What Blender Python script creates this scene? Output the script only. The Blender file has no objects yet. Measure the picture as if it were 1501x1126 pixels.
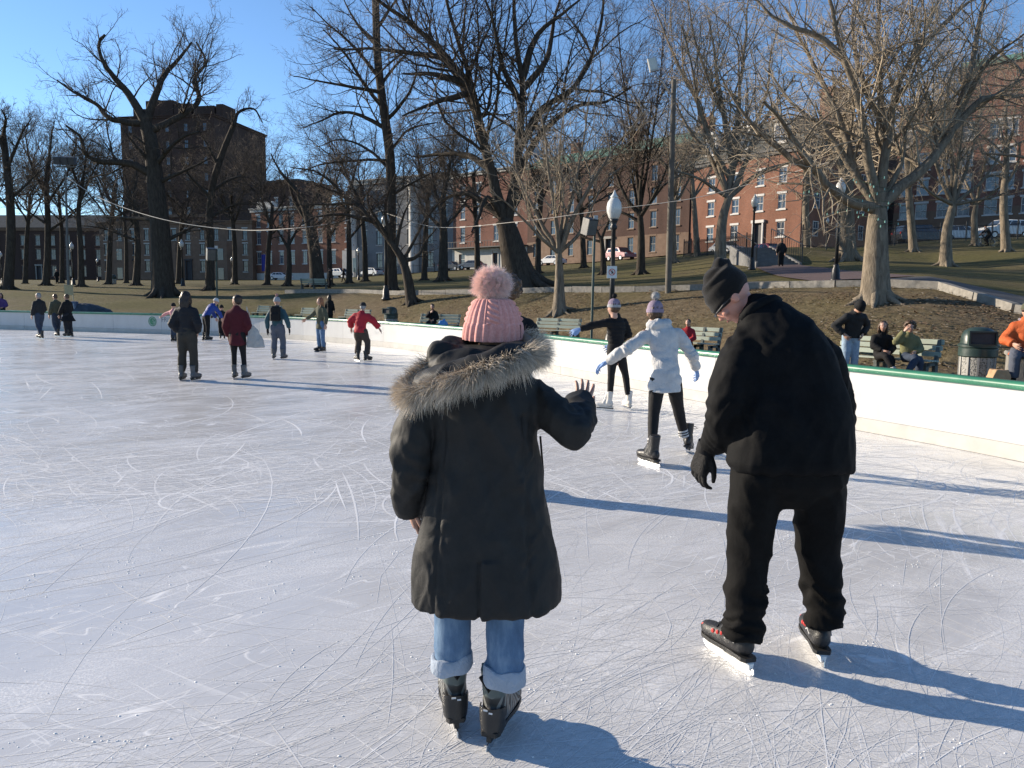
import bpy, math, random
import numpy as np
from mathutils import Vector, Matrix, noise

# ------------------------------------------------------------------ camera
FPX, PW, PH, EYE = 1120.0, 1501.0, 1126.0, 1.65
PITCH, ROLL = 6.52, 0.6
SUN_AZ, SUN_EL = 67.0, 17.0          # degrees left of the view axis, above the horizon
scene = bpy.context.scene
col = scene.collection
cam_d = bpy.data.cameras.new('camera')
cam = bpy.data.objects.new('camera', cam_d)
col.objects.link(cam)
cam.rotation_mode = 'QUATERNION'
RM = Matrix.Rotation(math.radians(90-PITCH), 3, 'X') @ Matrix.Rotation(math.radians(ROLL), 3, 'Z')
cam.location = (0, 0, EYE)
cam.rotation_quaternion = RM.to_quaternion()
cam_d.sensor_width = 36.0
cam_d.lens = FPX/PW*36.0
cam_d.clip_end = 5000
cam_d.clip_start = 0.05
scene.camera = cam
# ------------------------------------------------------------------ sky, sun, exposure
world = bpy.data.worlds.new('World')
scene.world = world
world.use_nodes = True
wn = world.node_tree.nodes
wl = world.node_tree.links
sky = wn.new('ShaderNodeTexSky')
sky.sky_type = 'NISHITA'
sky.sun_disc = False
sky.sun_elevation = math.radians(SUN_EL)
sky.sun_rotation = math.radians(360-SUN_AZ)
sky.altitude = 0
sky.air_density = 0.85
sky.dust_density = 0.0
sky.ozone_density = 4.0
bg = wn['Background']
bg.inputs[1].default_value = 0.118
wl.new(sky.outputs[0], bg.inputs[0])
sun_d = bpy.data.lights.new('sun', 'SUN')
sun_d.energy = 5.0
sun_d.angle = math.radians(0.5)
sun_d.color = (1.0, 0.87, 0.70)
sun = bpy.data.objects.new('sun', sun_d)
col.objects.link(sun)
to_sun = Vector((-math.sin(math.radians(SUN_AZ))*math.cos(math.radians(SUN_EL)),
                 math.cos(math.radians(SUN_AZ))*math.cos(math.radians(SUN_EL)), math.sin(math.radians(SUN_EL))))
sun.rotation_euler = to_sun.to_track_quat('Z', 'Y').to_euler()
sun.location = to_sun*200
scene.view_settings.view_transform = 'Standard'
scene.view_settings.look = 'None'
scene.view_settings.exposure = 0.8
scene.view_settings.gamma = 1.0
scene.cycles.max_bounces = 6
scene.cycles.diffuse_bounces = 2
scene.cycles.glossy_bounces = 3
scene.cycles.transparent_max_bounces = 16

# ------------------------------------------------------------------ measuring helpers
def ray(px, py):
    return RM @ Vector(((px-PW/2)/FPX, (PH/2-py)/FPX, -1.0))
def J(px, py, Y):
    d = ray(px, py)
    return Vector((0, 0, EYE)) + d*(Y/d.y)
def G(px, py, z=0.0):
    d = ray(px, py)
    return Vector((0, 0, EYE)) + d*((z-EYE)/d.z)
def XY(px, Y):
    p = J(px, 435, Y)
    return p.x, Y
rng = random.Random(7)
nr = np.random.default_rng(11)

# ------------------------------------------------------------------ mesh helpers
def new_obj(name, me, mats=None, parent=None):
    o = bpy.data.objects.new(name, me)
    col.objects.link(o)
    if mats is not None and me is not None:
        for m in (mats if isinstance(mats, (list, tuple)) else [mats]):
            me.materials.append(m)
    if parent is not None:
        o.parent = parent
    return o
def tag(o, label, cat=None, group=None, kind=None):
    if label: o['label'] = label
    if cat: o['category'] = cat
    if group: o['group'] = group
    if kind: o['kind'] = kind
    return o
def empty(name, loc, label=None, cat=None, group=None, rz=0.0):
    o = bpy.data.objects.new(name, None)
    o.empty_display_size = 0.1
    col.objects.link(o)
    o.location = loc
    o.rotation_euler = (0, 0, rz)
    tag(o, label, cat, group)
    return o
def smooth(me, on=True):
    me.polygons.foreach_set('use_smooth', [on]*len(me.polygons))
def np_mesh(name, V, F, sm=True):
    """V (n,3) array, F (m,3|4) int array -> mesh"""
    me = bpy.data.meshes.new(name)
    V = np.ascontiguousarray(V, dtype=np.float32); F = np.ascontiguousarray(F, dtype=np.int32)
    k = F.shape[1]
    me.vertices.add(len(V)); me.vertices.foreach_set('co', V.ravel())
    me.loops.add(F.size); me.loops.foreach_set('vertex_index', F.ravel())
    me.polygons.add(len(F))
    me.polygons.foreach_set('loop_start', np.arange(0, F.size, k, dtype=np.int32))
    me.update(calc_edges=True)
    if sm: me.polygons.foreach_set('use_smooth', np.ones(len(F), dtype=bool))
    return me
def frame_of(d):
    d = d.normalized()
    a = Vector((0, 0, 1)) if abs(d.z) < 0.9 else Vector((1, 0, 0))
    u = d.cross(a).normalized(); v = d.cross(u).normalized()
    return u, v
class MB:
    """collects simple closed shapes into one mesh"""
    def __init__(self): self.v = []; self.f = []; self.mi = []; self.cur = 0
    def add(self, vs, fs):
        n = len(self.v)
        self.v += [tuple(p) for p in vs]
        self.f += [tuple(i+n for i in f) for f in fs]
        self.mi += [self.cur]*len(fs)
        return self
    def box(self, c, s, rz=0.0, M=None):
        x, y, z = s[0]/2, s[1]/2, s[2]/2
        m = M if M is not None else Matrix.Rotation(rz, 3, 'Z')
        P = [Vector(c) + m @ Vector((a*x, b*y, d*z)) for d in (-1, 1) for a, b in ((-1, -1), (1, -1), (1, 1), (-1, 1))]
        return self.add(P, [(3, 2, 1, 0), (4, 5, 6, 7), (0, 1, 5, 4), (1, 2, 6, 5), (2, 3, 7, 6), (3, 0, 4, 7)])
    def cbox(self, c, s, b=0.01, rz=0.0):
        """box with chamfered vertical edges and top"""
        x, y, z = s[0]/2, s[1]/2, s[2]/2
        m = Matrix.Rotation(rz, 3, 'Z')
        def ring(ix, zz):
            X, Y = x-ix, y-ix
            q = [(-X+b, -Y), (X-b, -Y), (X, -Y+b), (X, Y-b), (X-b, Y), (-X+b, Y), (-X, Y-b), (-X, -Y+b)]
            return [Vector(c) + m @ Vector((a, d, zz)) for a, d in q]
        R_ = [ring(0, -z), ring(0, z-b), ring(b, z)]
        return self.loft(R_)
    def loft(self, rings, cap=True):
        n = len(rings[0]); V = []; Fc = []
        for r in rings: V += list(r)
        for i in range(len(rings)-1):
            for k in range(n):
                a, b_ = i*n+k, i*n+(k+1) % n
                Fc.append((a, b_, b_+n, a+n))
        if cap:
            Fc.append(tuple(range(n-1, -1, -1))); Fc.append(tuple((len(rings)-1)*n+k for k in range(n)))
        return self.add(V, Fc)
    def tube(self, pts, rad, n=8, cap=True):
        pts = [Vector(p) for p in pts]
        if not isinstance(rad, (list, tuple)): rad = [rad]*len(pts)
        d0 = pts[1]-pts[0]; u, v = frame_of(d0); R_ = []
        for i, p in enumerate(pts):
            d = (pts[min(i+1, len(pts)-1)]-pts[max(i-1, 0)]).normalized()
            u = (u-d*u.dot(d)).normalized(); v = d.cross(u)
            R_.append([p+(u*math.cos(t)+v*math.sin(t))*rad[i] for t in [2*math.pi*k/n for k in range(n)]])
        return self.loft(R_, cap)
    def lathe(self, prof, c=(0, 0, 0), n=16):
        c = Vector(c)
        R_ = [[c+Vector((r*math.cos(2*math.pi*k/n), r*math.sin(2*math.pi*k/n), z)) for k in range(n)] for r, z in prof]
        return self.loft(R_)
    def ball(self, c, r, n=12, m=8, M=None):
        c = Vector(c); r = Vector(r) if hasattr(r, '__len__') else Vector((r, r, r)); R_ = []
        for i in range(m+1):
            ph = math.pi*min(max(i/m, 0.02), 0.98)
            ring = []
            for k in range(n):
                t = 2*math.pi*k/n
                q = Vector((math.sin(ph)*math.cos(t)*r.x, math.sin(ph)*math.sin(t)*r.y, -math.cos(ph)*r.z))
                if M is not None: q = M @ q
                ring.append(c+q)
            R_.append(ring)
        return self.loft(R_)
    def mesh(self, name, sm=False):
        me = bpy.data.meshes.new(name)
        me.from_pydata(self.v, [], self.f)
        if any(self.mi): me.polygons.foreach_set('material_index', self.mi)
        if sm: smooth(me)
        me.update()
        return me
    def build(self, name, mats, parent=None, sm=False, origin=None):
        if origin is not None:
            o3 = Vector(origin); self.v = [tuple(Vector(p)-o3) for p in self.v]
        return new_obj(name, self.mesh(name, sm), mats, parent)
def auto_smooth(o, ang=40):
    me = o.data
    smooth(me)
    me.set_sharp_from_angle(angle=math.radians(ang))
    return o
def catmull(P, n=6, closed=False):
    P = [Vector(p) for p in P]; out = []
    m = len(P); rngi = range(m if closed else m-1)
    for i in rngi:
        p1, p2 = P[i], P[(i+1) % m]
        p0 = P[i-1] if (i > 0 or closed) else p1*2-p2
        p3 = P[(i+2) % m] if (i+2 < m or closed) else p2*2-p1
        for k in range(n):
            t = k/n
            out.append(0.5*((2*p1)+(p2-p0)*t+(2*p0-5*p1+4*p2-p3)*t*t+(3*p1-p0-3*p2+p3)*t**3))
    if not closed: out.append(P[-1])
    return out
def remesh(mb, voxel, sm=4, name='m', factor=0.5):
    """closed overlapping shapes -> one continuous surface; returns (V, F) arrays"""
    me = mb.mesh('tmp') if isinstance(mb, MB) else mb
    o = bpy.data.objects.new('tmp', me); col.objects.link(o)
    md = o.modifiers.new('r', 'REMESH'); md.mode = 'VOXEL'; md.voxel_size = voxel
    if sm:
        s = o.modifiers.new('s', 'SMOOTH'); s.iterations = sm; s.factor = factor
    dg = bpy.context.evaluated_depsgraph_get()
    ev = o.evaluated_get(dg)
    m2 = bpy.data.meshes.new_from_object(ev)
    bpy.data.objects.remove(o); bpy.data.meshes.remove(me)
    V = np.empty(len(m2.vertices)*3, dtype=np.float32); m2.vertices.foreach_get('co', V)
    N = np.empty(len(m2.vertices)*3, dtype=np.float32); m2.vertices.foreach_get('normal', N)
    tot = np.empty(len(m2.polygons), dtype=np.int32); m2.polygons.foreach_get('loop_total', tot)
    L = np.empty(len(m2.loops), dtype=np.int32); m2.loops.foreach_get('vertex_index', L)
    bpy.data.meshes.remove(m2)
    if (tot == 4).all():
        Fq = L.reshape(-1, 4)
    else:
        st = np.concatenate([[0], np.cumsum(tot)[:-1]]); q = []
        for s0, t0 in zip(st, tot):
            f = L[s0:s0+t0]; q.append([f[0], f[1], f[2], f[3] if t0 == 4 else f[2]])
        Fq = np.array(q)
    return V.reshape(-1, 3), N.reshape(-1, 3), Fq
def vnoise(V, sc, seed=0.0):
    off = Vector((seed*13.7, seed*7.1, seed*3.3))
    if not hasattr(sc, '__len__'): sc = (sc, sc, sc)
    return np.array([noise.noise(Vector((p[0]*sc[0], p[1]*sc[1], p[2]*sc[2]))+off) for p in V.tolist()])

# ------------------------------------------------------------------ materials
MATS = {}
class NT:
    def __init__(self, m):
        m.use_nodes = True
        self.t = m.node_tree; self.n = self.t.nodes; self.l = self.t.links
        self.b = self.n['Principled BSDF']; self.out = self.n['Material Output']
    def N(self, typ, **kw):
        q = self.n.new('ShaderNode'+typ)
        for k, v in kw.items():
            if k.startswith('i_'):
                key = k[2:]
                q.inputs[int(key) if key.isdigit() else key].default_value = v
            else: setattr(q, k, v)
        return q
    def L(self, a, b): self.l.new(a, b); return self
    def math(self, op, a, b=None, clamp=False):
        q = self.N('Math', operation=op); q.use_clamp = clamp
        for i, x in enumerate((a, b)):
            if x is None: continue
            if isinstance(x, (int, float)): q.inputs[i].default_value = x
            else: self.L(x, q.inputs[i])
        return q.outputs[0]
    def ramp(self, fac, stops, interp='LINEAR'):
        q = self.N('ValToRGB'); e = q.color_ramp.elements; q.color_ramp.interpolation = interp
        while len(e) < len(stops): e.new(0.5)
        for s, (p, c) in zip(e, stops):
            s.position = p; s.color = (c[0], c[1], c[2], 1) if hasattr(c, '__len__') else (c, c, c, 1)
        self.L(fac, q.inputs[0]); return q.outputs[0]
    def mix(self, fac, a, b, typ='MIX'):
        q = self.N('Mix', data_type='RGBA', blend_type=typ)
        for s, x in ((0, fac), (6, a), (7, b)):
            if isinstance(x, (int, float)): q.inputs[s].default_value = x
            elif hasattr(x, '__len__'): q.inputs[s].default_value = (x[0], x[1], x[2], 1)
            else: self.L(x, q.inputs[s])
        return q.outputs[2]
    def coord(self, sc=(1, 1, 1), rot=(0, 0, 0), out='Object', loc=(0, 0, 0)):
        t = self.N('TexCoord'); src = t.outputs[out]
        if any(rot):                       # turn first, then stretch
            mr = self.N('Mapping'); mr.inputs['Rotation'].default_value = rot
            self.L(src, mr.inputs[0]); src = mr.outputs[0]
        mp = self.N('Mapping')
        mp.inputs['Scale'].default_value = sc; mp.inputs['Location'].default_value = loc
        self.L(src, mp.inputs[0]); return mp.outputs[0]
    def noise(self, vec, scale, detail=4, rough=0.6, dist=0.0):
        q = self.N('TexNoise'); q.inputs['Scale'].default_value = scale; q.inputs['Detail'].default_value = detail
        q.inputs['Roughness'].default_value = rough; q.inputs['Distortion'].default_value = dist
        if vec is not None: self.L(vec, q.inputs['Vector'])
        return q.outputs['Fac']
    def bump(self, h, strength=0.3, dist=0.02, prev=None):
        q = self.N('Bump'); q.inputs['Strength'].default_value = strength; q.inputs['Distance'].default_value = dist
        self.L(h, q.inputs['Height'])
        if prev is not None: self.L(prev, q.inputs['Normal'])
        return q.outputs[0]
    def set(self, **kw):
        for k, v in kw.items():
            key = {'base': 'Base Color', 'rough': 'Roughness', 'metal': 'Metallic', 'spec': 'Specular IOR Level', 'normal': 'Normal',
                   'coat': 'Coat Weight', 'sheen': 'Sheen Weight', 'trans': 'Transmission Weight', 'alpha': 'Alpha',
                   'emit': 'Emission Color', 'estr': 'Emission Strength', 'sss': 'Subsurface Weight'}[k]
            s = self.b.inputs[key]
            if isinstance(v, (int, float)): s.default_value = v
            elif hasattr(v, '__len__'): s.default_value = (v[0], v[1], v[2], 1)
            else: self.L(v, s)
        return self
def mat(name, base=(0.5, 0.5, 0.5), rough=0.7, var=0.15, scale=6.0, bump=0.0, bscale=40.0, metal=0.0, spec=0.4, sheen=0.0, bdist=0.01):
    if name in MATS: return MATS[name]
    m = bpy.data.materials.new(name); t = NT(m)
    c = t.coord()
    n = t.noise(c, scale, 5, 0.62)
    lo = tuple(x*(1-var) for x in base); hi = tuple(min(1, x*(1+var)) for x in base)
    t.set(base=t.ramp(n, [(0.3, lo), (0.7, hi)]), metal=metal, spec=spec)
    n2 = t.noise(c, scale*2.3, 3)
    t.set(rough=t.ramp(n2, [(0.3, max(0, rough-0.08)), (0.7, min(1, rough+0.08))]))
    if bump: t.set(normal=t.bump(t.noise(c, bscale, 4, 0.6), bump, bdist))
    if sheen: t.set(sheen=sheen)
    MATS[name] = m
    return m
def fabric(name, base, rough=0.8, wr=0.35, wscale=9.0, weave=0.12, sheen=0.0, spec=0.25, var=0.12, weave_scale=700.0):
    """cloth: broad creases, fine weave, slight fading"""
    if name in MATS: return MATS[name]
    m = bpy.data.materials.new(name); t = NT(m)
    c = t.coord()
    lo = tuple(x*(1-var) for x in base); hi = tuple(min(1, x*(1+var)+0.004) for x in base)
    t.set(base=t.ramp(t.noise(c, 14, 6, 0.7), [(0.3, lo), (0.72, hi)]), rough=rough, spec=spec, sheen=sheen)
    w = t.noise(t.coord(sc=(1, 1, 0.7)), wscale, 3, 0.55, 1.2)
    rid = t.math('ABSOLUTE', t.math('SUBTRACT', w, 0.5))
    b = t.bump(rid, wr, 0.05)
    if weave: b = t.bump(t.noise(c, weave_scale, 1), weave, 0.002, b)
    t.set(normal=b)
    MATS[name] = m
    return m
# ------------------------------------------------------------------ ground heights: knots along sight lines
TCOL = [(-2200, 40, (75, 430), (110, 428), (150, 425)), (-300, 40, (75, 416), (100, 413), (150, 410)), (0, 40, (72, 418), (100, 415), (150, 410)),
        (250, 44, (70, 420), (95, 417), (150, 411)), (440, 46, (56, 428), (90, 417), (147, 411)),
        (640, 36, (45, 431), (80, 412), (122, 398)), (820, 30, (38, 427), (65, 405), (110, 388)),
        (1040, 22, (33, 424), (50, 395), (80, 368)), (1140, 19.5, (30, 421), (47, 391), (56, 363)),
        (1250, 17.5, (27.5, 420), (50, 382), (62, 362)), (1360, 16, (26.5, 418), (50, 385), (64, 352)),
        (1501, 15, (22, 460), (40, 398), (66, 344)), (1900, 14, (18, 500), (40, 390), (66, 325)), (4000, 12, (18, 480), (30, 400), (66, 250))]
_tx, _tk = [], []
for px, toe, a, b, s in TCOL:
    _tx.append(math.atan2(ray(px, 435).x, ray(px, 435).y))
    zs = [J(px, q[1], q[0]).z for q in (a, b, s)]
    _tk.append([toe, 0.0, a[0], zs[0], b[0], zs[1], s[0], zs[2]])
_tx = np.array(_tx); _tk = np.array(_tk)
def smoothmax0(a): return a
def ground(x, y, bumps=True):
    if y <= 1.0: return 0.0
    th = math.atan2(x, y)
    k = [np.interp(th, _tx, _tk[:, i]) for i in range(8)]
    Y = [k[0], k[2], k[4], k[6]]; Z = [0.0, k[3], k[5], k[7]]
    if y <= Y[0]: return 0.0
    if y >= Y[3]: return float(Z[3])
    z = float(np.interp(y, Y, Z))
    # ease the toe and the top of the bank
    for j, w in ((0, 2.2), (1, 3.0)):
        d = y-Y[j]
        if abs(d) < w and j == 0: z = Z[1]*(d*d/(2*w))/(Y[1]-Y[0])*1.0 if d < w and d > 0 and d/(2*w)*1.0 < 0.5 else z
    if bumps: z += 0.06*noise.noise(Vector((x*0.25, y*0.25, 0)))*min(1, (y-Y[0])/6.0)
    return z
def gp(px, Y, dz=0.0):
    x, y = XY(px, Y)
    return Vector((x, y, ground(x, y)+dz))
# ------------------------------------------------------------------ rink outline
RAIL_Z = 0.80
base_px = [(1501, 678), (1400, 658), (1240, 628), (1120, 606), (1000, 584), (805, 546), (720, 531), (640, 519), (560, 508.5), (440, 498), (330, 492.5), (200, 488.5), (100, 485.5), (0, 482.5)]
vis = [G(a, b) for a, b in base_px]
ctrl = [Vector((7.15, 1.0, 0)), Vector((6.7, 3.6, 0)), Vector((6.0, 6.05, 0))] + vis + [Vector((-27.5, 34.6, 0)), Vector((-33, 33.0, 0)), Vector((-37, 28, 0)), Vector((-38, 18, 0)), Vector((-34, 4, 0)),
        Vector((-22, -10, 0)), Vector((-8, -14, 0)), Vector((3, -11, 0)), Vector((6.5, -5, 0))]
outline = catmull(ctrl, 10, closed=True)
nb = (len(vis)+5)*10            # the stretch of boards the photograph shows
RP = np.array([(p.x, p.y) for p in outline])
def in_rink(x, y, P=RP):
    x1, y1 = P[:, 0], P[:, 1]; x2, y2 = np.roll(x1, -1), np.roll(y1, -1)
    c = ((y1 > y) != (y2 > y)) & (x < (x2-x1)*(y-y1)/(y2-y1+1e-12)+x1)
    return bool(c.sum() % 2)
# ice sheet (a fan of strips so that it is one clean sheet)
def build_ice():
    m = bpy.data.materials.new('rink_ice'); t = NT(m)
    c = t.coord()
    def lines(rot, sc, scale, eps, dist, seed):
        v = t.coord(sc=sc, rot=(0, 0, rot), loc=(seed*3.1, seed*1.7, 0))
        n = t.noise(v, scale, 1, 0.45, dist)
        a = t.math('ABSOLUTE', t.math('SUBTRACT', n, 0.5))
        q = t.N('MapRange'); q.inputs[1].default_value = 0; q.inputs[2].default_value = eps; q.inputs[3].default_value = 1; q.inputs[4].default_value = 0
        t.L(a, q.inputs[0])
        return q.outputs[0]
    ls = None
    for a in [(-0.6, (0.2, 2.6, 1), 3.0, 0.012, 0.4, 1), (-1.1, (0.25, 2.3, 1), 2.6, 0.010, 0.5, 4), (0.5, (0.25, 2.4, 1), 2.9, 0.009, 0.5, 5)]:
        q = lines(*a)
        ls = q if ls is None else t.math('MAXIMUM', ls, q)
    msk = t.ramp(t.noise(c, 0.9, 3, 0.6), [(0.40, 0), (0.62, 1)])
    ls = t.math('MULTIPLY', ls, msk)
    # fine powder in cloudy patches, soft scrape marks in three skating directions
    cloud = t.ramp(t.noise(t.coord(sc=(0.55, 1.3, 1), rot=(0, 0, -0.6)), 1.0, 6, 0.72, 0.4), [(0.42, 0), (0.68, 1)])
    speck = t.ramp(t.noise(c, 75, 3, 0.8), [(0.47, 0), (0.60, 1)])
    grainy = t.math('ADD', t.math('MULTIPLY', speck, 0.75), 0.25)
    powder = t.math('MULTIPLY', cloud, t.math('MULTIPLY', grainy, 0.8))
    smear = None
    for rot, scl, lo in ((-0.62, 2.1, 0.575), (-1.2, 1.7, 0.60), (0.4, 1.9, 0.61)):
        q = t.ramp(t.noise(t.coord(sc=(0.28, 3.4, 1), rot=(0, 0, rot), loc=(rot*7, 3, 0)), scl, 4, 0.62, 0.5), [(lo, 0), (lo+0.13, 1)])
        smear = q if smear is None else t.math('MAXIMUM', smear, q)
    smear = t.math('MULTIPLY', smear, t.math('MULTIPLY', grainy, 0.95))
    frost = t.math('MAXIMUM', t.math('MULTIPLY', ls, 0.7), t.math('MAXIMUM', powder, smear), clamp=True)
    body = t.ramp(t.noise(c, 0.35, 4, 0.6), [(0.3, (0.55, 0.54, 0.525)), (0.7, (0.66, 0.645, 0.62))])
    base = t.mix(frost, body, (0.97, 0.96, 0.94))
    t.set(base=base, spec=0.5, rough=t.ramp(frost, [(0, 0.16), (0.5, 0.5), (1, 0.75)]))
    h = t.math('ADD', t.math('MULTIPLY', frost, 0.6), t.math('MULTIPLY', t.noise(c, 9, 3, 0.6), 0.5))
    t.set(normal=t.bump(h, 0.14, 0.012))
    cx, cy = -10.0, 12.0
    n = len(outline); rings = 12
    V = [(cx, cy, 0)]; Fc = []
    for r in range(1, rings+1):
        for p in outline: V.append((cx+(p.x-cx)*r/rings, cy+(p.y-cy)*r/rings, 0))
    for k in range(n): Fc.append((0, 1+k, 1+(k+1) % n))
    for r in range(rings-1):
        for k in range(n):
            a, b = 1+r*n+k, 1+r*n+(k+1) % n
            Fc.append((a, a+n, b+n, b))
    me = bpy.data.meshes.new('ice'); me.from_pydata(V, [], Fc); smooth(me)
    o = new_obj('ice', me, m); tag(o, 'pale grey skating rink ice covered in white blade marks', kind='structure')
    return o
ice = build_ice()
# blade cuts: long thin arcs of scraped snow lying on the ice
def snow_mat(name, c):
    m = bpy.data.materials.new(name); t = NT(m)
    a = t.N('Attribute'); a.attribute_name = 'fade'; 
    nz = t.ramp(t.noise(t.coord(), 40, 2, 0.7), [(0.3, 0.35), (0.6, 1.0)])
    t.set(base=t.mix(t.math('MULTIPLY', a.outputs['Fac'], nz), (0.69, 0.68, 0.66), c), rough=0.6, spec=0.4)
    return m
def blade_marks(count, ymin, ymax, wlo, whi, seed, amax=0.8):
    r = np.random.default_rng(seed); V = []; Fc = []; A = []; base = 0; n_seg = 9
    made = 0
    while made < count:
        Y = ymin*(ymax/ymin)**r.random() if ymin > 0 else r.uniform(ymin, ymax)
        X = r.uniform(-0.75, 0.75)*Y*1.02
        if not in_rink(X, Y) or noise.noise(Vector((X*0.35, Y*0.22, seed))) < r.uniform(-0.55, 0.35): continue
        flow = math.radians(32+18*r.standard_normal()) if (r.random() < 0.6 and X < 0.3*Y) else r.uniform(0, math.pi)
        if r.random() < 0.5: flow += math.pi
        ln = min(0.35+r.exponential(0.8), 5.0)*(0.6+0.05*Y); k = r.normal(0, 0.35)/(0.6+0.1*Y)
        if r.random() < 0.12: k *= 4; ln *= 0.6
        w = wlo+(whi-wlo)*r.random()**3.5; al = amax*(0.18+0.82*r.random()**2.2); z = 0.0006+0.0008*r.random()
        p = np.array([X, Y]); th = flow; ds = ln/n_seg; pts = []
        for i in range(n_seg+1):
            pts.append(p.copy()); p = p+ds*np.array([math.cos(th), math.sin(th)]); th += k*ds
        pts = np.array(pts)
        if not in_rink(*pts[-1]) or not in_rink(*pts[n_seg//2]): continue
        d = np.gradient(pts, axis=0); d /= np.linalg.norm(d, axis=1)[:, None]+1e-9
        nn = np.stack([-d[:, 1], d[:, 0]], 1)
        s = np.linspace(0, 1, n_seg+1); ww = w*(0.45+0.55*np.sin(math.pi*s**0.7))
        l = pts+nn*ww[:, None]/2; q = pts-nn*ww[:, None]/2
        V.append(np.concatenate([np.column_stack([l, np.full(n_seg+1, z)]), np.column_stack([q, np.full(n_seg+1, z)])]))
        f = al*np.clip(np.sin(math.pi*s**0.8)*1.6, 0, 1)
        A.append(np.concatenate([f, f]))
        i = np.arange(n_seg)
        Fc.append(base+np.stack([i, i+n_seg+1, i+n_seg+2, i+1], 1)); base += 2*(n_seg+1)
        made += 1
    me = np_mesh('blade_marks', np.concatenate(V), np.concatenate(Fc))
    at = me.attributes.new('fade', 'FLOAT', 'POINT'); at.data.foreach_set('value', np.concatenate(A).astype(np.float32))
    return me
SNOW = snow_mat('scraped_snow', (0.98, 0.97, 0.95))
bm_ = blade_marks(3300, 1.5, 9, 0.0014, 0.006, 3)
new_obj('blade_marks', bm_, SNOW, ice)['kind'] = 'stuff'
bm_ = blade_marks(5600, 6, 33, 0.005, 0.022, 5, 0.9)
new_obj('blade_marks', bm_, SNOW, ice)['kind'] = 'stuff'
def crumbs():
    r = np.random.default_rng(21); P = []; S = []
    while len(P) < 10000:
        Y = 1.5*(14/1.5)**r.random(); X = r.uniform(-0.75, 0.75)*Y
        if not in_rink(X, Y): continue
        k = int(r.integers(8, 60)) if r.random() < 0.35 else 1
        th = r.uniform(0, 6.28); L_ = r.uniform(0.02, 0.4)
        for _ in range(k):
            a = r.normal(0, L_); b = r.normal(0, 0.02)
            x, y = X+a*math.cos(th)-b*math.sin(th), Y+a*math.sin(th)+b*math.cos(th)
            if in_rink(x, y): P.append((x, y)); S.append(0.0008+0.0026*r.random()**5)
    P = np.array(P); S = np.array(S)*(1+0.1*P[:, 1])
    o = np.array([(1, 0, 0), (0, 1, 0), (-1, 0, 0), (0, -1, 0), (0, 0, 0.8), (0, 0, -0.5)])
    f = np.array([(0, 1, 4), (1, 2, 4), (2, 3, 4), (3, 0, 4), (1, 0, 5), (2, 1, 5), (3, 2, 5), (0, 3, 5)])
    jit = 1+0.5*r.standard_normal((len(P), 6, 1)).clip(-1, 1)
    V = np.column_stack([P, S*0.3])[:, None, :]+o[None]*jit*S[:, None, None]*np.array([1.3, 1.0, 0.7])
    Fc = (f[None]+6*np.arange(len(P))[:, None, None]).reshape(-1, 3)
    me = np_mesh('snow_crumbs', V.reshape(-1, 3), Fc, False)
    q = new_obj('snow_crumbs', me, mat('snow_grain', (0.95, 0.95, 0.94), 0.8, 0.04), ice); q['kind'] = 'stuff'
crumbs()
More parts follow.
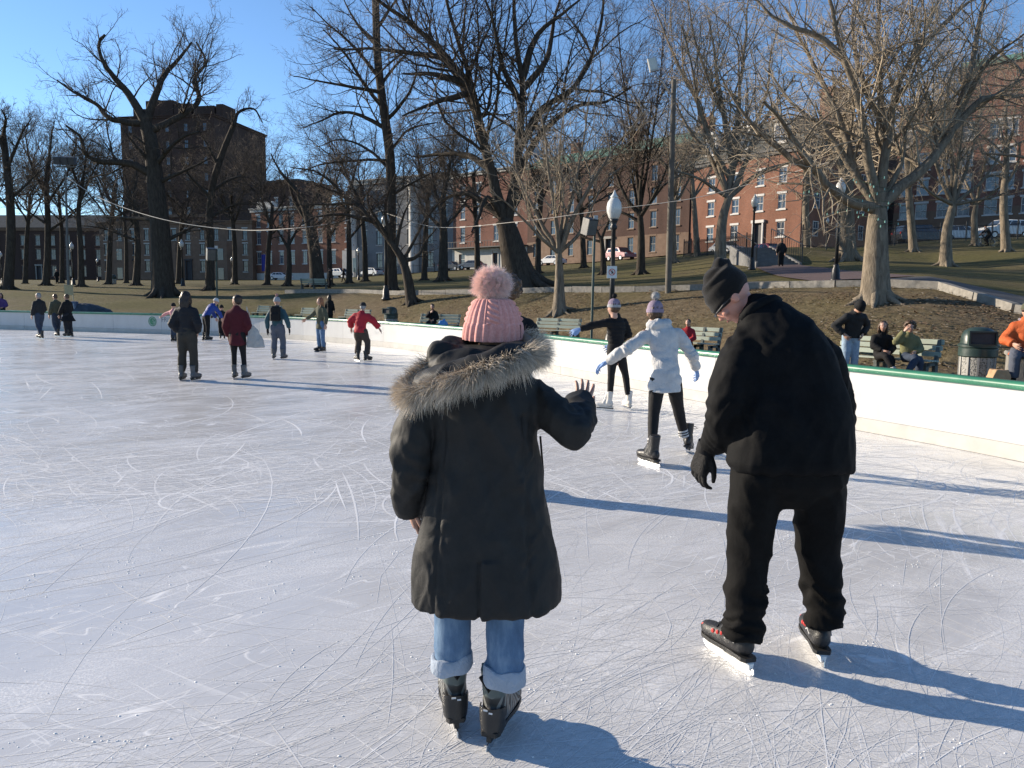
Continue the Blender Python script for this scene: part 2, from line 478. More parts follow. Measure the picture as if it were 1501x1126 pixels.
# ------------------------------------------------------------------ boards
def build_boards():
    root = empty('rink_boards', outline[22], 'white plastic boards with green top rail curving round the rink', 'rink boards')
    mp = bpy.data.materials.new('white_board'); t = NT(mp)
    sc = t.ramp(t.noise(t.coord(sc=(1, 1, 0.35)), 2.2, 6, 0.7), [(0.35, (0.54, 0.54, 0.53)), (0.7, (0.475, 0.47, 0.455))])
    scuff = t.ramp(t.noise(t.coord(sc=(2.2, 2.2, 5)), 5.0, 6, 0.8), [(0.585, 0), (0.65, 1)])
    t.set(base=t.mix(t.math('MULTIPLY', scuff, 0.40), sc, (0.35, 0.36, 0.38)), rough=0.42, spec=0.45)
    mk = mat('kick_plate', (0.45, 0.435, 0.40), 0.5, 0.12, 3)
    mr = mat('green_rail', (0.035, 0.17, 0.10), 0.32, 0.15, 3, spec=0.5)
    mj = mat('joint_dark', (0.06, 0.06, 0.07), 0.8)
    P = [Vector((p.x, p.y)) for p in outline[:nb]]
    s = [0.0]
    for a, b in zip(P, P[1:]): s.append(s[-1]+(b-a).length)
    s = np.array(s); xs = np.array([p.x for p in P]); ys = np.array([p.y for p in P])
    def at(q): return Vector((np.interp(q, s, xs), np.interp(q, s, ys)))
    def nrm(q):
        d = (at(min(q+0.05, s[-1]))-at(max(q-0.05, 0))).normalized()
        return Vector((d.y, -d.x))                 # away from the ice
    def strip(q0, q1, prof, n):
        R_ = []
        for i in range(n+1):
            q = q0+(q1-q0)*i/n; c = at(q); u = nrm(q)
            R_.append([Vector((c.x+u.x*d, c.y+u.y*d, z))-root.location for d, z in prof])
        return R_
    # find the joints that show at measured pixels, spacing about 2.44 m
    pos = [0.0]; step = 2.44; jt = []
    q = float(s[np.argmin([(p-Vector((G(1240, 628).x, G(1240, 628).y))).length for p in P])])
    joints = sorted([q+step*k for k in range(-4, 20) if 0.3 < q+step*k < s[-1]-0.3])
    edges = [0.0]+joints+[s[-1]]
    for a, b in zip(edges, edges[1:]):
        g = 0.004; n = max(2, int((b-a)/0.35))
        m = MB(); m.loft(strip(a+g, b-g, [(0.0, 0.175), (0.0, RAIL_Z-0.055), (0.03, RAIL_Z-0.055), (0.03, 0.175)], n)); auto_smooth(m.build('panel', mp, root), 30)
        m = MB(); m.loft(strip(a+g, b-g, [(-0.006, 0.004), (-0.006, 0.165), (0.0, 0.172), (0.028, 0.172), (0.028, 0.004)], n)); auto_smooth(m.build('kick_plate', mk, root), 30)
    m = MB(); m.loft(strip(0.02, s[-1]-0.02, [(0.034, 0.0), (0.034, RAIL_Z-0.06), (0.06, RAIL_Z-0.06), (0.06, 0.0)], 140)); m.build('backing', mj, root)
    for k in range(0, 6):     # long rail pieces
        a, b = s[-1]*k/6, s[-1]*(k+1)/6
        pr = [(-0.03, RAIL_Z-0.054), (-0.045, RAIL_Z-0.03), (-0.04, RAIL_Z+0.01), (-0.015, RAIL_Z+0.03), (0.085, RAIL_Z+0.03), (0.11, RAIL_Z+0.01), (0.115, RAIL_Z-0.03), (0.10, RAIL_Z-0.054)]
        m = MB(); m.loft(strip(a+0.002, b-0.002, pr, 30)); o = m.build('top_rail', mr, root); auto_smooth(o, 50)
    # bolts seen on the panels
    return root, at, nrm, s
boards, b_at, b_nrm, b_s = build_boards()
def board_print(text, px, zc, size, color, name, emblem=False):
    """flat print applied to the ice side of the boards"""
    q = float(b_s[np.argmin([abs(ray(px, 480).x/ray(px, 480).y - p[0]/p[1]) if i > 20 else 9 for i, p in enumerate(RP[:len(b_s)])])])
    c = b_at(q); u = b_nrm(q); d = Vector((-u.y, u.x, 0)); d = d if d.x > 0 else -d
    if emblem:
        m = MB()
        def disc(r0, r1, zoff, n=28):
            for k in range(n):
                a, b = 2*math.pi*k/n, 2*math.pi*(k+1)/n
                m.add([Vector((r*math.cos(t), r*math.sin(t), zoff)) for r, t in ((r0, a), (r1, a), (r1, b), (r0, b))], [(0, 1, 2, 3)])
        disc(0.80*size, size, 0); disc(0.0, 0.70*size, 0)
        me = m.mesh(name); mats_ = color
    else:
        cu = bpy.data.curves.new('t', 'FONT'); cu.body = text; cu.size = size; cu.align_x = 'LEFT'; cu.align_y = 'CENTER'
        o = bpy.data.objects.new('t', cu); col.objects.link(o)
        me = bpy.data.meshes.new_from_object(o.evaluated_get(bpy.context.evaluated_depsgraph_get()))
        bpy.data.objects.remove(o); me.name = name; mats_ = color
    M = Matrix((d, Vector((0, 0, 1)), Vector((-u.x, -u.y, 0)))).transposed().to_4x4()
    M.translation = Vector((c.x-u.x*0.004, c.y-u.y*0.004, zc))-boards.location
    me.materials.clear(); me.transform(M)
    return new_obj(name, me, mats_, boards)
GRN = mat('print_green', (0.06, 0.22, 0.12), 0.5); GRY = mat('print_grey', (0.16, 0.17, 0.18), 0.5); PALE = mat('print_pale', (0.52, 0.52, 0.50), 0.5)
board_print('', 228, 0.50, 0.20, GRN, 'printed_emblem', True)
board_print('S', 225.4, 0.50, 0.24, mat('white_board_ink', (0.8, 0.8, 0.79), 0.5), 'printed_emblem_letter')
board_print('FRIE', 234, 0.57, 0.27, GRY, 'printed_lettering')
board_print('The', 507, 0.50, 0.20, PALE, 'printed_lettering')
board_print('Boston', 549, 0.44, 0.16, PALE, 'printed_lettering')

# ------------------------------------------------------------------ ground sheet
def build_ground():
    th = list(np.radians(np.concatenate([np.arange(-180, -45, 5), np.arange(-45, 45, 0.45), np.arange(45, 181, 5)])))
    rr = [0.0]+list(np.concatenate([np.linspace(2, 14, 7), np.linspace(14.5, 60, 92), 60*(1.035**np.arange(1, 30)), [220, 300, 450, 700, 1100, 1800, 3000]]))
    V = []; n = len(rr)
    for t_ in th:
        for r_ in rr:
            x, y = r_*math.sin(t_), r_*math.cos(t_)
            # distances are measured along the view axis, so stretch the rays within the view
            if abs(t_) < 0.8: x, y = r_*math.tan(t_), r_
            z = ground(x, y)
            V.append((x, y, (-0.03 if z == 0.0 else z) if z < 0.02 else z))
    Fc = []
    for i in range(len(th)-1):
        for k in range(n-1):
            a = i*n+k; Fc.append((a, a+1, a+n+1, a+n))
    m = bpy.data.materials.new('park_ground'); t = NT(m)
    c = t.coord()
    at = t.N('Attribute'); at.attribute_name = 'lawn'
    big = t.noise(c, 0.16, 5, 0.6); fine = t.noise(c, 3.5, 6, 0.75); vf = t.noise(t.coord(sc=(1, 1, 1)), 22, 3, 0.8)
    f2 = t.math('ADD', t.math('MULTIPLY', fine, 0.6), t.math('MULTIPLY', vf, 0.4))
    dirt = t.ramp(f2, [(0.32, (0.065, 0.048, 0.030)), (0.5, (0.15, 0.115, 0.070)), (0.66, (0.27, 0.215, 0.135))])
    grass = t.ramp(f2, [(0.32, (0.050, 0.050, 0.020)), (0.5, (0.115, 0.105, 0.042)), (0.68, (0.21, 0.175, 0.082))])
    fac = t.math('ADD', t.math('SUBTRACT', at.outputs['Fac'], 0.5), t.math('MULTIPLY', t.math('SUBTRACT', big, 0.5), 2.2))
    fac = t.math('ADD', fac, 0.5, clamp=True)
    t.set(base=t.mix(fac, dirt, grass), rough=0.95, spec=0.1, normal=t.bump(f2, 0.9, 0.08))
    me = bpy.data.meshes.new('ground'); me.from_pydata(V, [], Fc); smooth(me)
    lawn = []
    for x, y, z in V:
        if y < 5: lawn.append(0.6); continue
        t_ = math.atan2(x, y); kerb = np.interp(t_, _tx, _tk[:, 2]); toe = np.interp(t_, _tx, _tk[:, 0])
        if x < -0.25*y: lawn.append(0.75)
        else: lawn.append(float(np.clip(0.12+0.75*(y-kerb+1)/3.0, 0.12, 0.8)))
    a = me.attributes.new('lawn', 'FLOAT', 'POINT'); a.data.foreach_set('value', np.array(lawn, dtype=np.float32))
    o = new_obj('ground', me, m); tag(o, 'brown bank and dull winter lawn of the park', kind='structure')
    return o
ground_o = build_ground()
def ribbon(name, L_, R_, m, dz, label, n=4):
    """surface strip between two ground lines, draped on the ground"""
    V = []; Fc = []; L2 = catmull([Vector((p[0], p[1], 0)) for p in L_], n); R2 = catmull([Vector((p[0], p[1], 0)) for p in R_], n); w = 5
    for a, b in zip(L2, R2):
        for k in range(w):
            q = a.lerp(b, k/(w-1)); V.append((q.x, q.y, ground(q.x, q.y)+dz))
    for i in range(len(L2)-1):
        for k in range(w-1): a = i*w+k; Fc.append((a, a+1, a+w+1, a+w))
    me = bpy.data.meshes.new(name); me.from_pydata(V, [], Fc); smooth(me)
    o = new_obj(name, me, m); tag(o, label, kind='structure'); return o
asph = mat('path_asphalt', (0.075, 0.075, 0.077), 0.9, 0.25, 1.2, 0.3, 60)
brk = bpy.data.materials.new('path_brick'); _t = NT(brk)
_b = _t.N('TexBrick'); _b.inputs['Scale'].default_value = 2.2; _b.inputs['Color1'].default_value = (0.13, 0.075, 0.066, 1); _b.inputs['Color2'].default_value = (0.095, 0.058, 0.054, 1); _b.inputs['Mortar'].default_value = (0.12, 0.10, 0.09, 1)
_t.L(_t.coord(), _b.inputs['Vector']); _t.set(base=_b.outputs['Color'], rough=0.85)
KERB = [(420, 56.8), (500, 53), (620, 46), (720, 42), (840, 37.6), (940, 35), (1040, 33), (1140, 30), (1250, 27.7), (1340, 26.7), (1375, 25.9), (1420, 24.3), (1470, 22.8), (1501, 22.0), (1600, 20.6), (1750, 19.2)]
kp = [XY(a, b) for a, b in KERB]
ribbon('path', kp, [XY(a, b+(2.6 if a < 1300 else 4.5)) for a, b in KERB], asph, 0.05, 'grey asphalt path behind the stone kerb above the bank')
ribbon('brick_path', [XY(1105, 47.5), XY(1118, 42), XY(1150, 35), XY(1200, 31)], [XY(1168, 47.5), XY(1200, 42), XY(1265, 36), XY(1345, 31.5)], brk, 0.06, 'red brick path climbing to the stone steps')
ST = [(-500, 150), (0, 150), (250, 150), (440, 147), (560, 133), (640, 122), (820, 110), (1040, 81), (1140, 70), (1250, 66), (1360, 66), (1501, 67), (1900, 67), (2600, 66)]
ribbon('road', [XY(a, b) for a, b in ST], [XY(a, b+10) for a, b in ST], mat('road_asphalt', (0.06, 0.06, 0.062), 0.85, 0.2, 0.6), 0.07, 'street running past the buildings above the park')
# granite kerb, stone by stone
kroot = empty('path_kerb', (kp[8][0], kp[8][1], ground(*kp[8])), 'pale granite kerb along the top of the bank', 'kerb')
gran = mat('granite', (0.23, 0.215, 0.19), 0.85, 0.25, 7, 0.3, 30)
KL = catmull([Vector((p[0], p[1], 0)) for p in kp], 12)
acc = []; ds = 0.0; start = KL[0]
for a, b in zip(KL, KL[1:]):
    ds += (b-a).length
    if ds > 1.75:
        mid = (start+b)/2; dv = b-start; L_ = dv.length; ang = math.atan2(dv.y, dv.x)
        z0, z1 = ground(start.x, start.y, False), ground(b.x, b.y, False)
        M_ = Matrix.Rotation(ang, 3, 'Z') @ Matrix.Rotation(-math.atan2(z1-z0, L_), 3, 'Y') @ Matrix.Rotation(rng.uniform(-.03, .03), 3, 'X')
        mb = MB(); mb.box(Vector((mid.x, mid.y-0.1, (z0+z1)/2+0.03+rng.uniform(-.015, .015)))-kroot.location, (L_-0.025, 0.24, 0.38), M=M_)
        mb.build('kerb_stone', gran, kroot)
        start = b; ds = 0.0
# fallen leaves on the bank: uncountable litter
def litter():
    r = np.random.default_rng(4); V = []; n = 0
    while n < 14000:
        px = r.uniform(560, 1560); th = math.atan2(ray(px, 435).x, ray(px, 435).y)
        toe = np.interp(th, _tx, _tk[:, 0]); ke = np.interp(th, _tx, _tk[:, 2])
        Y = r.uniform(toe-1.5, ke+1.0); X, _ = XY(px, Y)
        if in_rink(X, Y) or noise.noise(Vector((X*.5, Y*.5, 3))) < r.uniform(-0.5, 0.4): continue
        z = ground(X, Y); s = r.uniform(0.03, 0.075); a = r.uniform(0, 6.28); t1, t2 = r.normal(0, .35, 2)
        for q in (0, 1.57, 3.14, 4.71):
            x, y = s*math.cos(a+q)*(1 if q in (0, 3.14) else .6), s*math.sin(a+q)*(1 if q in (0, 3.14) else .6)
            V.append((X+x, Y+y, max(z, 0)+0.03+abs(t1*x+t2*y)))
        n += 1
    me = np_mesh('leaf_litter', np.array(V), np.arange(len(V)).reshape(-1, 4), False)
    m = bpy.data.materials.new('dead_leaf'); t = NT(m)
    g = t.N('NewGeometry'); t.set(base=t.ramp(g.outputs['Random Per Island'], [(0, (0.09, 0.05, 0.028)), (0.5, (0.19, 0.12, 0.065)), (0.85, (0.30, 0.22, 0.13)), (1, (0.42, 0.36, 0.26))]), rough=0.8)
    o = new_obj('leaf_litter', me, m); tag(o, 'dead brown leaves strewn over the bank', 'leaves', kind='stuff')
litter()
# ------------------------------------------------------------------ trees
def bark(name, c1, c2):
    m = bpy.data.materials.new(name); t = NT(m)
    v = t.coord(sc=(1, 1, 0.22))
    n = t.noise(v, 9, 5, 0.7, 0.6); b = t.noise(t.coord(), 0.9, 3)
    t.set(base=t.mix(t.math('MULTIPLY', b, 0.6), t.ramp(n, [(0.35, c1), (0.65, c2)]), tuple(x*0.8 for x in c2)), rough=0.92, spec=0.15, normal=t.bump(n, 0.9, 0.06))
    return m
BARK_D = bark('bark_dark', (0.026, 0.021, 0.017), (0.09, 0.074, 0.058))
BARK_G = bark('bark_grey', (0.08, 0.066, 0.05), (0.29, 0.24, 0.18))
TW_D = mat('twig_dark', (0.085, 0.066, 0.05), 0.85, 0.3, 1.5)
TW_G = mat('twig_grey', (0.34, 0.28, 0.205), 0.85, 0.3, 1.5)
def tubes(paths, nside):
    """paths: list of (pts (k,3), rad (k,)) -> V, F ; batched over equal k"""
    byk = {}
    for p, r in paths: byk.setdefault(np.asarray(p).shape[-2], []).append((np.asarray(p), np.asarray(r)))
    Vs, Fs, base = [], [], 0
    for k, L_ in byk.items():
        P = np.concatenate([a.reshape(-1, k, 3) for a, _ in L_]); R_ = np.concatenate([b.reshape(-1, k) for _, b in L_]); B = len(P)
        D = np.gradient(P, axis=1); D /= np.linalg.norm(D, axis=2, keepdims=True)+1e-9
        ax = P[:, -1]-P[:, 0]; ref = np.where((np.abs(ax[:, 2:3]) < 0.85*np.linalg.norm(ax, axis=1, keepdims=True)), np.array([[0, 0, 1.0]]), np.array([[1.0, 0.2, 0]]))
        U = np.cross(D, ref[:, None, :]); U /= np.linalg.norm(U, axis=2, keepdims=True)+1e-9
        W_ = np.cross(D, U)
        t_ = 2*math.pi*np.arange(nside)/nside
        V = P[:, :, None, :]+R_[:, :, None, None]*(U[:, :, None, :]*np.cos(t_)[None, None, :, None]+W_[:, :, None, :]*np.sin(t_)[None, None, :, None])
        idx = np.arange(k*nside).reshape(k, nside); nx = np.roll(idx, -1, axis=1)
        q = np.stack([idx[:-1], nx[:-1], nx[1:], idx[1:]], -1).reshape(-1, 4)
        Fs.append((q[None]+(base+np.arange(B)*k*nside)[:, None, None]).reshape(-1, 4))
        Vs.append(V.reshape(-1, 3)); base += B*k*nside
    return np.concatenate(Vs), np.concatenate(Fs)
def twigs(groups):
    """groups: list of (P (B,k,3), R (B,k)) -> three-sided tapering twigs that end in a point (triangles)"""
    Vs, Fs, base = [], [], 0
    for P, R_ in groups:
        B, k = P.shape[:2]
        D = np.gradient(P, axis=1); D /= np.linalg.norm(D, axis=2, keepdims=True)+1e-9
        ref = np.where(np.abs(D[:, :1, 2:3]) < 0.85, np.array([[[0, 0, 1.0]]]), np.array([[[1.0, 0.2, 0]]]))
        U = np.cross(D, np.broadcast_to(ref, D.shape)); U /= np.linalg.norm(U, axis=2, keepdims=True)+1e-9; W_ = np.cross(D, U)
        t_ = 2*math.pi*np.arange(3)/3; n = k-1
        V = P[:, :n, None, :]+R_[:, :n, None, None]*(U[:, :n, None, :]*np.cos(t_)[None, None, :, None]+W_[:, :n, None, :]*np.sin(t_)[None, None, :, None])
        V = np.concatenate([V.reshape(B, n*3, 3), P[:, -1:]], 1); m = n*3+1; f = []
        for i in range(n-1):
            for q in range(3):
                a, b_ = i*3+q, i*3+(q+1) % 3; f += [(a, b_, b_+3), (a, b_+3, a+3)]
        for q in range(3): f.append(((n-1)*3+q, (n-1)*3+(q+1) % 3, n*3))
        Fs.append((np.array(f)[None]+(base+np.arange(B)*m)[:, None, None]).reshape(-1, 3)); Vs.append(V.reshape(-1, 3)); base += B*m
    return np.concatenate(Vs), np.concatenate(Fs)
class TreeGen:
    def __init__(self, seed, up=0.25, droop=0.0, wig=0.22, rmin=0.006, dens=1.0, split=(0.6, 1.1)):
        self.r = np.random.default_rng(seed); self.thick = []; self.mid = []; self.thin = []
        self.up, self.droop, self.wig, self.rmin, self.dens, self.split = up, droop, wig, rmin, dens, split
        self.ends = []; self.seeds = []; self.thinb = []
    def path(self, p0, d0, L_, r0, r1, n, up):
        r = self.r; P = [np.array(p0)]; d = np.array(d0)/np.linalg.norm(d0); ds = L_/n
        for i in range(n):
            d = d+r.normal(0, self.wig, 3)*0.6+np.array([0, 0, up])*0.25; d /= np.linalg.norm(d)
            P.append(P[-1]+d*ds)
        return np.array(P), np.linspace(r0, r1, n+1)
    def kids(self, P, R_, lvl, L_par, t0=0.15, num=None, lmul=1.0, maxlvl=4):
        r = self.r
        seg = np.linalg.norm(np.diff(P, axis=0), axis=1); s = np.concatenate([[0], np.cumsum(seg)]); tot = s[-1]
        n = num if num is not None else max(2, int(self.dens*{1: 3.0+tot*0.9, 2: 2.5+tot*1.7, 3: 2.0+tot*3.2, 4: 2+tot*4}[lvl]))
        n = min(n, {1: 16, 2: 13, 3: 9, 4: 6}[lvl])
        for i in range(n):
            t = t0+(1-t0)*((i+r.uniform(0.1, 0.9))/n)
            q = t*tot; k = min(np.searchsorted(s, q)-1, len(seg)-1); k = max(k, 0); f = (q-s[k])/(seg[k]+1e-9)
            p = P[k]*(1-f)+P[k+1]*f; d = (P[k+1]-P[k])/(seg[k]+1e-9); rad = R_[k]*(1-f)+R_[k+1]*f
            u = np.cross(d, r.normal(0, 1, 3)); u /= np.linalg.norm(u)+1e-9
            a = r.uniform(*self.split)
            nd = d*math.cos(a)+u*math.sin(a); nd[2] += self.up*(0.5 if lvl > 2 else 1.0)-self.droop*(lvl-1)*0.4
            L_ = lmul*L_par*{1: 0.52, 2: 0.48, 3: 0.46, 4: 0.5}[lvl]*(1.15-0.6*t)*r.uniform(0.65, 1.25)
            r0 = min(rad*0.55, 0.007*L_+0.002+0.19*rad); r0 = max(r0, self.rmin)
            npt = {1: 7, 2: 5, 3: 4, 4: 3}[lvl]
            pp, rr = self.path(p, nd, L_, r0, max(r0*0.3, self.rmin*0.55), npt, self.up*0.6-self.droop*lvl*0.5)
            pp = np.concatenate([pp[:1], pp[:1]*.9+pp[1:2]*.1, pp[:1]*.75+pp[1:2]*.25, pp[1:]]); rr = np.concatenate([rr[:1], rr[:1], rr[:1], rr[1:]])
            self.mid.append((pp, rr))
            if maxlvl > 1: self.seeds.append((pp, rr, L_, maxlvl))
    def batch(self):
        """levels 2.. grown for all level-1 branches at once"""
        r = self.r
        if not self.seeds: return
        k0 = len(self.seeds[0][0])
        P = np.array([q[0] for q in self.seeds if len(q[0]) == k0]); R_ = np.array([q[1] for q in self.seeds if len(q[0]) == k0])
        Lp = np.array([q[2] for q in self.seeds if len(q[0]) == k0]); mx = np.array([q[3] for q in self.seeds if len(q[0]) == k0])
        for lvl in (2, 3, 4):
            keep = mx >= lvl
            P, R_, Lp, mx = P[keep], R_[keep], Lp[keep], mx[keep]
            if not len(P): break
            n = np.clip((self.dens*({2: 2.6, 3: 2.6, 4: 2.2}[lvl]+Lp*{2: 1.4, 3: 1.7, 4: 1.1}[lvl])).astype(int), 2, {2: 10, 3: 6, 4: 4}[lvl])
            idx = np.repeat(np.arange(len(P)), n); B = len(idx)
            t = 0.15+0.85*r.random(B); K = P.shape[1]-1
            q = t*K; k = np.minimum(q.astype(int), K-1); f = (q-k)[:, None]
            A0, A1 = P[idx, k], P[idx, k+1]
            p = A0*(1-f)+A1*f; d = A1-A0; d /= np.linalg.norm(d, axis=1)[:, None]+1e-9
            rad = R_[idx, k]*(1-f[:, 0])+R_[idx, k+1]*f[:, 0]
            u = np.cross(d, r.normal(0, 1, (B, 3))); u /= np.linalg.norm(u, axis=1)[:, None]+1e-9
            a = r.uniform(self.split[0], self.split[1], B)[:, None]
            nd = d*np.cos(a)+u*np.sin(a); nd[:, 2] += self.up*(0.5 if lvl > 2 else 1.0)-self.droop*(lvl-1)*0.4
            L2 = Lp[idx]*{2: 0.60, 3: 0.60, 4: 0.68}[lvl]*(1.15-0.6*t)*r.uniform(0.6, 1.3, B)
            r0 = np.maximum(np.minimum(rad*0.6, 0.0065*L2+0.002+0.22*rad), self.rmin*{2: 1.0, 3: 0.8, 4: 0.6}[lvl])
            m = {2: 4, 3: 2, 4: 1}[lvl]
            pts = [p]; dd = nd/np.linalg.norm(nd, axis=1)[:, None]; ds = (L2/m)[:, None]; upv = self.up*0.6-self.droop*lvl*0.5
            for _ in range(m):
                dd = dd+r.normal(0, self.wig*0.6, (B, 3)); dd[:, 2] += upv*0.25; dd /= np.linalg.norm(dd, axis=1)[:, None]
                pts.append(pts[-1]+dd*ds)
            P2 = np.stack(pts, 1); R2 = r0[:, None]*np.linspace(1.1, 0.35, m+1)[None]
            self.thinb.append((P2, R2))
            P, R_, Lp, mx = P2, R2, L2, mx[idx]
        self.ends = P2[:, -1]
    def limb(self, pts, r0, r1, maxlvl=4, t0=0.2, num=None, Lref=None, sub=5, kids=True):
        C = np.array(catmull(pts, sub)); n = len(C)
        seg = np.linalg.norm(np.diff(C, axis=0), axis=1); s = np.concatenate([[0], np.cumsum(seg)])/seg.sum()
        jt = self.r.normal(0, 0.05*r0+0.01, (n-2, 3)); jt[1:] = (jt[1:]+jt[:-1])*.6; C[1:-1] += jt
        R_ = r0*(1-s)**1.15+r1*s
        self.thick.append((C, R_))
        if kids: self.kids(C, R_, 1, Lref or seg.sum(), t0, num, 1.0, maxlvl)
        return C, R_
def finish_tree(tg, name, label, base, bark_m, twig_m, group=None, extra=None):
    root = empty(name, base, label, 'tree', group)
    b = np.array(base)
    tg.batch()
    # limbs and branches are welded to the wood they spring from, so the trunk is one piece
    VV, FF, n0 = [], [], 0
    for i, pth in enumerate(tg.thick):
        V, Fq = tubes([pth], 8)
        if i:
            A_ = np.concatenate(VV); k = int(np.argmin(((A_-pth[0][0])**2).sum(1))); k2 = k+1 if k % 8 < 7 else k-7
            FF.append(np.array([[n0, n0+1, k2, k]]))
        VV.append(V); FF.append(Fq+n0); n0 += len(V)
    T_ = np.concatenate(VV); nt = len(T_)
    for pth in tg.mid:
        V, Fq = tubes([pth], 4); k = int(np.argmin(((T_-pth[0][0])**2).sum(1))); k2 = k+1 if k % 8 < 7 else k-7
        FF.append(np.array([[n0, n0+1, k2, k]])); VV.append(V); FF.append(Fq+n0); n0 += len(V)
    new_obj('trunk', np_mesh('trunk', np.concatenate(VV)-b, np.concatenate(FF)), bark_m, root)
    V, Fq = twigs(tg.thinb); new_obj('crown', np_mesh('crown', V-b, Fq), twig_m, root)
    return root
NTREE = 0
def tree_px(name, label, base, Y, trunk, limbs, r0, seed, bark_m=None, twig_m=None, maxlvl=4, depth=3.0, auto=0, flare=1.25, group=None, **kw):
    """trunk: [(px,py),...] from the ground up; limbs: [[(px,py),...], ...]; widths in metres; each limb gets its own spread in depth"""
    tg = TreeGen(seed, **kw); r = tg.r
    x, y = XY(base, Y); z = ground(x, y)
    B = Vector((x, y, z-0.15))
    T = [B]+[J(a, b, Y) for a, b in trunk]
    H_ = T[-1].z-B.z
    C = np.array(catmull(T, 5)); n = len(C); s = np.linspace(0, 1, n)
    R_ = r0*(1-0.42*s)*(1+(flare-1)*np.exp(-np.linspace(0, H_, n)/(0.9*r0+0.25)))
    tg.thick.append((C, R_))
    if len(trunk) > 2: tg.kids(C, R_, 1, H_*0.8, 0.45, max(2, int(3*tg.dens)), 0.7, maxlvl-1)
    # buttress roots
    for k in range(6):
        a = k*1.05+r.uniform(-.3, .3); q = [np.array(B)+np.array([math.cos(a)*r0*0.55, math.sin(a)*r0*0.55, 0.15+r0*1.1])]
        for dd in (1.25, 1.9, 2.5):
            X_, Y_ = B.x+math.cos(a)*r0*dd*flare*.8, B.y+math.sin(a)*r0*dd*flare*.8
            q.append(np.array([X_, Y_, ground(X_, Y_, True)+r0*(0.32 if dd < 1.5 else 0.05 if dd < 2 else -0.12)]))
        q = np.array(q); q = np.concatenate([q[:1], q[:1]*.8+q[1:2]*.2, q[:1]*.6+q[1:2]*.4, q[:1]*.3+q[1:2]*.7, q[1:]])
        tg.thick.append((q, np.array([0.36, 0.35, 0.33, 0.30, 0.28, 0.17, 0.07])*r0))
    for i, L_ in enumerate(limbs):
        rr, pts = (L_[0], L_[1:]) if not hasattr(L_[0], '__len__') else (None, L_)
        dz = r.uniform(-1, 1)*depth*(-1 if i % 2 else 1)
        Pp = []
        # start on the trunk's axis at the nearest height
        st = J(pts[0][0], pts[0][1], Y)
        k = int(np.argmin(np.linalg.norm(C-np.array(st), axis=1))); far = np.linalg.norm(C[k]-np.array(st)) > 1.2*r0+0.6
        if far:                                    # springs from an earlier limb
            A_ = np.concatenate([q[0] for q in tg.thick[:1]+tg.thick[7:]]); e_ = np.hypot(A_[:, 0]-st.x, A_[:, 2]-st.z); kk = int(np.argmin(e_))
            Pp.append(Vector(A_[kk])); y0 = A_[kk][1]-Y
        else: Pp.append(Vector(C[k])); y0 = 0.0
        m = len(pts)
        for j, (a, b) in enumerate(pts):
            if j == 0: continue
            Pp.append(J(a, b, Y+y0+dz*(j/(m-1))**1.2))
        if len(Pp) < 2: continue
        lr = (rr*r0 if rr else r0*0.45)*0.84
        tg.limb(Pp, lr, max(lr*0.22, 0.02), maxlvl=maxlvl, sub=5)
    for i in range(auto):
        k = int(n*r.uniform(0.5, 0.98)); a = 2*math.pi*(i+r.uniform(0, .6))/auto
        L_ = H_*r.uniform(0.55, 1.0); d = np.array([math.cos(a), math.sin(a)*0.9, r.uniform(0.45, 1.4)])
        pp, q = tg.path(C[min(k, n-1)], d, L_, R_[min(k, n-1)]*0.5, 0.025, 8, 0.3)
        tg.thick.append((pp, q)); tg.kids(pp, q, 1, L_, 0.2, None, 1.0, maxlvl)
    return finish_tree(tg, name, label, (B.x, B.y, z), bark_m or BARK_D, twig_m or TW_D, group), tg

GT = 'bare trees of the park'
# big gnarled tree on the left lawn
tree_px('bare_tree', 'huge gnarled bare tree with cut limb stubs left of the dark brick tower', 240, 60,
        [(235, 340), (228, 270), (222, 215), (214, 182)],
        [[0.55, (214, 182), (192, 143), (166, 112), (149, 86), (146, 62), (156, 48)],
         [0.42, (210, 185), (178, 178), (158, 172), (142, 154), (112, 138), (84, 118)],
         [0.55, (216, 178), (228, 140), (243, 108), (264, 84), (281, 62)],
         [0.45, (222, 190), (262, 172), (292, 146), (284, 118), (301, 92), (288, 62)],
         [0.30, (238, 118), (240, 100)], [0.25, (287, 128), (284, 98)],
         [0.50, (228, 262), (190, 240), (152, 238), (126, 227), (119, 202), (96, 184)],
         [0.30, (230, 270), (272, 250), (308, 232)], [0.3, (232, 240), (262, 205), (300, 190)],
         [0.25, (230, 250), (200, 215), (180, 190)], [0.3, (236, 330), (200, 320), (150, 318)], [0.25, (240, 350), (290, 330), (330, 325)]],
        0.80, 1, depth=3.5, group=GT, dens=1.0, rmin=0.012)
tree_px('bare_tree', 'tall bare tree at the left edge of the lawn with a straight dark trunk', 12, 66, [(16, 350), (14, 280), (8, 230), (5, 198)],
        [[0.5, (8, 230), (-10, 180), (-30, 150)], [0.5, (10, 250), (30, 200), (45, 175)], [0.4, (14, 290), (50, 260), (70, 240)], [0.5, (5, 200), (8, 175), (2, 160)], [0.4, (15, 300), (-20, 270), (-50, 240)]], 0.42, 2, group=GT, rmin=0.011, dens=1.3)
tree_px('bare_tree', 'spreading bare tree next to the tall floodlight pole', 68, 72, [(70, 370), (70, 320), (68, 270), (72, 230)],
        [[0.6, (70, 290), (45, 240), (38, 200), (42, 180)], [0.6, (70, 250), (75, 205), (80, 178)], [0.5, (70, 300), (100, 250), (112, 215), (108, 190)], [0.5, (70, 330), (30, 300), (20, 270)], [0.5, (70, 340), (110, 310), (140, 285)]], 0.33, 3, group=GT, rmin=0.012, dens=1.15)
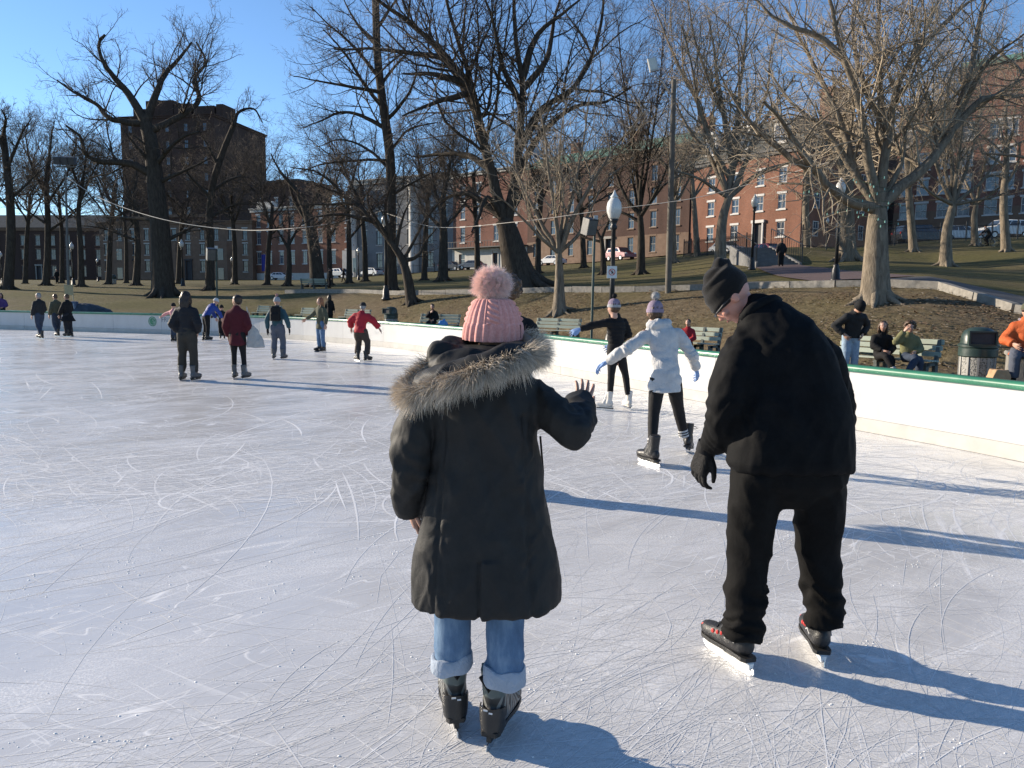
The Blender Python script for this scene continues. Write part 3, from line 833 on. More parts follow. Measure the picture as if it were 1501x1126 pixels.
tree_px('bare_tree', 'slender bare tree just right of the floodlight pole', 120, 70, [(118, 360), (115, 310), (122, 260)],
        [[0.6, (118, 300), (135, 255), (150, 225)], [0.6, (118, 280), (105, 240), (112, 210)], [0.5, (119, 320), (90, 290), (85, 265)], [0.5, (122, 262), (128, 220), (140, 195)]], 0.28, 4, group=GT, rmin=0.011, dens=1.3)
tree_px('bare_tree', 'bare tree between the floodlight pole and the huge gnarled tree', 200, 74, [(202, 370), (200, 330), (196, 290)],
        [[0.6, (198, 310), (180, 265), (172, 230)], [0.6, (197, 292), (200, 250), (190, 220)], [0.5, (200, 330), (165, 300), (150, 270)], [0.5, (201, 350), (150, 335), (110, 330)]], 0.34, 5, group=GT, rmin=0.011, dens=1.3)
tree_px('bare_tree', 'dark bare tree standing before the right half of the brick tower', 308, 64, [(308, 365), (307, 320), (312, 270), (326, 225), (342, 185)],
        [[0.6, (342, 185), (350, 165), (372, 160), (385, 180)], [0.5, (320, 240), (300, 205), (290, 190)], [0.5, (310, 290), (280, 260), (265, 235)], [0.5, (310, 280), (345, 260), (375, 262)], [0.45, (307, 320), (345, 300), (390, 300)], [0.4, (308, 340), (270, 325), (250, 300)]], 0.36, 6, group=GT, rmin=0.011, dens=1.3)
# thick cut trunk and small ones around the low brick house
tree_px('bare_tree', 'thick dark leaning trunk in front of the low red brick house', 466, 72, [(463, 385), (458, 350), (452, 318), (440, 285)],
        [[0.5, (455, 330), (430, 290), (420, 250)], [0.5, (452, 318), (470, 270), (480, 240)], [0.4, (440, 285), (410, 250), (395, 220)], [0.4, (456, 335), (490, 310), (520, 290)]], 0.66, 7, group=GT, rmin=0.012, dens=0.9)
tree_px('bare_tree', 'thin bare tree in front of the low red brick house windows', 422, 80, [(424, 390), (423, 360)],
        [[0.6, (423, 365), (405, 335), (395, 315)], [0.6, (423, 362), (440, 330), (455, 318)], [0.6, (423, 360), (424, 325), (420, 300)]], 0.34, 8, group=GT, rmin=0.011, dens=1.3)
tree_px('bare_tree', 'thin bare tree behind the park bench on the far lawn', 484, 78, [(483, 385), (482, 345), (480, 300)],
        [[0.6, (482, 320), (465, 280), (450, 255)], [0.6, (480, 302), (495, 260), (505, 230)], [0.5, (482, 345), (510, 310), (525, 290)]], 0.3, 9, group=GT, rmin=0.011, dens=1.3)
tree_px('bare_tree', 'thin straight bare tree in front of the pale stone house', 512, 84, [(512, 380), (511, 330), (509, 280)],
        [[0.6, (511, 320), (495, 275), (490, 240)], [0.6, (510, 290), (522, 245), (530, 220)], [0.5, (512, 350), (540, 315), (552, 290)]], 0.34, 10, group=GT, rmin=0.011, dens=1.3)
# tall straight tree left of centre
tree_px('bare_tree', 'tall straight bare tree with long sweeping side limbs left of the pink hat', 575, 50, [(573, 370), (573, 300), (572, 236), (565, 178), (559, 136), (553, 78), (551, 20), (549, -40)],
        [[0.5, (562, 162), (535, 125), (512, 88), (490, 60), (470, 40)], [0.5, (566, 185), (530, 170), (500, 165), (468, 178), (440, 190)],
         [0.45, (560, 140), (520, 128), (470, 120), (430, 112)], [0.45, (556, 110), (520, 70), (480, 35), (455, 10)], [0.45, (554, 70), (520, 30), (500, -10)],
         [0.45, (565, 180), (590, 150), (610, 110), (605, 70)], [0.4, (558, 120), (590, 85), (625, 60)], [0.4, (570, 220), (600, 190), (640, 180)],
         [0.4, (572, 250), (540, 220), (500, 205), (465, 215)], [0.35, (573, 290), (610, 265), (640, 250)], [0.4, (552, 40), (580, 0), (600, -40)], [0.35, (572, 240), (530, 235), (480, 240), (430, 255)]],
        0.36, 11, group=GT, rmin=0.009, depth=3.5, up=0.15, dens=1.05)
# leaning small tree that keeps dry leaves
ct, ctg = tree_px('leaning_tree', 'small leaning tree with dry reddish leaves beside the black lamp post', 604, 44, [(597, 405), (588, 378), (574, 356)],
        [[0.75, (574, 356), (548, 325), (520, 298), (492, 282), (460, 270)], [0.55, (590, 384), (612, 376), (624, 355), (640, 335)], [0.5, (560, 340), (540, 300), (545, 265)], [0.5, (545, 322), (505, 315), (465, 318), (440, 330)],
         [0.5, (580, 362), (590, 320), (605, 285)], [0.5, (574, 352), (565, 300), (580, 255)], [0.45, (520, 298), (480, 300), (430, 300)], [0.45, (505, 290), (470, 255), (425, 245)], [0.45, (530, 305), (510, 262), (500, 240)], [0.45, (600, 380), (625, 320), (650, 290)]],
        0.30, 12, bark_m=BARK_D, group=GT, rmin=0.007, depth=2.5, up=0.1, dens=1.25, droop=0.05)
def dry_leaves(root, tg, n, size, seed):
    r = np.random.default_rng(seed); E_ = np.array(tg.ends)
    k = r.integers(0, len(E_), n); P = E_[k]+r.normal(0, 0.12, (n, 3)); P = P[P[:, 0] < XY(560, 44)[0]+r.normal(0, 1.2, len(P))]; n = len(P)
    u = r.normal(0, 1, (n, 3)); u /= np.linalg.norm(u, axis=1)[:, None]; v = np.cross(u, r.normal(0, 1, (n, 3))); v /= np.linalg.norm(v, axis=1)[:, None]
    s = r.uniform(0.5, 1.1, (n, 1))*size
    V = np.stack([P-u*s, P+v*s*.5, P+u*s, P-v*s*.5], 1)-np.array(root.location)
    me = np_mesh('dry_leaves', V.reshape(-1, 3), np.arange(4*n).reshape(-1, 4), False)
    m = bpy.data.materials.new('dry_leaf'); t = NT(m); g = t.N('NewGeometry')
    t.set(base=t.ramp(g.outputs['Random Per Island'], [(0, (0.07, 0.035, 0.025)), (0.6, (0.15, 0.075, 0.05)), (1, (0.24, 0.16, 0.10))]), rough=0.8)
    o = new_obj('dry_leaves', me, m, root); o['kind'] = 'stuff'
dry_leaves(ct, ctg, 3600, 0.055, 5)
# great elm behind the pink hat
tree_px('bare_elm', 'massive dark bare elm rising behind the pink pompom hat', 766, 45, [(755, 380), (745, 340), (738, 322)],
        [[0.52, (738, 325), (724, 265), (704, 190), (690, 135), (650, 78), (606, 38), (560, 5), (520, -30)],
         [0.36, (718, 245), (690, 120), (668, 50), (652, -10), (640, -60)], [0.35, (700, 175), (660, 92), (600, 78), (540, 72), (490, 72)],
         [0.35, (690, 130), (640, 110), (590, 108)],
         [0.5, (745, 330), (756, 260), (762, 200), (766, 130), (756, 50), (752, -40)], [0.34, (760, 230), (790, 165), (842, 128), (872, 70), (884, 10), (890, -40)],
         [0.32, (758, 260), (790, 200), (840, 158), (890, 148), (925, 128)], [0.3, (765, 140), (800, 90), (812, 30), (830, -30)], [0.28, (764, 160), (735, 90), (722, 30), (700, -30)],
         [0.35, (722, 250), (690, 230), (650, 225), (610, 230)], [0.35, (735, 300), (690, 285), (655, 290), (630, 310)], [0.35, (750, 290), (790, 260), (840, 250)],
         [0.3, (690, 140), (640, 150), (590, 170)], [0.35, (766, 120), (790, 50), (850, 0)], [0.3, (745, 310), (715, 290), (700, 320), (690, 345)]],
        0.82, 13, group=GT, rmin=0.009, depth=4.5, flare=1.7, up=0.12, dens=0.88, wig=0.28)
# young vase-shaped tree on the bank
tree_px('bare_tree', 'slim vase shaped bare tree on the bank behind the green bench', 820, 34, [(820, 410), (819, 372)],
        [[0.55, (819, 375), (798, 335), (772, 285), (748, 240), (700, 215)], [0.55, (819, 372), (815, 320), (806, 262), (798, 200), (790, 150)],
         [0.6, (820, 372), (838, 325), (868, 268), (905, 212), (952, 152)], [0.5, (820, 375), (832, 315), (848, 250), (858, 190), (865, 130)], [0.45, (819, 372), (790, 345), (745, 300), (715, 280)],
         [0.45, (820, 374), (850, 340), (885, 270), (930, 230)], [0.4, (819, 374), (780, 320), (755, 235), (760, 180)], [0.4, (819, 373), (825, 290), (820, 220), (830, 150)]],
        0.25, 14, bark_m=BARK_G, twig_m=TW_G, group=GT, rmin=0.006, depth=2.5, up=0.3, dens=0.85, flare=1.7, wig=0.28)
tree_px('bare_tree', 'bare tree between the globe lamp post and the wooden pole', 938, 54, [(940, 350), (938, 310)],
        [[0.6, (938, 320), (915, 285), (900, 240), (895, 190)], [0.6, (938, 312), (940, 260), (950, 200), (955, 150)], [0.6, (939, 320), (962, 280), (985, 230)], [0.5, (938, 325), (905, 310), (880, 320)], [0.5, (938, 315), (925, 250), (920, 180)], [0.5, (939, 315), (975, 270), (1010, 250)], [0.5, (938, 312), (930, 220), (914, 120), (905, 30)], [0.45, (938, 312), (958, 190), (970, 90), (976, 10)]], 0.33, 15, group=GT, rmin=0.010, dens=1.1)
tree_px('bare_tree', 'small forked bare tree left of the globe lamp post on the lawn', 884, 60, [(884, 375), (882, 350)],
        [[0.6, (883, 355), (870, 325), (862, 290)], [0.6, (883, 352), (895, 315), (905, 280)], [0.5, (883, 355), (850, 345), (830, 320)]], 0.26, 16, group=GT, rmin=0.011)
tree_px('bare_tree', 'slender dark bare tree in front of the white based brick house', 649, 76, [(650, 370), (650, 330), (648, 290)],
        [[0.6, (650, 320), (635, 270), (630, 230)], [0.6, (649, 295), (660, 240), (665, 200)], [0.5, (650, 340), (680, 300), (695, 270)], [0.5, (650, 335), (620, 305), (605, 270)]], 0.50, 17, group=GT, rmin=0.011, dens=1.3)
tree_px('bare_tree', 'forked bare tree behind the bent man\'s black hat', 1054, 44, [(1058, 330), (1068, 290)],
        [[0.7, (1064, 300), (1072, 240), (1062, 180), (1050, 100), (1040, 30)], [0.65, (1066, 298), (1090, 245), (1112, 190), (1140, 150), (1165, 110)], [0.55, (1066, 292), (1040, 230), (1010, 190), (980, 130)],
         [0.55, (1068, 290), (1080, 220), (1085, 150), (1082, 80)], [0.5, (1070, 285), (1110, 255), (1150, 240), (1180, 235)], [0.5, (1070, 260), (1030, 180), (1015, 100), (1000, 40)], [0.45, (1075, 250), (1120, 150), (1130, 80), (1145, 20)], [0.45, (1065, 290), (1020, 260), (985, 250)], [0.5, (1066, 292), (1034, 180), (992, 90), (955, 0)], [0.45, (1074, 235), (1086, 120), (1096, 20), (1100, -40)], [0.4, (1058, 170), (1022, 70), (1004, -20)]],
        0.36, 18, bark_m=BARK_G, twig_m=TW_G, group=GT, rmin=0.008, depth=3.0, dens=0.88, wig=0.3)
# the big right-hand tree
tree_px('bare_tree', 'broad bare tree with many rising limbs on the bank above the seated women', 1284, 24.5, [(1284, 380), (1286, 325), (1288, 305)],
        [[0.55, (1278, 312), (1232, 288), (1196, 250), (1164, 205), (1148, 180), (1120, 150)], [0.45, (1285, 308), (1255, 255), (1238, 195), (1210, 130), (1180, 70), (1150, 10)],
         [0.5, (1288, 305), (1272, 230), (1258, 150), (1236, 80), (1215, 0), (1205, -50)], [0.5, (1290, 305), (1296, 220), (1290, 130), (1288, 60), (1292, -30)],
         [0.5, (1292, 305), (1300, 210), (1315, 130), (1345, 70), (1368, 20), (1385, -30)], [0.58, (1296, 305), (1335, 262), (1376, 222), (1404, 165), (1424, 90), (1440, 10), (1446, -40)],
         [0.4, (1400, 172), (1440, 145), (1480, 142), (1530, 140)], [0.35, (1408, 150), (1450, 90), (1501, 50)], [0.35, (1236, 80), (1190, 50), (1140, 30), (1100, -10)],
         [0.35, (1196, 250), (1150, 225), (1100, 180), (1060, 120)], [0.35, (1255, 250), (1210, 190), (1170, 160), (1120, 100)], [0.35, (1345, 70), (1400, 20), (1440, -10)],
         [0.35, (1296, 200), (1265, 120), (1250, 50), (1255, -20)], [0.3, (1290, 300), (1320, 240), (1330, 180), (1360, 120)]],
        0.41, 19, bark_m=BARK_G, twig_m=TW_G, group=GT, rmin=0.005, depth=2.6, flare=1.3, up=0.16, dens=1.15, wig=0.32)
tree_px('bare_tree', 'thick trunked bare tree behind the lamp post by the stone steps', 1238, 50, [(1240, 330), (1240, 270), (1236, 220)],
        [[0.5, (1240, 260), (1215, 200), (1195, 150)], [0.5, (1238, 230), (1250, 170), (1255, 110)], [0.45, (1240, 280), (1270, 230), (1290, 180)], [0.45, (1236, 222), (1225, 160), (1220, 100)], [0.4, (1240, 300), (1200, 260), (1170, 235)]], 0.60, 20, bark_m=BARK_G, twig_m=TW_G, group=GT, rmin=0.01, dens=0.9)
tree_px('bare_tree', 'pale trunked bare tree with upright limbs on the right lawn', 1383, 45, [(1388, 340), (1397, 300)],
        [[0.5, (1396, 303), (1375, 250), (1362, 200), (1350, 150)], [0.5, (1397, 300), (1395, 240), (1392, 180), (1390, 120)], [0.5, (1397, 302), (1415, 250), (1430, 200), (1440, 140)], [0.45, (1398, 300), (1440, 265), (1470, 220), (1490, 180)],
         [0.45, (1396, 302), (1360, 280), (1340, 250)], [0.45, (1397, 300), (1405, 230), (1412, 170), (1415, 110)], [0.4, (1398, 302), (1450, 290), (1495, 275)], [0.4, (1397, 301), (1380, 220), (1378, 160), (1370, 90)]],
        0.34, 21, bark_m=BARK_G, twig_m=TW_G, group=GT, rmin=0.008, up=0.35, dens=1.2, wig=0.28)
tree_px('bare_tree', 'small bare tree in front of the white estate car at the fence', 1424, 58, [(1428, 320), (1432, 295)],
        [[0.6, (1431, 300), (1415, 265), (1405, 235)], [0.6, (1432, 296), (1440, 255), (1450, 220)], [0.6, (1431, 300), (1465, 275), (1490, 250)], [0.5, (1431, 300), (1400, 285), (1380, 270)]], 0.26, 22, bark_m=BARK_G, twig_m=TW_G, group=GT, rmin=0.010)
tree_px('bare_tree', 'bare tree beyond the right edge whose branches reach into the top corner', 1640, 30, [(1640, 380), (1632, 320), (1620, 260)],
        [[0.55, (1622, 270), (1570, 200), (1520, 130), (1470, 80), (1430, 50)], [0.55, (1622, 262), (1590, 180), (1550, 90), (1520, 20)], [0.5, (1620, 262), (1630, 160), (1620, 60)], [0.45, (1624, 280), (1560, 250), (1500, 230), (1440, 225)], [0.45, (1620, 262), (1680, 180), (1720, 80)]],
        0.40, 23, bark_m=BARK_G, twig_m=TW_G, group=GT, rmin=0.006, depth=2.5, dens=1.1, wig=0.3)

# the rows of trees farther back, each with its own crown
GB = 'background trees along the street'
for i, (px, Y, tw, y1, y2, r0, lab) in enumerate([
        (-30, 84, 0, 350, 275, .30, 'dark bare tree cut by the left edge behind the globe lamp'), (38, 92, 4, 350, 285, .28, 'twiggy bare tree between the left edge tree and the spreading tree'),
        (92, 98, -4, 345, 280, .28, 'hazy bare tree directly behind the floodlight pole'), (160, 88, 5, 350, 270, .32, 'hazy bare tree just left of the dark brick tower'),
        (186, 104, -3, 360, 300, .28, 'low bare tree before the left corner of the brick tower'), (262, 96, 4, 365, 300, .30, 'dim bare tree before the middle of the brick tower'),
        (345, 90, -4, 360, 285, .30, 'dim bare tree at the right corner of the brick tower'), (392, 86, 5, 365, 300, .30, 'bare tree before the left end of the low brick house'),
        (536, 92, -5, 360, 270, .34, 'bare tree before the left pilaster of the pale stone house'), (622, 84, 4, 355, 265, .32, 'bare tree before the right pilaster of the pale stone house'),
        (700, 88, -4, 345, 255, .34, 'bare tree behind the left stem of the elm'), (788, 78, 5, 340, 250, .32, 'bare tree between the elm and the slim vase tree'),
        (855, 82, -4, 335, 255, .32, 'bare tree behind the loudspeaker pole'), (985, 66, 4, 325, 240, .32, 'bare tree right behind the wooden utility pole'),
        (1020, 74, -4, 320, 245, .30, 'bare tree at the left corner of the mansard town house'), (1180, 60, 3, 310, 235, .30, 'bare tree by the right side of the stone steps'),
        (1335, 56, -4, 305, 225, .28, 'bare tree at the left end of the long brick block'), (1470, 52, 4, 300, 210, .28, 'bare tree near the right edge above the white estate car')]):
    g_ = i > 12
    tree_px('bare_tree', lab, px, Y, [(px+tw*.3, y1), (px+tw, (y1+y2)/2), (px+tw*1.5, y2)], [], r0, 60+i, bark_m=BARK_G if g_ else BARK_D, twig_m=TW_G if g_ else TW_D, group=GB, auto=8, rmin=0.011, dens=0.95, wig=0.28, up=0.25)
# ------------------------------------------------------------------ buildings across the street
def brick_mat(name, c1, c2, mortar, sc=1.0):
    m = bpy.data.materials.new(name); t = NT(m)
    v = t.coord(sc=(1, 1, 1))
    # object axes: x along the front, z up; swap so courses run level
    sep = t.N('SeparateXYZ'); t.L(v, sep.inputs[0]); cmb = t.N('CombineXYZ')
    t.L(t.math('ADD', sep.outputs[0], sep.outputs[1]), cmb.inputs[0]); t.L(sep.outputs[2], cmb.inputs[1])
    b = t.N('TexBrick'); b.inputs['Scale'].default_value = 3.2*sc; b.inputs['Mortar Size'].default_value = 0.012
    for k, c in (('Color1', c1), ('Color2', c2), ('Mortar', mortar)): b.inputs[k].default_value = (*c, 1)
    t.L(cmb.outputs[0], b.inputs['Vector'])
    st = t.ramp(t.noise(t.coord(sc=(1, 1, 0.3)), 0.35, 5, 0.65), [(0.3, 0.72), (0.7, 1.12)])
    t.set(base=t.mix(1.0, b.outputs['Color'], st, 'MULTIPLY'), rough=0.9, spec=0.15)
    return m
BR_OR = brick_mat('brick_orange', (0.27, 0.125, 0.08), (0.21, 0.097, 0.065), (0.22, 0.17, 0.14))
BR_RED = brick_mat('brick_red', (0.235, 0.11, 0.078), (0.18, 0.085, 0.064), (0.19, 0.15, 0.13))
BR_SHD = brick_mat('brick_shaded', (0.115, 0.068, 0.053), (0.09, 0.055, 0.045), (0.10, 0.08, 0.072))  # shade lying on building C is mixed into this brick colour
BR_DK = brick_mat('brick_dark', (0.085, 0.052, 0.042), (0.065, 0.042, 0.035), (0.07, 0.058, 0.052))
ST_BR = mat('brownstone', (0.17, 0.11, 0.075), 0.85, 0.2, 0.8)
ST_PALE = mat('pale_stone', (0.46, 0.44, 0.40), 0.8, 0.12, 0.8)
ST_GREY = mat('grey_stone', (0.19, 0.19, 0.19), 0.85, 0.15, 0.6)
WHITE_P = mat('white_trim', (0.52, 0.50, 0.47), 0.6, 0.08, 2)
SLATE = mat('slate_roof', (0.06, 0.064, 0.06), 0.75, 0.3, 1.5, 0.3, 12)
COPPER = mat('copper_green', (0.12, 0.25, 0.20), 0.7, 0.25, 0.8)
DARKTR = mat('dark_trim', (0.035, 0.035, 0.04), 0.6, 0.2)
def glass_mat(name, c):
    m = bpy.data.materials.new(name); t = NT(m)
    t.set(base=t.ramp(t.noise(t.coord(), 0.7, 2), [(0.3, c), (0.7, tuple(x*2.2 for x in c))]), rough=0.06, spec=0.9)
    return m
GLASS = glass_mat('window_glass', (0.035, 0.045, 0.06))
WINM = {}
def window_meshes(w, h, bars, sill=True):
    key = (round(w, 2), round(h, 2), bars)
    if key in WINM: return WINM[key]
    m = MB(); fw = 0.09
    m.box((-w/2+fw/2, 0.11, 0), (fw, 0.10, h)); m.box((w/2-fw/2, 0.11, 0), (fw, 0.10, h))
    m.box((0, 0.11, h/2-fw/2), (w-2*fw, 0.098, fw)); m.box((0, 0.11, -h/2+fw/2), (w-2*fw, 0.098, fw)); m.box((0, 0.10, 0.02), (w-2*fw, 0.07, 0.08))
    if bars:
        m.box((0, 0.115, h/4), (0.04, 0.05, h/2-0.2)); m.box((0, 0.115, -h/4), (0.04, 0.05, h/2-0.2))
    f = m.mesh('window')
    m = MB(); m.box((0, 0.135, 0), (w-2*fw, 0.012, h-2*fw)); g = m.mesh('pane')
    m = MB(); m.box((0, -0.04, -h/2-0.09), (w+0.3, 0.16, 0.16)); s = m.mesh('sill')
    m = MB(); m.box((0, -0.02, h/2+0.14), (w+0.3, 0.10, 0.26)); l = m.mesh('lintel')
    WINM[key] = (f, g, s, l); return WINM[key]
def wall_with_holes(W_, H_, holes, th=0.3):
    """front wall in the local xz plane, facing -y, with real openings"""
    xs = sorted({0.0, W_, *[h[0] for h in holes], *[h[1] for h in holes]}); zs = sorted({0.0, H_, *[h[2] for h in holes], *[h[3] for h in holes]})
    m = MB()
    def isin(x, z): return any(h[0] < x < h[1] and h[2] < z < h[3] for h in holes)
    for a, b in zip(xs, xs[1:]):
        for c, d in zip(zs, zs[1:]):
            if not isin((a+b)/2, (c+d)/2): m.add([(a, 0, c), (b, 0, c), (b, 0, d), (a, 0, d)], [(0, 1, 2, 3)])
    for a, b, c, d in holes:
        m.add([(a, 0, c), (b, 0, c), (b, 0, d), (a, 0, d), (a, th, c), (b, th, c), (b, th, d), (a, th, d)], [(0, 4, 5, 1), (1, 5, 6, 2), (2, 6, 7, 3), (3, 7, 4, 0)])
    return m
def building(name, label, px, Y, yaw, W_, D_, H_, wall_m, cols, rows, win=(1.1, 1.9), base_h=0.0, base_m=None, trim=None, sillm=None, bars=True, cornice=0.5, cornice_m=None, side_windows=0, door_cols=(), z=None, skip=()):
    """px,Y: where the front left corner stands; yaw: turn of the front; cols: window centres in metres; rows: window centre heights"""
    x, y = XY(px, Y); z0 = ground(x, y)-0.5 if z is None else z
    root = empty(name, (x, y, z0), label, 'building', None, yaw)
    trim = trim or WHITE_P; sillm = sillm or trim
    holes = []; wins = []
    for i, r_ in enumerate(rows):
        for k, c in enumerate(cols):
            if (i, k) in skip: continue
            if i == 0 and k in door_cols: holes.append((c-0.6, c+0.6, 0.5, r_+win[1]/2)); continue
            holes.append((c-win[0]/2, c+win[0]/2, r_-win[1]/2, r_+win[1]/2)); wins.append((c, r_))
    m = wall_with_holes(W_, H_, holes)
    # sides, back, flat top
    m.add([(0, 0.0, 0), (0, D_, 0), (W_, D_, 0), (W_, 0.0, 0), (0, 0.0, H_), (0, D_, H_), (W_, D_, H_), (W_, 0.0, H_)], [(0, 4, 5, 1), (1, 5, 6, 2), (2, 6, 7, 3), (4, 7, 6, 5)])
    m.add([(0.05, 0.5, 0.1), (W_-0.05, 0.5, 0.1), (W_-0.05, 0.5, H_-0.1), (0.05, 0.5, H_-0.1)], [(0, 1, 2, 3)])
    m.build('wall', wall_m, root)
    if base_h:
        bh = [(h[0], h[1], max(h[2], 0), min(h[3], base_h)) for h in holes if h[2] < base_h]
        mm = wall_with_holes(W_+0.06, base_h, [(a+0.03, b+0.03, c, min(d, base_h-0.02)) for a, b, c, d in bh], 0.05)
        mm.v = [(a-0.03, b-0.05, c) for a, b, c in mm.v]; mm.build('base_course', base_m or ST_PALE, root)
    f, g, s, l = window_meshes(win[0], win[1], bars)
    for me, mm in ((f, trim), (g, GLASS), (s, sillm), (l, sillm)):
        if not me.materials: me.materials.append(mm)
    fk = (id(trim), id(sillm))
    for c, r_ in wins:
        o = new_obj('window', f, None, root); o.location = (c, 0, r_)
        if f.materials[0] is not trim: o.material_slots[0].link = 'OBJECT'; o.material_slots[0].material = trim
        new_obj('pane', g, None, o)
        for me, mm in ((s, sillm), (l, sillm)):
            q = new_obj(me.name.split('.')[0], me, None, o)
            if me.materials[0] is not mm: q.material_slots[0].link = 'OBJECT'; q.material_slots[0].material = mm
    for k in door_cols:
        c = cols[k]; md = MB(); hh = rows[0]+win[1]/2-0.5; md.box((c, 0.16, 0.5+hh/2), (1.18, 0.08, hh-0.02)); md.build('door', DARKTR, root)
        md = MB(); md.box((c-0.72, -0.12, 0.5+hh/2), (0.2, 0.22, hh)); md.box((c+0.72, -0.12, 0.5+hh/2), (0.2, 0.22, hh)); md.box((c, -0.14, 0.5+hh+0.2), (1.9, 0.3, 0.36)); md.build('door_surround', trim, root)
    if side_windows:
        for i, r_ in enumerate(rows):
            for k in range(side_windows):
                o = new_obj('window', f, None, root); o.location = (W_+0.13, (k+0.6)*D_/side_windows, r_); o.rotation_euler = (0, 0, math.pi/2)
                new_obj('pane', g, None, o)
    if cornice:
        mm = MB(); mm.box((W_/2, D_/2, H_+cornice*0.3), (W_+0.5, D_+0.5, cornice*0.6)); mm.box((W_/2, D_/2, H_+cornice*0.75), (W_+0.9, D_+0.9, cornice*0.3)); mm.build('cornice', cornice_m or trim, root)
    return root
def mansard(root, W_, D_, z, h, inset, m, dormers, trim):
    mb = MB()
    mb.loft([[Vector((0, 0, z)), Vector((W_, 0, z)), Vector((W_, D_, z)), Vector((0, D_, z))], [Vector((inset, inset, z+h)), Vector((W_-inset, inset, z+h)), Vector((W_-inset, D_-inset, z+h)), Vector((inset, D_-inset, z+h))]])
    rf = mb.build('roof', m, root)
    for c in dormers:
        q = MB(); q.box((c, inset*0.45, z+h*0.5), (1.7, 1.4, h*0.72)); q.add([(c-1.0, -0.45, z+h*0.86), (c+1.0, -0.45, z+h*0.86), (c+1.0, 1.4, z+h*0.9), (c-1.0, 1.4, z+h*0.9), (c, -0.45, z+h*1.02), (c, 1.4, z+h*1.02)], [(0, 1, 4), (3, 5, 2), (0, 4, 5, 3), (1, 2, 5, 4), (0, 3, 2, 1)])
        d = q.build('dormer', trim, root)
        for s_ in (-0.38, 0.38):
            q = MB(); q.box((c+s_, inset*0.45-0.72, z+h*0.48), (0.58, 0.06, h*0.5)); q.build('pane', GLASS, d)
    return rf
def chimney(root, x, y, z, w, d, h, m):
    mb = MB(); mb.box((x, y, z+h/2), (w, d, h)); mb.box((x, y, z+h+0.12), (w+0.2, d+0.2, 0.24)); c = mb.build('chimney', m, root)
    for k in (-0.25, 0.25):
        q = MB(); q.lathe([(0.16, 0), (0.13, 0.7)], (x+k*w, y, z+h+0.24), 8); q.build('chimney_pot', BR_OR, c)
def yaw_of(p0, p1):
    a, b = Vector(XY(*p0)), Vector(XY(*p1)); d = b-a
    return math.atan2(d.y, d.x), d.length
def zpx(px, py, Y): return J(px, py, Y).z
def bld(name, label, left, right, top_py, base_py, D_, wall_m, ncol, row_py, winpx, **kw):
    """left/right: (px, Y) of the front corners; heights are taken from the left corner's distance"""
    yaw, W_ = yaw_of(left, right); px, Y = left
    z0 = zpx(px, base_py, Y)-1.0; H_ = zpx(px, top_py, Y)-z0
    rows = sorted(zpx(px, q, Y)-z0 for q in row_py)
    if isinstance(ncol, str):      # measured pixel columns -> metres along the front
        a_, b_ = Vector(XY(*left)), Vector(XY(*right)); cols = []
        for q in ncol.split():
            k = ray(float(q), 435).x/ray(float(q), 435).y; cols.append(W_*(a_.x-k*a_.y)/((a_.x-k*a_.y)-(b_.x-k*b_.y)))
    elif isinstance(ncol, int): cols = [W_*(k+0.5)/ncol for k in range(ncol)]
    else: cols = [W_*f for f in ncol]
    sc = Y/FPX
    return building(name, label, px, Y, yaw, W_, D_, H_, wall_m, cols, rows, (winpx[0]*sc*kw.pop('wmul', 1.0), winpx[1]*sc), z=z0, **kw), W_, H_
# A: long red brick block on the right
rA, W_, H_ = bld('brick_apartment_block', 'long five storey red brick apartment block behind the right fence', (1302, 100), (1640, 84), 163, 352, 16, BR_RED, '1318 1341 1372 1402 1441 1463 1495 1520 1550 1580 1610', [206, 242, 278, 312], (13, 20), wmul=1.15, base_h=4.4, base_m=ST_BR, cornice=0.6, cornice_m=BR_RED)
mm = MB(); mm.box((W_*0.62, 8, H_+2.2), (W_*0.7, 13, 4.2)); mm.build('upper_storey', BR_RED, rA)
mm = MB(); mm.box((W_*0.62, 8, H_+4.6), (W_*0.72, 13.6, 0.7)); mm.build('copper_edge', COPPER, rA)
# B: town house with mansard roof
rB, W_, H_ = bld('brick_town_house', 'orange brick town house with slate mansard roof beside the stone steps', (1008, 104), (1168, 90), 248, 362, 14, BR_OR, '1037 1072 1107 1139', [276, 310, 346], (10.5, 19), wmul=1.1, door_cols=(2,), side_windows=3, cornice=0.7, cornice_m=DARKTR)
mansard(rB, W_, 14, H_+0.7, 3.6, 1.5, SLATE, [W_*0.18, W_*0.5, W_*0.8], WHITE_P)
chimney(rB, W_-0.8, 7, H_, 1.6, 4.5, 7.5, BR_OR); chimney(rB, W_*0.35, 9, H_+3, 1.4, 1.0, 3.5, BR_OR)
# dark infill and taller building behind B
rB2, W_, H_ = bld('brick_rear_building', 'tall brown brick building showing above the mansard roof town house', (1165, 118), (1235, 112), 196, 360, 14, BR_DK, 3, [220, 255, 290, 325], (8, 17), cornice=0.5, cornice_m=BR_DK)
rB3, W_, H_ = bld('shaded_brick_building', 'shaded brick building in the gap behind the thick tree by the steps', (1228, 112), (1302, 104), 292, 360, 14, BR_DK, 3, [305, 322, 345], (9, 18), cornice=0.5, cornice_m=BR_DK)
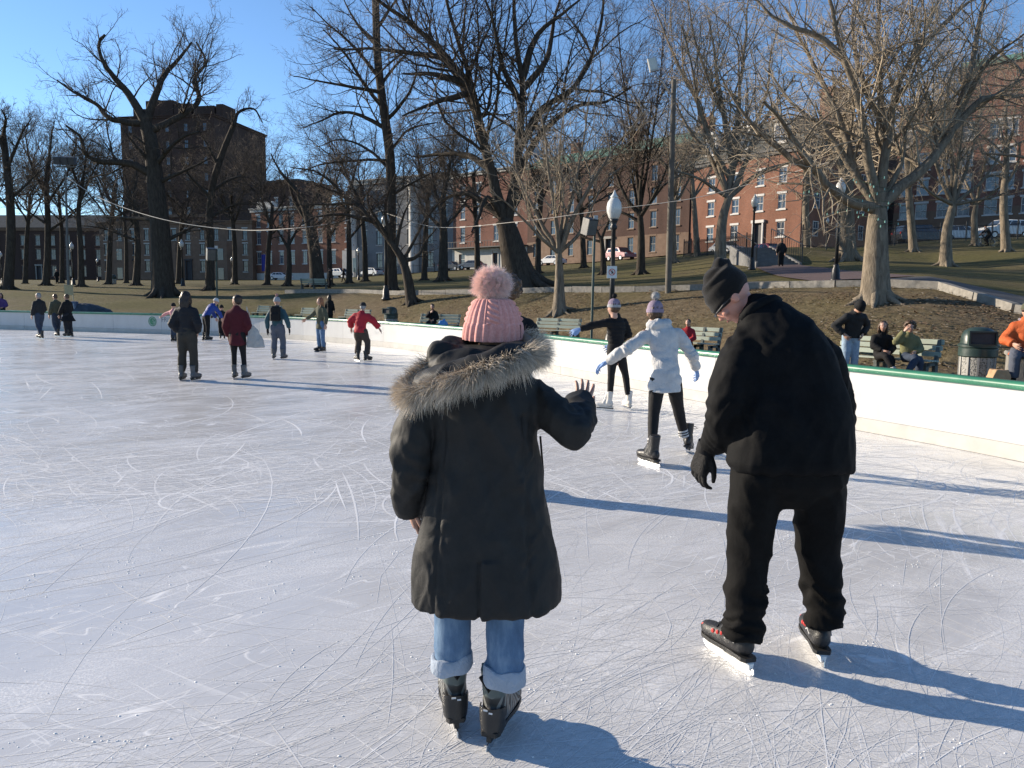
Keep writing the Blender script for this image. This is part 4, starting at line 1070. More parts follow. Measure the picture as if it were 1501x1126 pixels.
# C: long brick range with green copper roof
rC, W_, H_ = bld('green_roofed_brick_building', 'long shade-darkened brick building with green copper roof behind the globe lamp', (772, 128), (1006, 104), 258, 392, 16, BR_SHD, 8, [280, 308, 337, 368], (9, 19), cornice=0.9, cornice_m=ST_BR, trim=mat('cream_trim', (0.28, 0.26, 0.23), 0.7), sillm=ST_BR, door_cols=(4,), base_h=5.0, base_m=ST_BR)
mm = MB(); mm.loft([[Vector((-0.3, -0.3, H_+0.9)), Vector((W_+.3, -.3, H_+0.9)), Vector((W_+.3, 16.3, H_+0.9)), Vector((-.3, 16.3, H_+0.9))], [Vector((0.8, 1.4, H_+2.6)), Vector((W_-.8, 1.4, H_+2.6)), Vector((W_-.8, 15, H_+2.6)), Vector((.8, 15, H_+2.6))]]); mm.build('copper_roof', COPPER, rC)
for k in range(3): chimney(rC, W_*(0.1+0.4*k), 8, H_+1.5, 1.8, 1.2, 4, BR_RED)
# D: brick house with white ground floor
rD, W_, H_ = bld('white_based_brick_house', 'brick house with white painted ground floor behind the pink hat', (664, 140), (772, 128), 262, 400, 14, BR_RED, [0.14, 0.36, 0.60, 0.84], [285, 312, 346, 381], (9, 21), base_h=0, door_cols=(2,), cornice=0.7, cornice_m=ST_PALE)
hh = zpx(664, 366, 140)-(zpx(664, 400, 140)-1.0)
holes = [(W_*c-0.75, W_*c+0.75, 0.6, hh-0.9) for c in (0.14, 0.36, 0.60, 0.84)]
mm = wall_with_holes(W_+0.2, hh, holes, 0.12); mm.v = [(a-0.1, b-0.12, c) for a, b, c in mm.v]; mm.build('white_ground_floor', ST_PALE, rD)
mm = MB(); mm.box((W_/2, -0.75, hh+0.1), (W_+0.3, 1.4, 0.16)); bal = mm.build('balcony', DARKTR, rD)
for k in range(26): q = MB(); q.box((W_*(k+0.5)/26, -1.38, hh+0.65), (0.06, 0.06, 0.95)); q.build('railing_bar', DARKTR, bal)
q = MB(); q.box((W_/2, -1.38, hh+1.15), (W_, 0.09, 0.06)); q.build('railing', DARKTR, bal)
# E: pale stone houses with tall pilasters
rE, W_, H_ = bld('pale_stone_house', 'pale grey stone house with tall white pilasters behind the leaning tree', (522, 152), (664, 140), 272, 406, 14, ST_GREY, [0.1, 0.26, 0.42, 0.58, 0.78, 0.92], [292, 320, 350, 383], (10, 20), cornice=1.0, cornice_m=ST_PALE, trim=DARKTR, sillm=ST_PALE)
for f, wd in ((0.0, 1.5), (0.635, 2.0)):
    q = MB(); q.lathe([(wd*0.62, 0.4), (wd*0.62, 1.4), (wd*0.5, 1.8), (wd*0.46, H_-2), (wd*0.6, H_-0.9), (wd*0.62, H_-0.05)], (W_*f, -0.5, 0), 14); auto_smooth(q.build('pilaster', ST_PALE, rE))
q = MB(); q.box((0.6, -1.4, 3.0), (3.4, 2.4, 6.0)); q.build('porch', ST_PALE, rE)
q = MB(); q.box((2.1, -2.64, 3.2), (0.9, 0.06, 2.6)); q.build('pane', GLASS, rE)
# F: low orange brick house
rF, W_, H_ = bld('low_brick_house', 'low three storey orange brick house with a blue flag', (372, 166), (522, 152), 312, 416, 14, BR_OR, [0.07, 0.18, 0.30, 0.41, 0.53, 0.68, 0.80, 0.93], [325, 350, 379], (8, 17), cornice=0.9, cornice_m=ST_PALE, base_h=3.2, base_m=ST_PALE)
q = MB(); q.box((W_*0.12, 1.0, H_+1.6), (W_*0.16, 1.2, 1.2)); q.build('roof_parapet', ST_PALE, rF)
q = MB(); q.tube([(W_*0.2, -0.1, 5.8), (W_*0.2, -2.2, 7.2)], 0.05, 6); fl = q.build('flag_pole', WHITE_P, rF)
q = MB(); n_ = 8
q.loft([[Vector((W_*0.2-0.9+1.8*k/n_, -2.0+0.12*math.sin(k*1.3), z)) + Vector((0, t_, 0)) for z, t_ in ((3.6, 0), (7.0, 0), (7.0, 0.03), (3.6, 0.03))] for k in range(n_+1)]); q.build('flag', fabric('flag_blue', (0.03, 0.035, 0.22), 0.8), fl)
# G: dark brick tower
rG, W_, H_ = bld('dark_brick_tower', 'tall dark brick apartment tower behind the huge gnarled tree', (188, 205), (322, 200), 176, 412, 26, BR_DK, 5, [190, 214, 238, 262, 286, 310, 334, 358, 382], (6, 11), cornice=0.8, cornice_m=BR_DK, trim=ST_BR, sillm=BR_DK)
for a, b, c in ((0.12, 6, 3.0), (0.3, 8, 5.0), (0.55, 5, 4.0), (0.78, 6, 3.2), (0.95, 2, 3.5)):
    q = MB(); q.box((W_*a, 8, H_+0.8+c/2), (b, 6, c)); q.build('roof_block', BR_DK, rG)
q = MB(); q.box((W_*0.5, -0.12, H_*0.42), (W_+0.3, 0.5, 0.7)); q.build('string_course', ST_BR, rG)
# H: brownstones before the tower and low dark house right of it
rH, W_, H_ = bld('brownstone_row', 'brownstone row houses below the dark brick tower', (150, 172), (372, 164), 330, 414, 12, ST_BR, 11, [345, 366, 390], (7, 15), cornice=0.7, cornice_m=ST_BR, trim=DARKTR, sillm=ST_PALE, door_cols=(2, 6))
for k in range(3):
    q = MB(); c = W_*(0.16+0.33*k); q.loft([[Vector((c-2.4, 0, z)), Vector((c-1.5, -1.3, z)), Vector((c+1.5, -1.3, z)), Vector((c+2.4, 0, z))] for z in (0.2, H_*0.72)]); q.build('bay', ST_BR, rH)
    for zz in (0.22, 0.52):
        q = MB(); q.box((c, -1.32, H_*zz), (1.3, 0.08, 2.4)); q.build('pane', GLASS, rH)
rH2, W_, H_ = bld('dark_roofed_house', 'dark low house between the brick tower and the low orange brick house', (378, 190), (440, 184), 270, 410, 12, BR_DK, 3, [300, 330], (6, 14), cornice=0.5, cornice_m=DARKTR)
# I: far left terraces
rI, W_, H_ = bld('far_terrace', 'far pale trimmed brick terrace behind the trees at the left edge', (-120, 185), (158, 180), 338, 414, 12, BR_DK, 13, [352, 372, 396], (7, 14), cornice=0.7, cornice_m=ST_BR, trim=MATS['cream_trim'], sillm=ST_BR, door_cols=(3, 8))
q = MB(); q.loft([[Vector((-0.4, -0.4, H_+0.7)), Vector((W_+.4, -.4, H_+0.7)), Vector((W_+.4, 12, H_+0.7)), Vector((-.4, 12, H_+0.7))], [Vector((1, 4, H_+4)), Vector((W_-1, 4, H_+4)), Vector((W_-1, 8, H_+4)), Vector((1, 8, H_+4))]]); q.build('roof', SLATE, rI)
# ------------------------------------------------------------------ street furniture
BLACKM = mat('black_iron', (0.018, 0.019, 0.02), 0.45, 0.25, 6)
GLOBE = mat('globe_glass', (0.62, 0.61, 0.57), 0.22, 0.05, 3, spec=0.6)
def share_copy(parts, root):
    for n, me, sub in parts:
        o = new_obj(n, me, None, root)
        for n2, me2 in sub: new_obj(n2, me2, None, o)
def mk_lamp():
    m = MB(); m.lathe([(0.24, 0), (0.24, 0.12), (0.19, 0.16), (0.17, 0.55), (0.12, 0.68), (0.13, 0.74), (0.09, 0.8)], n=14); a = m.mesh('base', True); a.materials.append(BLACKM)
    m = MB(); m.lathe([(0.085, 0.78), (0.07, 2.2), (0.06, 3.55), (0.10, 3.6), (0.10, 3.66), (0.07, 3.7), (0.11, 3.8), (0.13, 3.86)], n=12); b = m.mesh('pole', True); b.materials.append(BLACKM)
    m = MB(); m.lathe([(0.11, 3.85), (0.15, 3.9), (0.205, 4.05), (0.215, 4.18), (0.19, 4.32), (0.12, 4.42), (0.085, 4.45)], n=18); c = m.mesh('globe', True); c.materials.append(GLOBE)
    m = MB(); m.lathe([(0.10, 4.44), (0.11, 4.48), (0.06, 4.54), (0.035, 4.6), (0.012, 4.66)], n=12); d = m.mesh('finial', True); d.materials.append(GLOBE)
    return [('base', a, []), ('pole', b, []), ('globe', c, [('finial', d)])]
LAMP = mk_lamp()
def lamp(px, Y, top, label, s=None):
    p = gp(px, Y); h = J(px, top, Y).z-p.z
    o = empty('street_lamp', p-Vector((0, 0, 0.03)), label, 'lamp', 'black lamp posts with white globes'); k = s or h/4.66; o.scale = (k, k, k)
    share_copy(LAMP, o); return o
lamp(897, 22, 277, 'near black lamp post with white globe and a small sign behind the striped hat skater')
lamp(1100, 45, 283, 'black globe lamp post at the foot of the stone steps')
lamp(1207, 62, 318, 'small far globe lamp post right of the stone steps')
lamp(1223, 31.5, 258, 'globe lamp post half hidden by branches left of the broad tree on the bank')
lamp(341, 120, 376, 'tiny globe lamp post at the right foot of the dark brick tower')
lamp(109, 80, 354, 'globe lamp post just right of the floodlight pole')
lamp(145, 125, 378, 'tiny globe lamp post beside the brownstones on the left lawn')
lamp(269, 73, 350, 'globe lamp post just right of the huge gnarled trunk')
lamp(5, 90, 368, 'globe lamp post at the far left edge')
lamp(526, 105, 362, 'globe lamp post in front of the pale stone house')
lamp(566, 47, 308, 'globe lamp post directly left of the leaning tree trunk')
# small sign fixed to the near lamp
p = J(897, 399, 21.85); sg = empty('prohibition_sign', p, 'small white sign with a red ring and slash on the near lamp post', 'sign')
m = MB(); m.box((0, 0, 0), (0.28, 0.015, 0.34)); m.build('plate', mat('sign_white', (0.80, 0.78, 0.74), 0.5, 0.04), sg)
m = MB()
for k in range(24):
    a, b = 2*math.pi*k/24, 2*math.pi*(k+1)/24
    m.add([Vector((r*math.cos(t), -0.012, r*math.sin(t))) for r, t in ((0.075, a), (0.095, a), (0.095, b), (0.075, b))], [(0, 1, 2, 3)])
m.build('ring', mat('sign_red', (0.62, 0.10, 0.06), 0.5), sg)
m = MB(); m.box((0, -0.0135, 0), (0.16, 0.001, 0.02), M=Matrix.Rotation(0.8, 3, 'Y')); m.build('slash', mat('sign_red'), sg)
m = MB(); m.box((0, -0.0155, 0), (0.025, 0.001, 0.10)); m.box((0.025, -0.0155, -0.01), (0.025, 0.001, 0.04)); m.build('symbol', DARKTR, sg)
# wooden pole with floodlight
p = gp(979, 33.6); t1 = J(988, 117, 33.6)
r_ = empty('wooden_pole', p, 'tall grey wooden utility pole with a floodlight arm', 'pole')
WOODG = mat('weathered_wood', (0.13, 0.115, 0.095), 0.9, 0.2, 3, 0.5, 25)
m = MB(); m.tube([Vector((0, 0, -0.1)), (t1-p)*0.5, t1-p], [0.135, 0.12, 0.10], 10); auto_smooth(m.build('pole', WOODG, r_))
m = MB(); a_ = J(985, 140, 33.6)-p; m.tube([a_, J(970, 118, 33.3)-p, J(960, 112, 33.2)-p], 0.035, 6); m.build('arm', mat('galv', (0.42, 0.43, 0.44), 0.5, 0.1, metal=0.6), r_)
m = MB(); c_ = J(957, 95, 33.2)-p; m.box(c_, (0.36, 0.18, 0.55), M=Matrix.Rotation(-0.25, 3, 'Y')); fl = m.build('floodlight', mat('galv'), r_)
m = MB(); m.box(c_+Vector((-0.02, -0.1, 0)), (0.30, 0.03, 0.46), M=Matrix.Rotation(-0.25, 3, 'Y')); m.build('lens', mat('lens', (0.55, 0.60, 0.56), 0.2, 0.1), fl)
# floodlight pole on the left
p = gp(101, 64); t1 = J(96, 250, 64)
r_ = empty('floodlight_pole', p, 'thin tall floodlight pole on the left lawn holding the white cable', 'pole')
m = MB(); m.tube([(0, 0, -0.1), t1-p], [0.12, 0.07], 8); m.build('pole', mat('pole_grey', (0.15, 0.145, 0.135), 0.6, 0.15), r_)
m = MB(); m.box(t1-p+Vector((0, 0, 0.3)), (1.5, 0.1, 0.1)); m.build('crossbar', mat('pole_grey'), r_)
for s_ in (-0.5, 0.15, 0.7):
    m = MB(); m.box(t1-p+Vector((s_, -0.2, 0.75)), (0.5, 0.35, 0.6), M=Matrix.Rotation(0.3, 3, 'X')); m.build('floodlight', mat('flood_grey', (0.08, 0.083, 0.09), 0.5), r_)
# speakers on poles
def speaker_pole(px, Y, top, label, s=1.0):
    p = gp(px, Y); h = J(px, top, Y).z-p.z
    r_ = empty('speaker_pole', p, label, 'speaker', 'loudspeakers on green poles by the rink')
    m = MB(); m.tube([(0, 0, 0), (0.03, 0, h)], 0.045*s, 8); m.build('pole', mat('pole_green', (0.05, 0.075, 0.06), 0.5), r_)
    M_ = Matrix.Rotation(0.55, 3, 'Z') @ Matrix.Rotation(0.28, 3, 'X')
    m = MB(); m.box(Vector((-0.16*s, -0.12, h-0.35*s)), (0.40*s, 0.36*s, 0.56*s), M=M_); b = m.build('cabinet', BLACKM, r_)
    m = MB(); m.box(Vector((-0.16*s, -0.12, h-0.35*s))+M_ @ Vector((-0.01, -0.185*s, 0)), (0.36*s, 0.02, 0.50*s), M=M_); m.build('grille', mat('grille_grey', (0.10, 0.10, 0.093), 0.7), b)
    m = MB(); m.box(Vector((0.05, -0.02, h-0.02)), (0.14*s, 0.05, 0.14*s)); m.build('bracket', WHITE_P, r_)
speaker_pole(868, 21, 318, 'black loudspeaker on a thin green pole left of the near globe lamp', 0.78)
speaker_pole(318, 36.5, 362, 'small far loudspeaker on a thin dark pole behind the burgundy coat skater')
# white light cables
def cable(pts, rad, label):
    P = catmull(pts, 10); o = empty('overhead_cable', P[0], label, 'cable'); m = MB(); m.tube(P, rad, 5); m.build('cable', mat('cable_white', (0.50, 0.47, 0.42), 0.6), o)
    q = MB(); q.ball(P[0], 0.09, 8, 6); q.build('clamp', BLACKM, o, origin=P[0])
    o.children[0].data.transform(Matrix.Translation(-Vector(P[0])))
cable([J(95, 258, 64), J(150, 292, 61), J(240, 322, 56), J(345, 337, 52), J(440, 334, 47), J(520, 321, 48), J(563, 308, 47)], 0.026, 'white cable sagging from the floodlight pole across the left trees')
cable([J(563, 312, 47), J(640, 333, 41), J(760, 325, 34), J(860, 312, 31), J(905, 306, 30.5), J(1015, 291, 29), J(1110, 267, 28), J(1215, 238, 26)], 0.012, 'thin white cable running past the near globe lamp to the right trees')
# benches
SLAT = mat('bench_slat', (0.34, 0.38, 0.31), 0.6, 0.15, 4, 0.2, 30); CONC = mat('bench_leg', (0.10, 0.11, 0.10), 0.8, 0.2, 5)
def mk_bench():
    L_ = []
    for i in range(3):
        m = MB(); m.cbox((0, 0.23+0.05*i, 0.56+0.125*i), (1.0, 0.032, 0.10), 0.008); me = m.mesh('back_slat'); me.materials.append(SLAT); L_.append(('back_slat', me, []))
    for i in range(4):
        m = MB(); m.cbox((0, -0.22+0.115*i, 0.445-0.006*i), (1.0, 0.10, 0.032), 0.008); me = m.mesh('seat_slat'); me.materials.append(SLAT); L_.append(('seat_slat', me, []))
    return L_
BSL = mk_bench()
def mk_support():
    m = MB(); t = 0.035
    for pr in ([(-0.26, 0.0), (-0.17, 0.0), (-0.12, 0.42), (-0.25, 0.42)], [(0.17, 0.0), (0.30, 0.0), (0.24, 0.42), (0.12, 0.42)], [(-0.26, 0.36), (0.24, 0.36), (0.24, 0.425), (-0.26, 0.425)], [(0.16, 0.38), (0.245, 0.38), (0.375, 0.90), (0.31, 0.90)]):
        m.add([(s_*t, a, b) for s_ in (-1, 1) for a, b in pr], [(3, 2, 1, 0), (4, 5, 6, 7), (0, 1, 5, 4), (1, 2, 6, 5), (2, 3, 7, 6), (3, 0, 4, 7)])
    me = m.mesh('support'); me.materials.append(CONC); return me
BSUP = mk_support()
def bench(l, r, label, flip=False):
    a, b = Vector(XY(*l)), Vector(XY(*r)); d = b-a; c = (a+b)/2
    z = ground(c.x, c.y)
    o = empty('park_bench', (c.x, c.y, z+0.0), label, 'bench', 'slatted park benches', math.atan2(d.y, d.x)+(math.pi if flip else 0))
    for n_, me, _ in BSL:
        q = new_obj(n_, me, None, o); q.scale = (d.length, 1, 1)
    for k in (-0.46, 0, 0.46):
        q = new_obj('support', BSUP, None, o); q.location = (k*d.length, 0, -0.03)
    return o
bench((1226, 17.3), (1378, 15.5), 'pale green slatted bench behind the boards where two women sit')
bench((781, 28.8), (847, 27.7), 'empty pale green slatted bench at the foot of the slim vase tree')
bench((611, 33.6), (670, 32.7), 'pale slatted bench behind the boards where a dark dressed man sits with a blue bag')
bench((436, 45.8), (474, 44.8), 'pale slatted bench behind the long haired woman in jeans')
bench((372, 47.4), (408, 46.6), 'pale slatted bench behind the backpack skater')
bench((500, 42.5), (538, 41.5), 'pale slatted bench behind the red jacket skater')
bench((1000, 21.4), (1052, 20.6), 'dark slatted bench where the child in red sits')
bench((442, 61), (480, 61), 'park bench alone on the far lawn left of the leaning tree', True)
# litter bins
def bin_(px, Y, label, s=1.0, rz=-0.35):
    p = gp(px, Y)
    o = empty('litter_bin', p, label, 'litter bin', 'dome topped litter bins', rz); o.scale = (s, s, s)
    m = MB(); m.lathe([(0.27, 0.02), (0.285, 0.06), (0.30, 0.70), (0.30, 0.72)], n=22); auto_smooth(m.build('body', MATS['bin_mesh'], o), 30)
    for k in range(11):
        a = 2*math.pi*k/11; m = MB(); m.box((0.302*math.cos(a), 0.302*math.sin(a), 0.38), (0.02, 0.035, 0.64), rz=a); m.build('rib', MATS['bin_rib'], o)
    m = MB(); m.lathe([(0.31, 0.70), (0.33, 0.72), (0.33, 0.86), (0.315, 0.88), (0.345, 0.89), (0.345, 0.93), (0.31, 0.95), (0.30, 1.08), (0.26, 1.18), (0.17, 1.24), (0.06, 1.26)], n=22); lid = auto_smooth(m.build('lid', MATS['bin_green'], o), 35)
    m = MB(); m.box((0, -0.27, 1.05), (0.40, 0.16, 0.03)); m.box((0, -0.27, 1.05), (0.01, 0.01, 0.01))
    m = MB()
    for c, q in (((-0.215, -0.27, 1.06), (0.03, 0.18, 0.27)), ((0.215, -0.27, 1.06), (0.03, 0.18, 0.27)), ((0, -0.27, 1.18), (0.40, 0.18, 0.03)), ((0, -0.27, 0.94), (0.40, 0.18, 0.03))): m.box(c, q)
    m.build('opening_frame', MATS['bin_green'], lid)
    m = MB(); m.box((0, -0.29, 1.06), (0.39, 0.06, 0.205)); m.build('opening', DARKTR, lid)
mbn = bpy.data.materials.new('bin_mesh'); t = NT(mbn)
sp = t.N('SeparateXYZ'); t.L(t.coord(), sp.inputs[0])
v_ = t.N('TexVoronoi'); v_.inputs['Scale'].default_value = 38; t.L(t.coord(), v_.inputs['Vector'])
t.set(base=t.ramp(v_.outputs['Distance'], [(0.25, (0.05, 0.055, 0.05)), (0.5, (0.33, 0.32, 0.29))]), rough=0.6, normal=t.bump(v_.outputs['Distance'], 0.8, 0.01)); MATS['bin_mesh'] = mbn
mat('bin_rib', (0.36, 0.35, 0.32), 0.6, 0.15); mat('bin_green', (0.024, 0.044, 0.038), 0.4, 0.2, 5, spec=0.5)
bin_(1440, 13.7, 'large dark green domed litter bin behind the boards near the orange jacket', 0.95)
bin_(573, 33.5, 'dark litter bin behind the boards between the red jacket skater and the seated man', 0.92, -0.6)
bin_(168, 92, 'tiny dark litter bin on the far left lawn', 0.9)
# notice board, blue box and dark heap at the left boards
p = gp(101, 37.6); o = empty('easel_board', p, 'small tan easel board standing behind the left boards', 'sign board')
m = MB(); m.box((0, 0, 1.75), (0.40, 0.03, 0.5)); m.build('board', mat('tan_board', (0.45, 0.36, 0.20), 0.8, 0.2), o)
for s_ in (-0.2, 0.2): m = MB(); m.tube([(s_, 0.02, 0), (s_*0.95, 0.02, 2.05)], 0.022, 6); m.build('leg', mat('easel_wood', (0.5, 0.42, 0.28), 0.8), o)
p = gp(107, 37.2); o = empty('blue_box', p, 'blue grey box behind the left boards under the easel', 'box')
m = MB(); m.cbox((0, 0, 0.6), (0.36, 0.3, 1.2), 0.03); m.build('case', mat('box_blue', (0.10, 0.13, 0.20), 0.5), o)
m = MB(); m.box((0, -0.16, 0.95), (0.26, 0.02, 0.3)); m.build('door', mat('box_pale', (0.35, 0.38, 0.42), 0.4), o)
p = gp(122, 37.4); m = MB()
for k in range(46):
    x_ = rng.gauss(0, 0.75); hgt = 1.25*math.exp(-(x_/1.0)**2)
    m.ball((p.x+x_, p.y+rng.uniform(-.4, .4), max(0, rng.uniform(0.2, 0.9)*hgt)), (rng.uniform(.12, .3), rng.uniform(.12, .3), rng.uniform(.1, .2)), 7, 5)
m.ball((p.x, p.y, 0.0), (1.9, 0.6, 1.12), 16, 8)
V, N, Fq = remesh(m, 0.05, 2); V = V+N*(0.04*vnoise(V, 5))[:, None]
hp = empty('snow_heap', p, 'low dark heap of dirty shaved snow behind the left boards', 'heap'); new_obj('heap', np_mesh('heap', V-np.array(p), Fq), mat('dirty_snow', (0.05, 0.06, 0.075), 0.8, 0.5, 3, 0.6, 12), hp)
# fences
def fence(l, r, h, label, step=0.13, sag=True):
    a, b = Vector(XY(*l)), Vector(XY(*r)); d = b-a; L_ = d.length; n = int(L_/step); u = d/L_
    o = empty('iron_fence', (a.x, a.y, ground(a.x, a.y)), label, 'fence')
    P = [(a.x+u.x*L_*k/n, a.y+u.y*L_*k/n) for k in range(n+1)]; Z = [ground(*q) for q in P]
    m = MB()
    for k in range(n+1): m.box(Vector((P[k][0], P[k][1], Z[k]+h/2+0.05))-o.location, (0.022, 0.022, h))
    m.build('pickets', BLACKM, o)['kind'] = 'stuff'
    for zz in (0.2, h-0.12):
        m = MB(); m.tube([Vector((P[k][0], P[k][1], Z[k]+zz))-o.location for k in range(0, n+1, 6)], 0.025, 4); m.build('rail', BLACKM, o)
    for k in range(0, n+1, 18):
        m = MB(); m.box(Vector((P[k][0], P[k][1], Z[k]+h/2+0.1))-o.location, (0.08, 0.08, h+0.25)); m.build('post', BLACKM, o)
fence((1172, 57), (1330, 61.5), 1.5, 'black iron picket fence just right of the stone steps')
fence((1334, 61.6), (1620, 63), 1.3, 'black iron picket fence along the street at the right edge', 0.12)
fence((1000, 78), (1102, 60), 1.5, 'black iron picket fence left of the stone steps')
fence((520, 128), (700, 112), 1.4, 'far iron fence in front of the pale stone house', 0.25)
# stone steps with rails
p = gp(1137, 47.8); top = gp(1140, 55)
st = empty('stone_steps', p, 'grey stone steps with iron handrails climbing to the street', 'steps')
STN = mat('step_stone', (0.15, 0.15, 0.15), 0.85, 0.2, 3)
nst = 9; rise = (top.z-p.z)/nst; wv = 2.5
for k in range(nst):
    m = MB(); m.box((0.02*k, 0.35+0.62*k, rise*(k+0.5)-0.1), (wv, 0.66, rise+0.2)); m.build('step', STN, st)
for s_ in (-1, 1):
    m = MB(); m.add([(s_*(wv/2+0.02)+w_, y_, z_) for w_ in (0, s_*0.14) for y_, z_ in ((-0.3, -0.3), (-0.3, 0.15), (nst*0.62, rise*nst+0.15), (nst*0.62, -0.3))], [(0, 1, 2, 3), (7, 6, 5, 4), (0, 4, 5, 1), (1, 5, 6, 2), (2, 6, 7, 3), (3, 7, 4, 0)]); m.build('cheek_wall', STN, st)
    m = MB(); m.tube([(s_*(wv/2+0.15), -0.3, 0.2), (s_*(wv/2+0.15), -0.3, 1.25), (s_*(wv/2+0.15), nst*0.62, rise*nst+1.3), (s_*(wv/2+0.15), nst*0.62, rise*nst+0.3)], 0.04, 6); hr = m.build('handrail', BLACKM, st)
    for k in range(14): y_ = nst*0.62*k/14; m = MB(); m.box((s_*(wv/2+0.15), y_, rise*nst*k/14+0.75), (0.025, 0.025, 1.0)); m.build('baluster', BLACKM, hr)
# cars
TYRE = mat('tyre', (0.02, 0.02, 0.02), 0.8); RIM = mat('rim', (0.45, 0.45, 0.46), 0.35, 0.1, metal=0.8); CGL = glass_mat('car_glass', (0.02, 0.025, 0.03)); TAIL = mat('tail_lamp', (0.4, 0.02, 0.015), 0.3); HEADL = mat('head_lamp', (0.7, 0.7, 0.68), 0.2)
SEDAN = ([(-2.2, .35), (-2.25, .75), (-2.05, .92), (-1.55, .98), (1.05, .95), (1.95, .82), (2.22, .66), (2.25, .35)], [(-1.75, .95), (-1.2, 1.40), (0.35, 1.44), (1.15, .95)], 1.75)
SUVP = ([(-2.3, .42), (-2.36, .9), (-2.25, 1.08), (-1.9, 1.10), (1.15, 1.08), (2.1, .98), (2.34, .8), (2.36, .42)], [(-2.2, 1.08), (-2.0, 1.66), (0.45, 1.72), (1.25, 1.08)], 1.9)
def car(px, Y, yaw, colr, label, prof=SEDAN, rough=0.3):
    x, y = XY(px, Y); z = ground(x, y)+0.09
    o = empty('parked_car', (x, y, z), label, 'car', 'cars parked along the street', yaw)
    pm = mat('car_paint_%d_%d_%d' % tuple(int(c*100) for c in colr), colr, rough, 0.05, 2, spec=0.6)
    lo, cab, w = prof
    def section(P, w0, w1, z0, z1):
        m = MB(); n = len(P); zr = max(q[1] for q in P); zl = min(q[1] for q in P)
        rings = []
        for f in (-1, -0.92, 0.92, 1):
            ins = 0.06 if abs(f) == 1 else 0.0
            rings.append([Vector((a*(1-ins*0.4), f*(w0+(w1-w0)*(b-zl)/(zr-zl))/2, b-(ins if b == zr else 0))) for a, b in P])
        m.loft(rings); return m
    auto_smooth(section(lo, w, w*0.96, 0, 1).build('body', pm, o), 35)
    auto_smooth(section(cab, w*0.92, w*0.74, 0, 1).build('cabin', pm, o), 35)
    for s_ in (-1, 1):
        (a0, b0), (a1, b1), (a2, b2), (a3, b3) = cab; m = MB()
        def pt(u, v):
            lx = a0+(a1-a0)*v; rx = a3+(a2-a3)*v; zz = b0+(b1-b0)*v; ww = (w*0.92+(w*0.74-w*0.92)*v)/2
            return Vector((lx+(rx-lx)*u, s_*(ww+0.012), zz))
        for u0, u1 in ((0.10, 0.36), (0.40, 0.66), (0.69, 0.90)): m.add([pt(u0, .12), pt(u1, .12), pt(u1, .88), pt(u0, .88)], [(0, 1, 2, 3)])
        m.build('side_windows', CGL, o)
    for (p0, p1), nm in (((cab[3], cab[2]), 'windscreen'), ((cab[0], cab[1]), 'rear_window')):
        m = MB(); sg_ = 1 if nm == 'windscreen' else -1
        m.add([Vector((p0[0]+(p1[0]-p0[0])*v+sg_*0.015, f*(w*0.92+(w*0.74-w*0.92)*v)/2*0.86, p0[1]+(p1[1]-p0[1])*v+0.01)) for f, v in ((-1, .1), (1, .1), (1, .9), (-1, .9))], [(0, 1, 2, 3)]); m.build(nm, CGL, o)
    for sx in (-1.38, 1.38):
        for sy in (-1, 1):
            m = MB(); c0 = Vector((sx, sy*(w/2-0.19), 0.33)); m.tube([c0, c0+Vector((0, sy*0.2, 0))], 0.34, 18); wl_ = auto_smooth(m.build('wheel', TYRE, o), 40)
            m = MB(); m.tube([c0+Vector((0, sy*0.195, 0)), c0+Vector((0, sy*0.215, 0))], 0.21, 14); m.build('rim', RIM, wl_)
    for sy in (-1, 1):
        xe = lo[5][0]+0.16; m = MB(); m.cbox((xe, sy*w*0.37, 0.70 if prof is SEDAN else 0.88), (0.2, 0.32, 0.15), 0.03); m.build('headlight', HEADL, o)
        xe = lo[1][0]+0.03; m = MB(); m.cbox((xe, sy*w*0.39, 0.82 if prof is SEDAN else 1.0), (0.1, 0.24, 0.18), 0.03); m.build('tail_light', TAIL, o)
def syaw(px): 
    a = Vector((np.interp(px-30, [q[0] for q in ST], [XY(*q)[0] for q in ST]), np.interp(px-30, [q[0] for q in ST], [q[1] for q in ST])))
    b = Vector((np.interp(px+30, [q[0] for q in ST], [XY(*q)[0] for q in ST]), np.interp(px+30, [q[0] for q in ST], [q[1] for q in ST])))
    return math.atan2((b-a).y, (b-a).x)
car(1462, 70, math.pi+0.05, (0.70, 0.69, 0.66), 'white estate car with big wheels parked behind the right fence', SUVP)
car(1400, 70, 0.03, (0.62, 0.62, 0.60), 'white car behind the pale trunked tree at the right fence', SEDAN)
car(1345, 69.5, 0.03, (0.02, 0.022, 0.026), 'black car behind the right iron fence', SUVP)
car(1062, 84, syaw(1062), (0.45, 0.48, 0.52), 'silver blue hatchback parked in front of the mansard town house', SEDAN)
car(1124, 76, syaw(1124), (0.42, 0.03, 0.04), 'bright red car behind the top of the stone steps', SEDAN)
car(808, 114, syaw(808)+math.pi, (0.70, 0.69, 0.67), 'white saloon parked behind the slim vase tree', SEDAN)
car(908, 101, syaw(908), (0.20, 0.02, 0.03), 'dark red car behind the near globe lamp', SUVP)
car(662, 123, syaw(662), (0.03, 0.033, 0.04), 'dark car left of the white based house', SEDAN)
car(692, 121, syaw(692)+math.pi, (0.10, 0.12, 0.15), 'slate coloured car in front of the white based house', SEDAN)
car(412, 148.5, syaw(412), (0.55, 0.57, 0.60), 'silver car parked behind the thick leaning trunk', SEDAN)
car(546, 137, syaw(546)+math.pi, (0.62, 0.63, 0.62), 'pale car parked in front of the pale stone house', SEDAN)
car(500, 141, syaw(500), (0.30, 0.32, 0.34), 'grey car between the thin trees by the low brick house', SUVP)
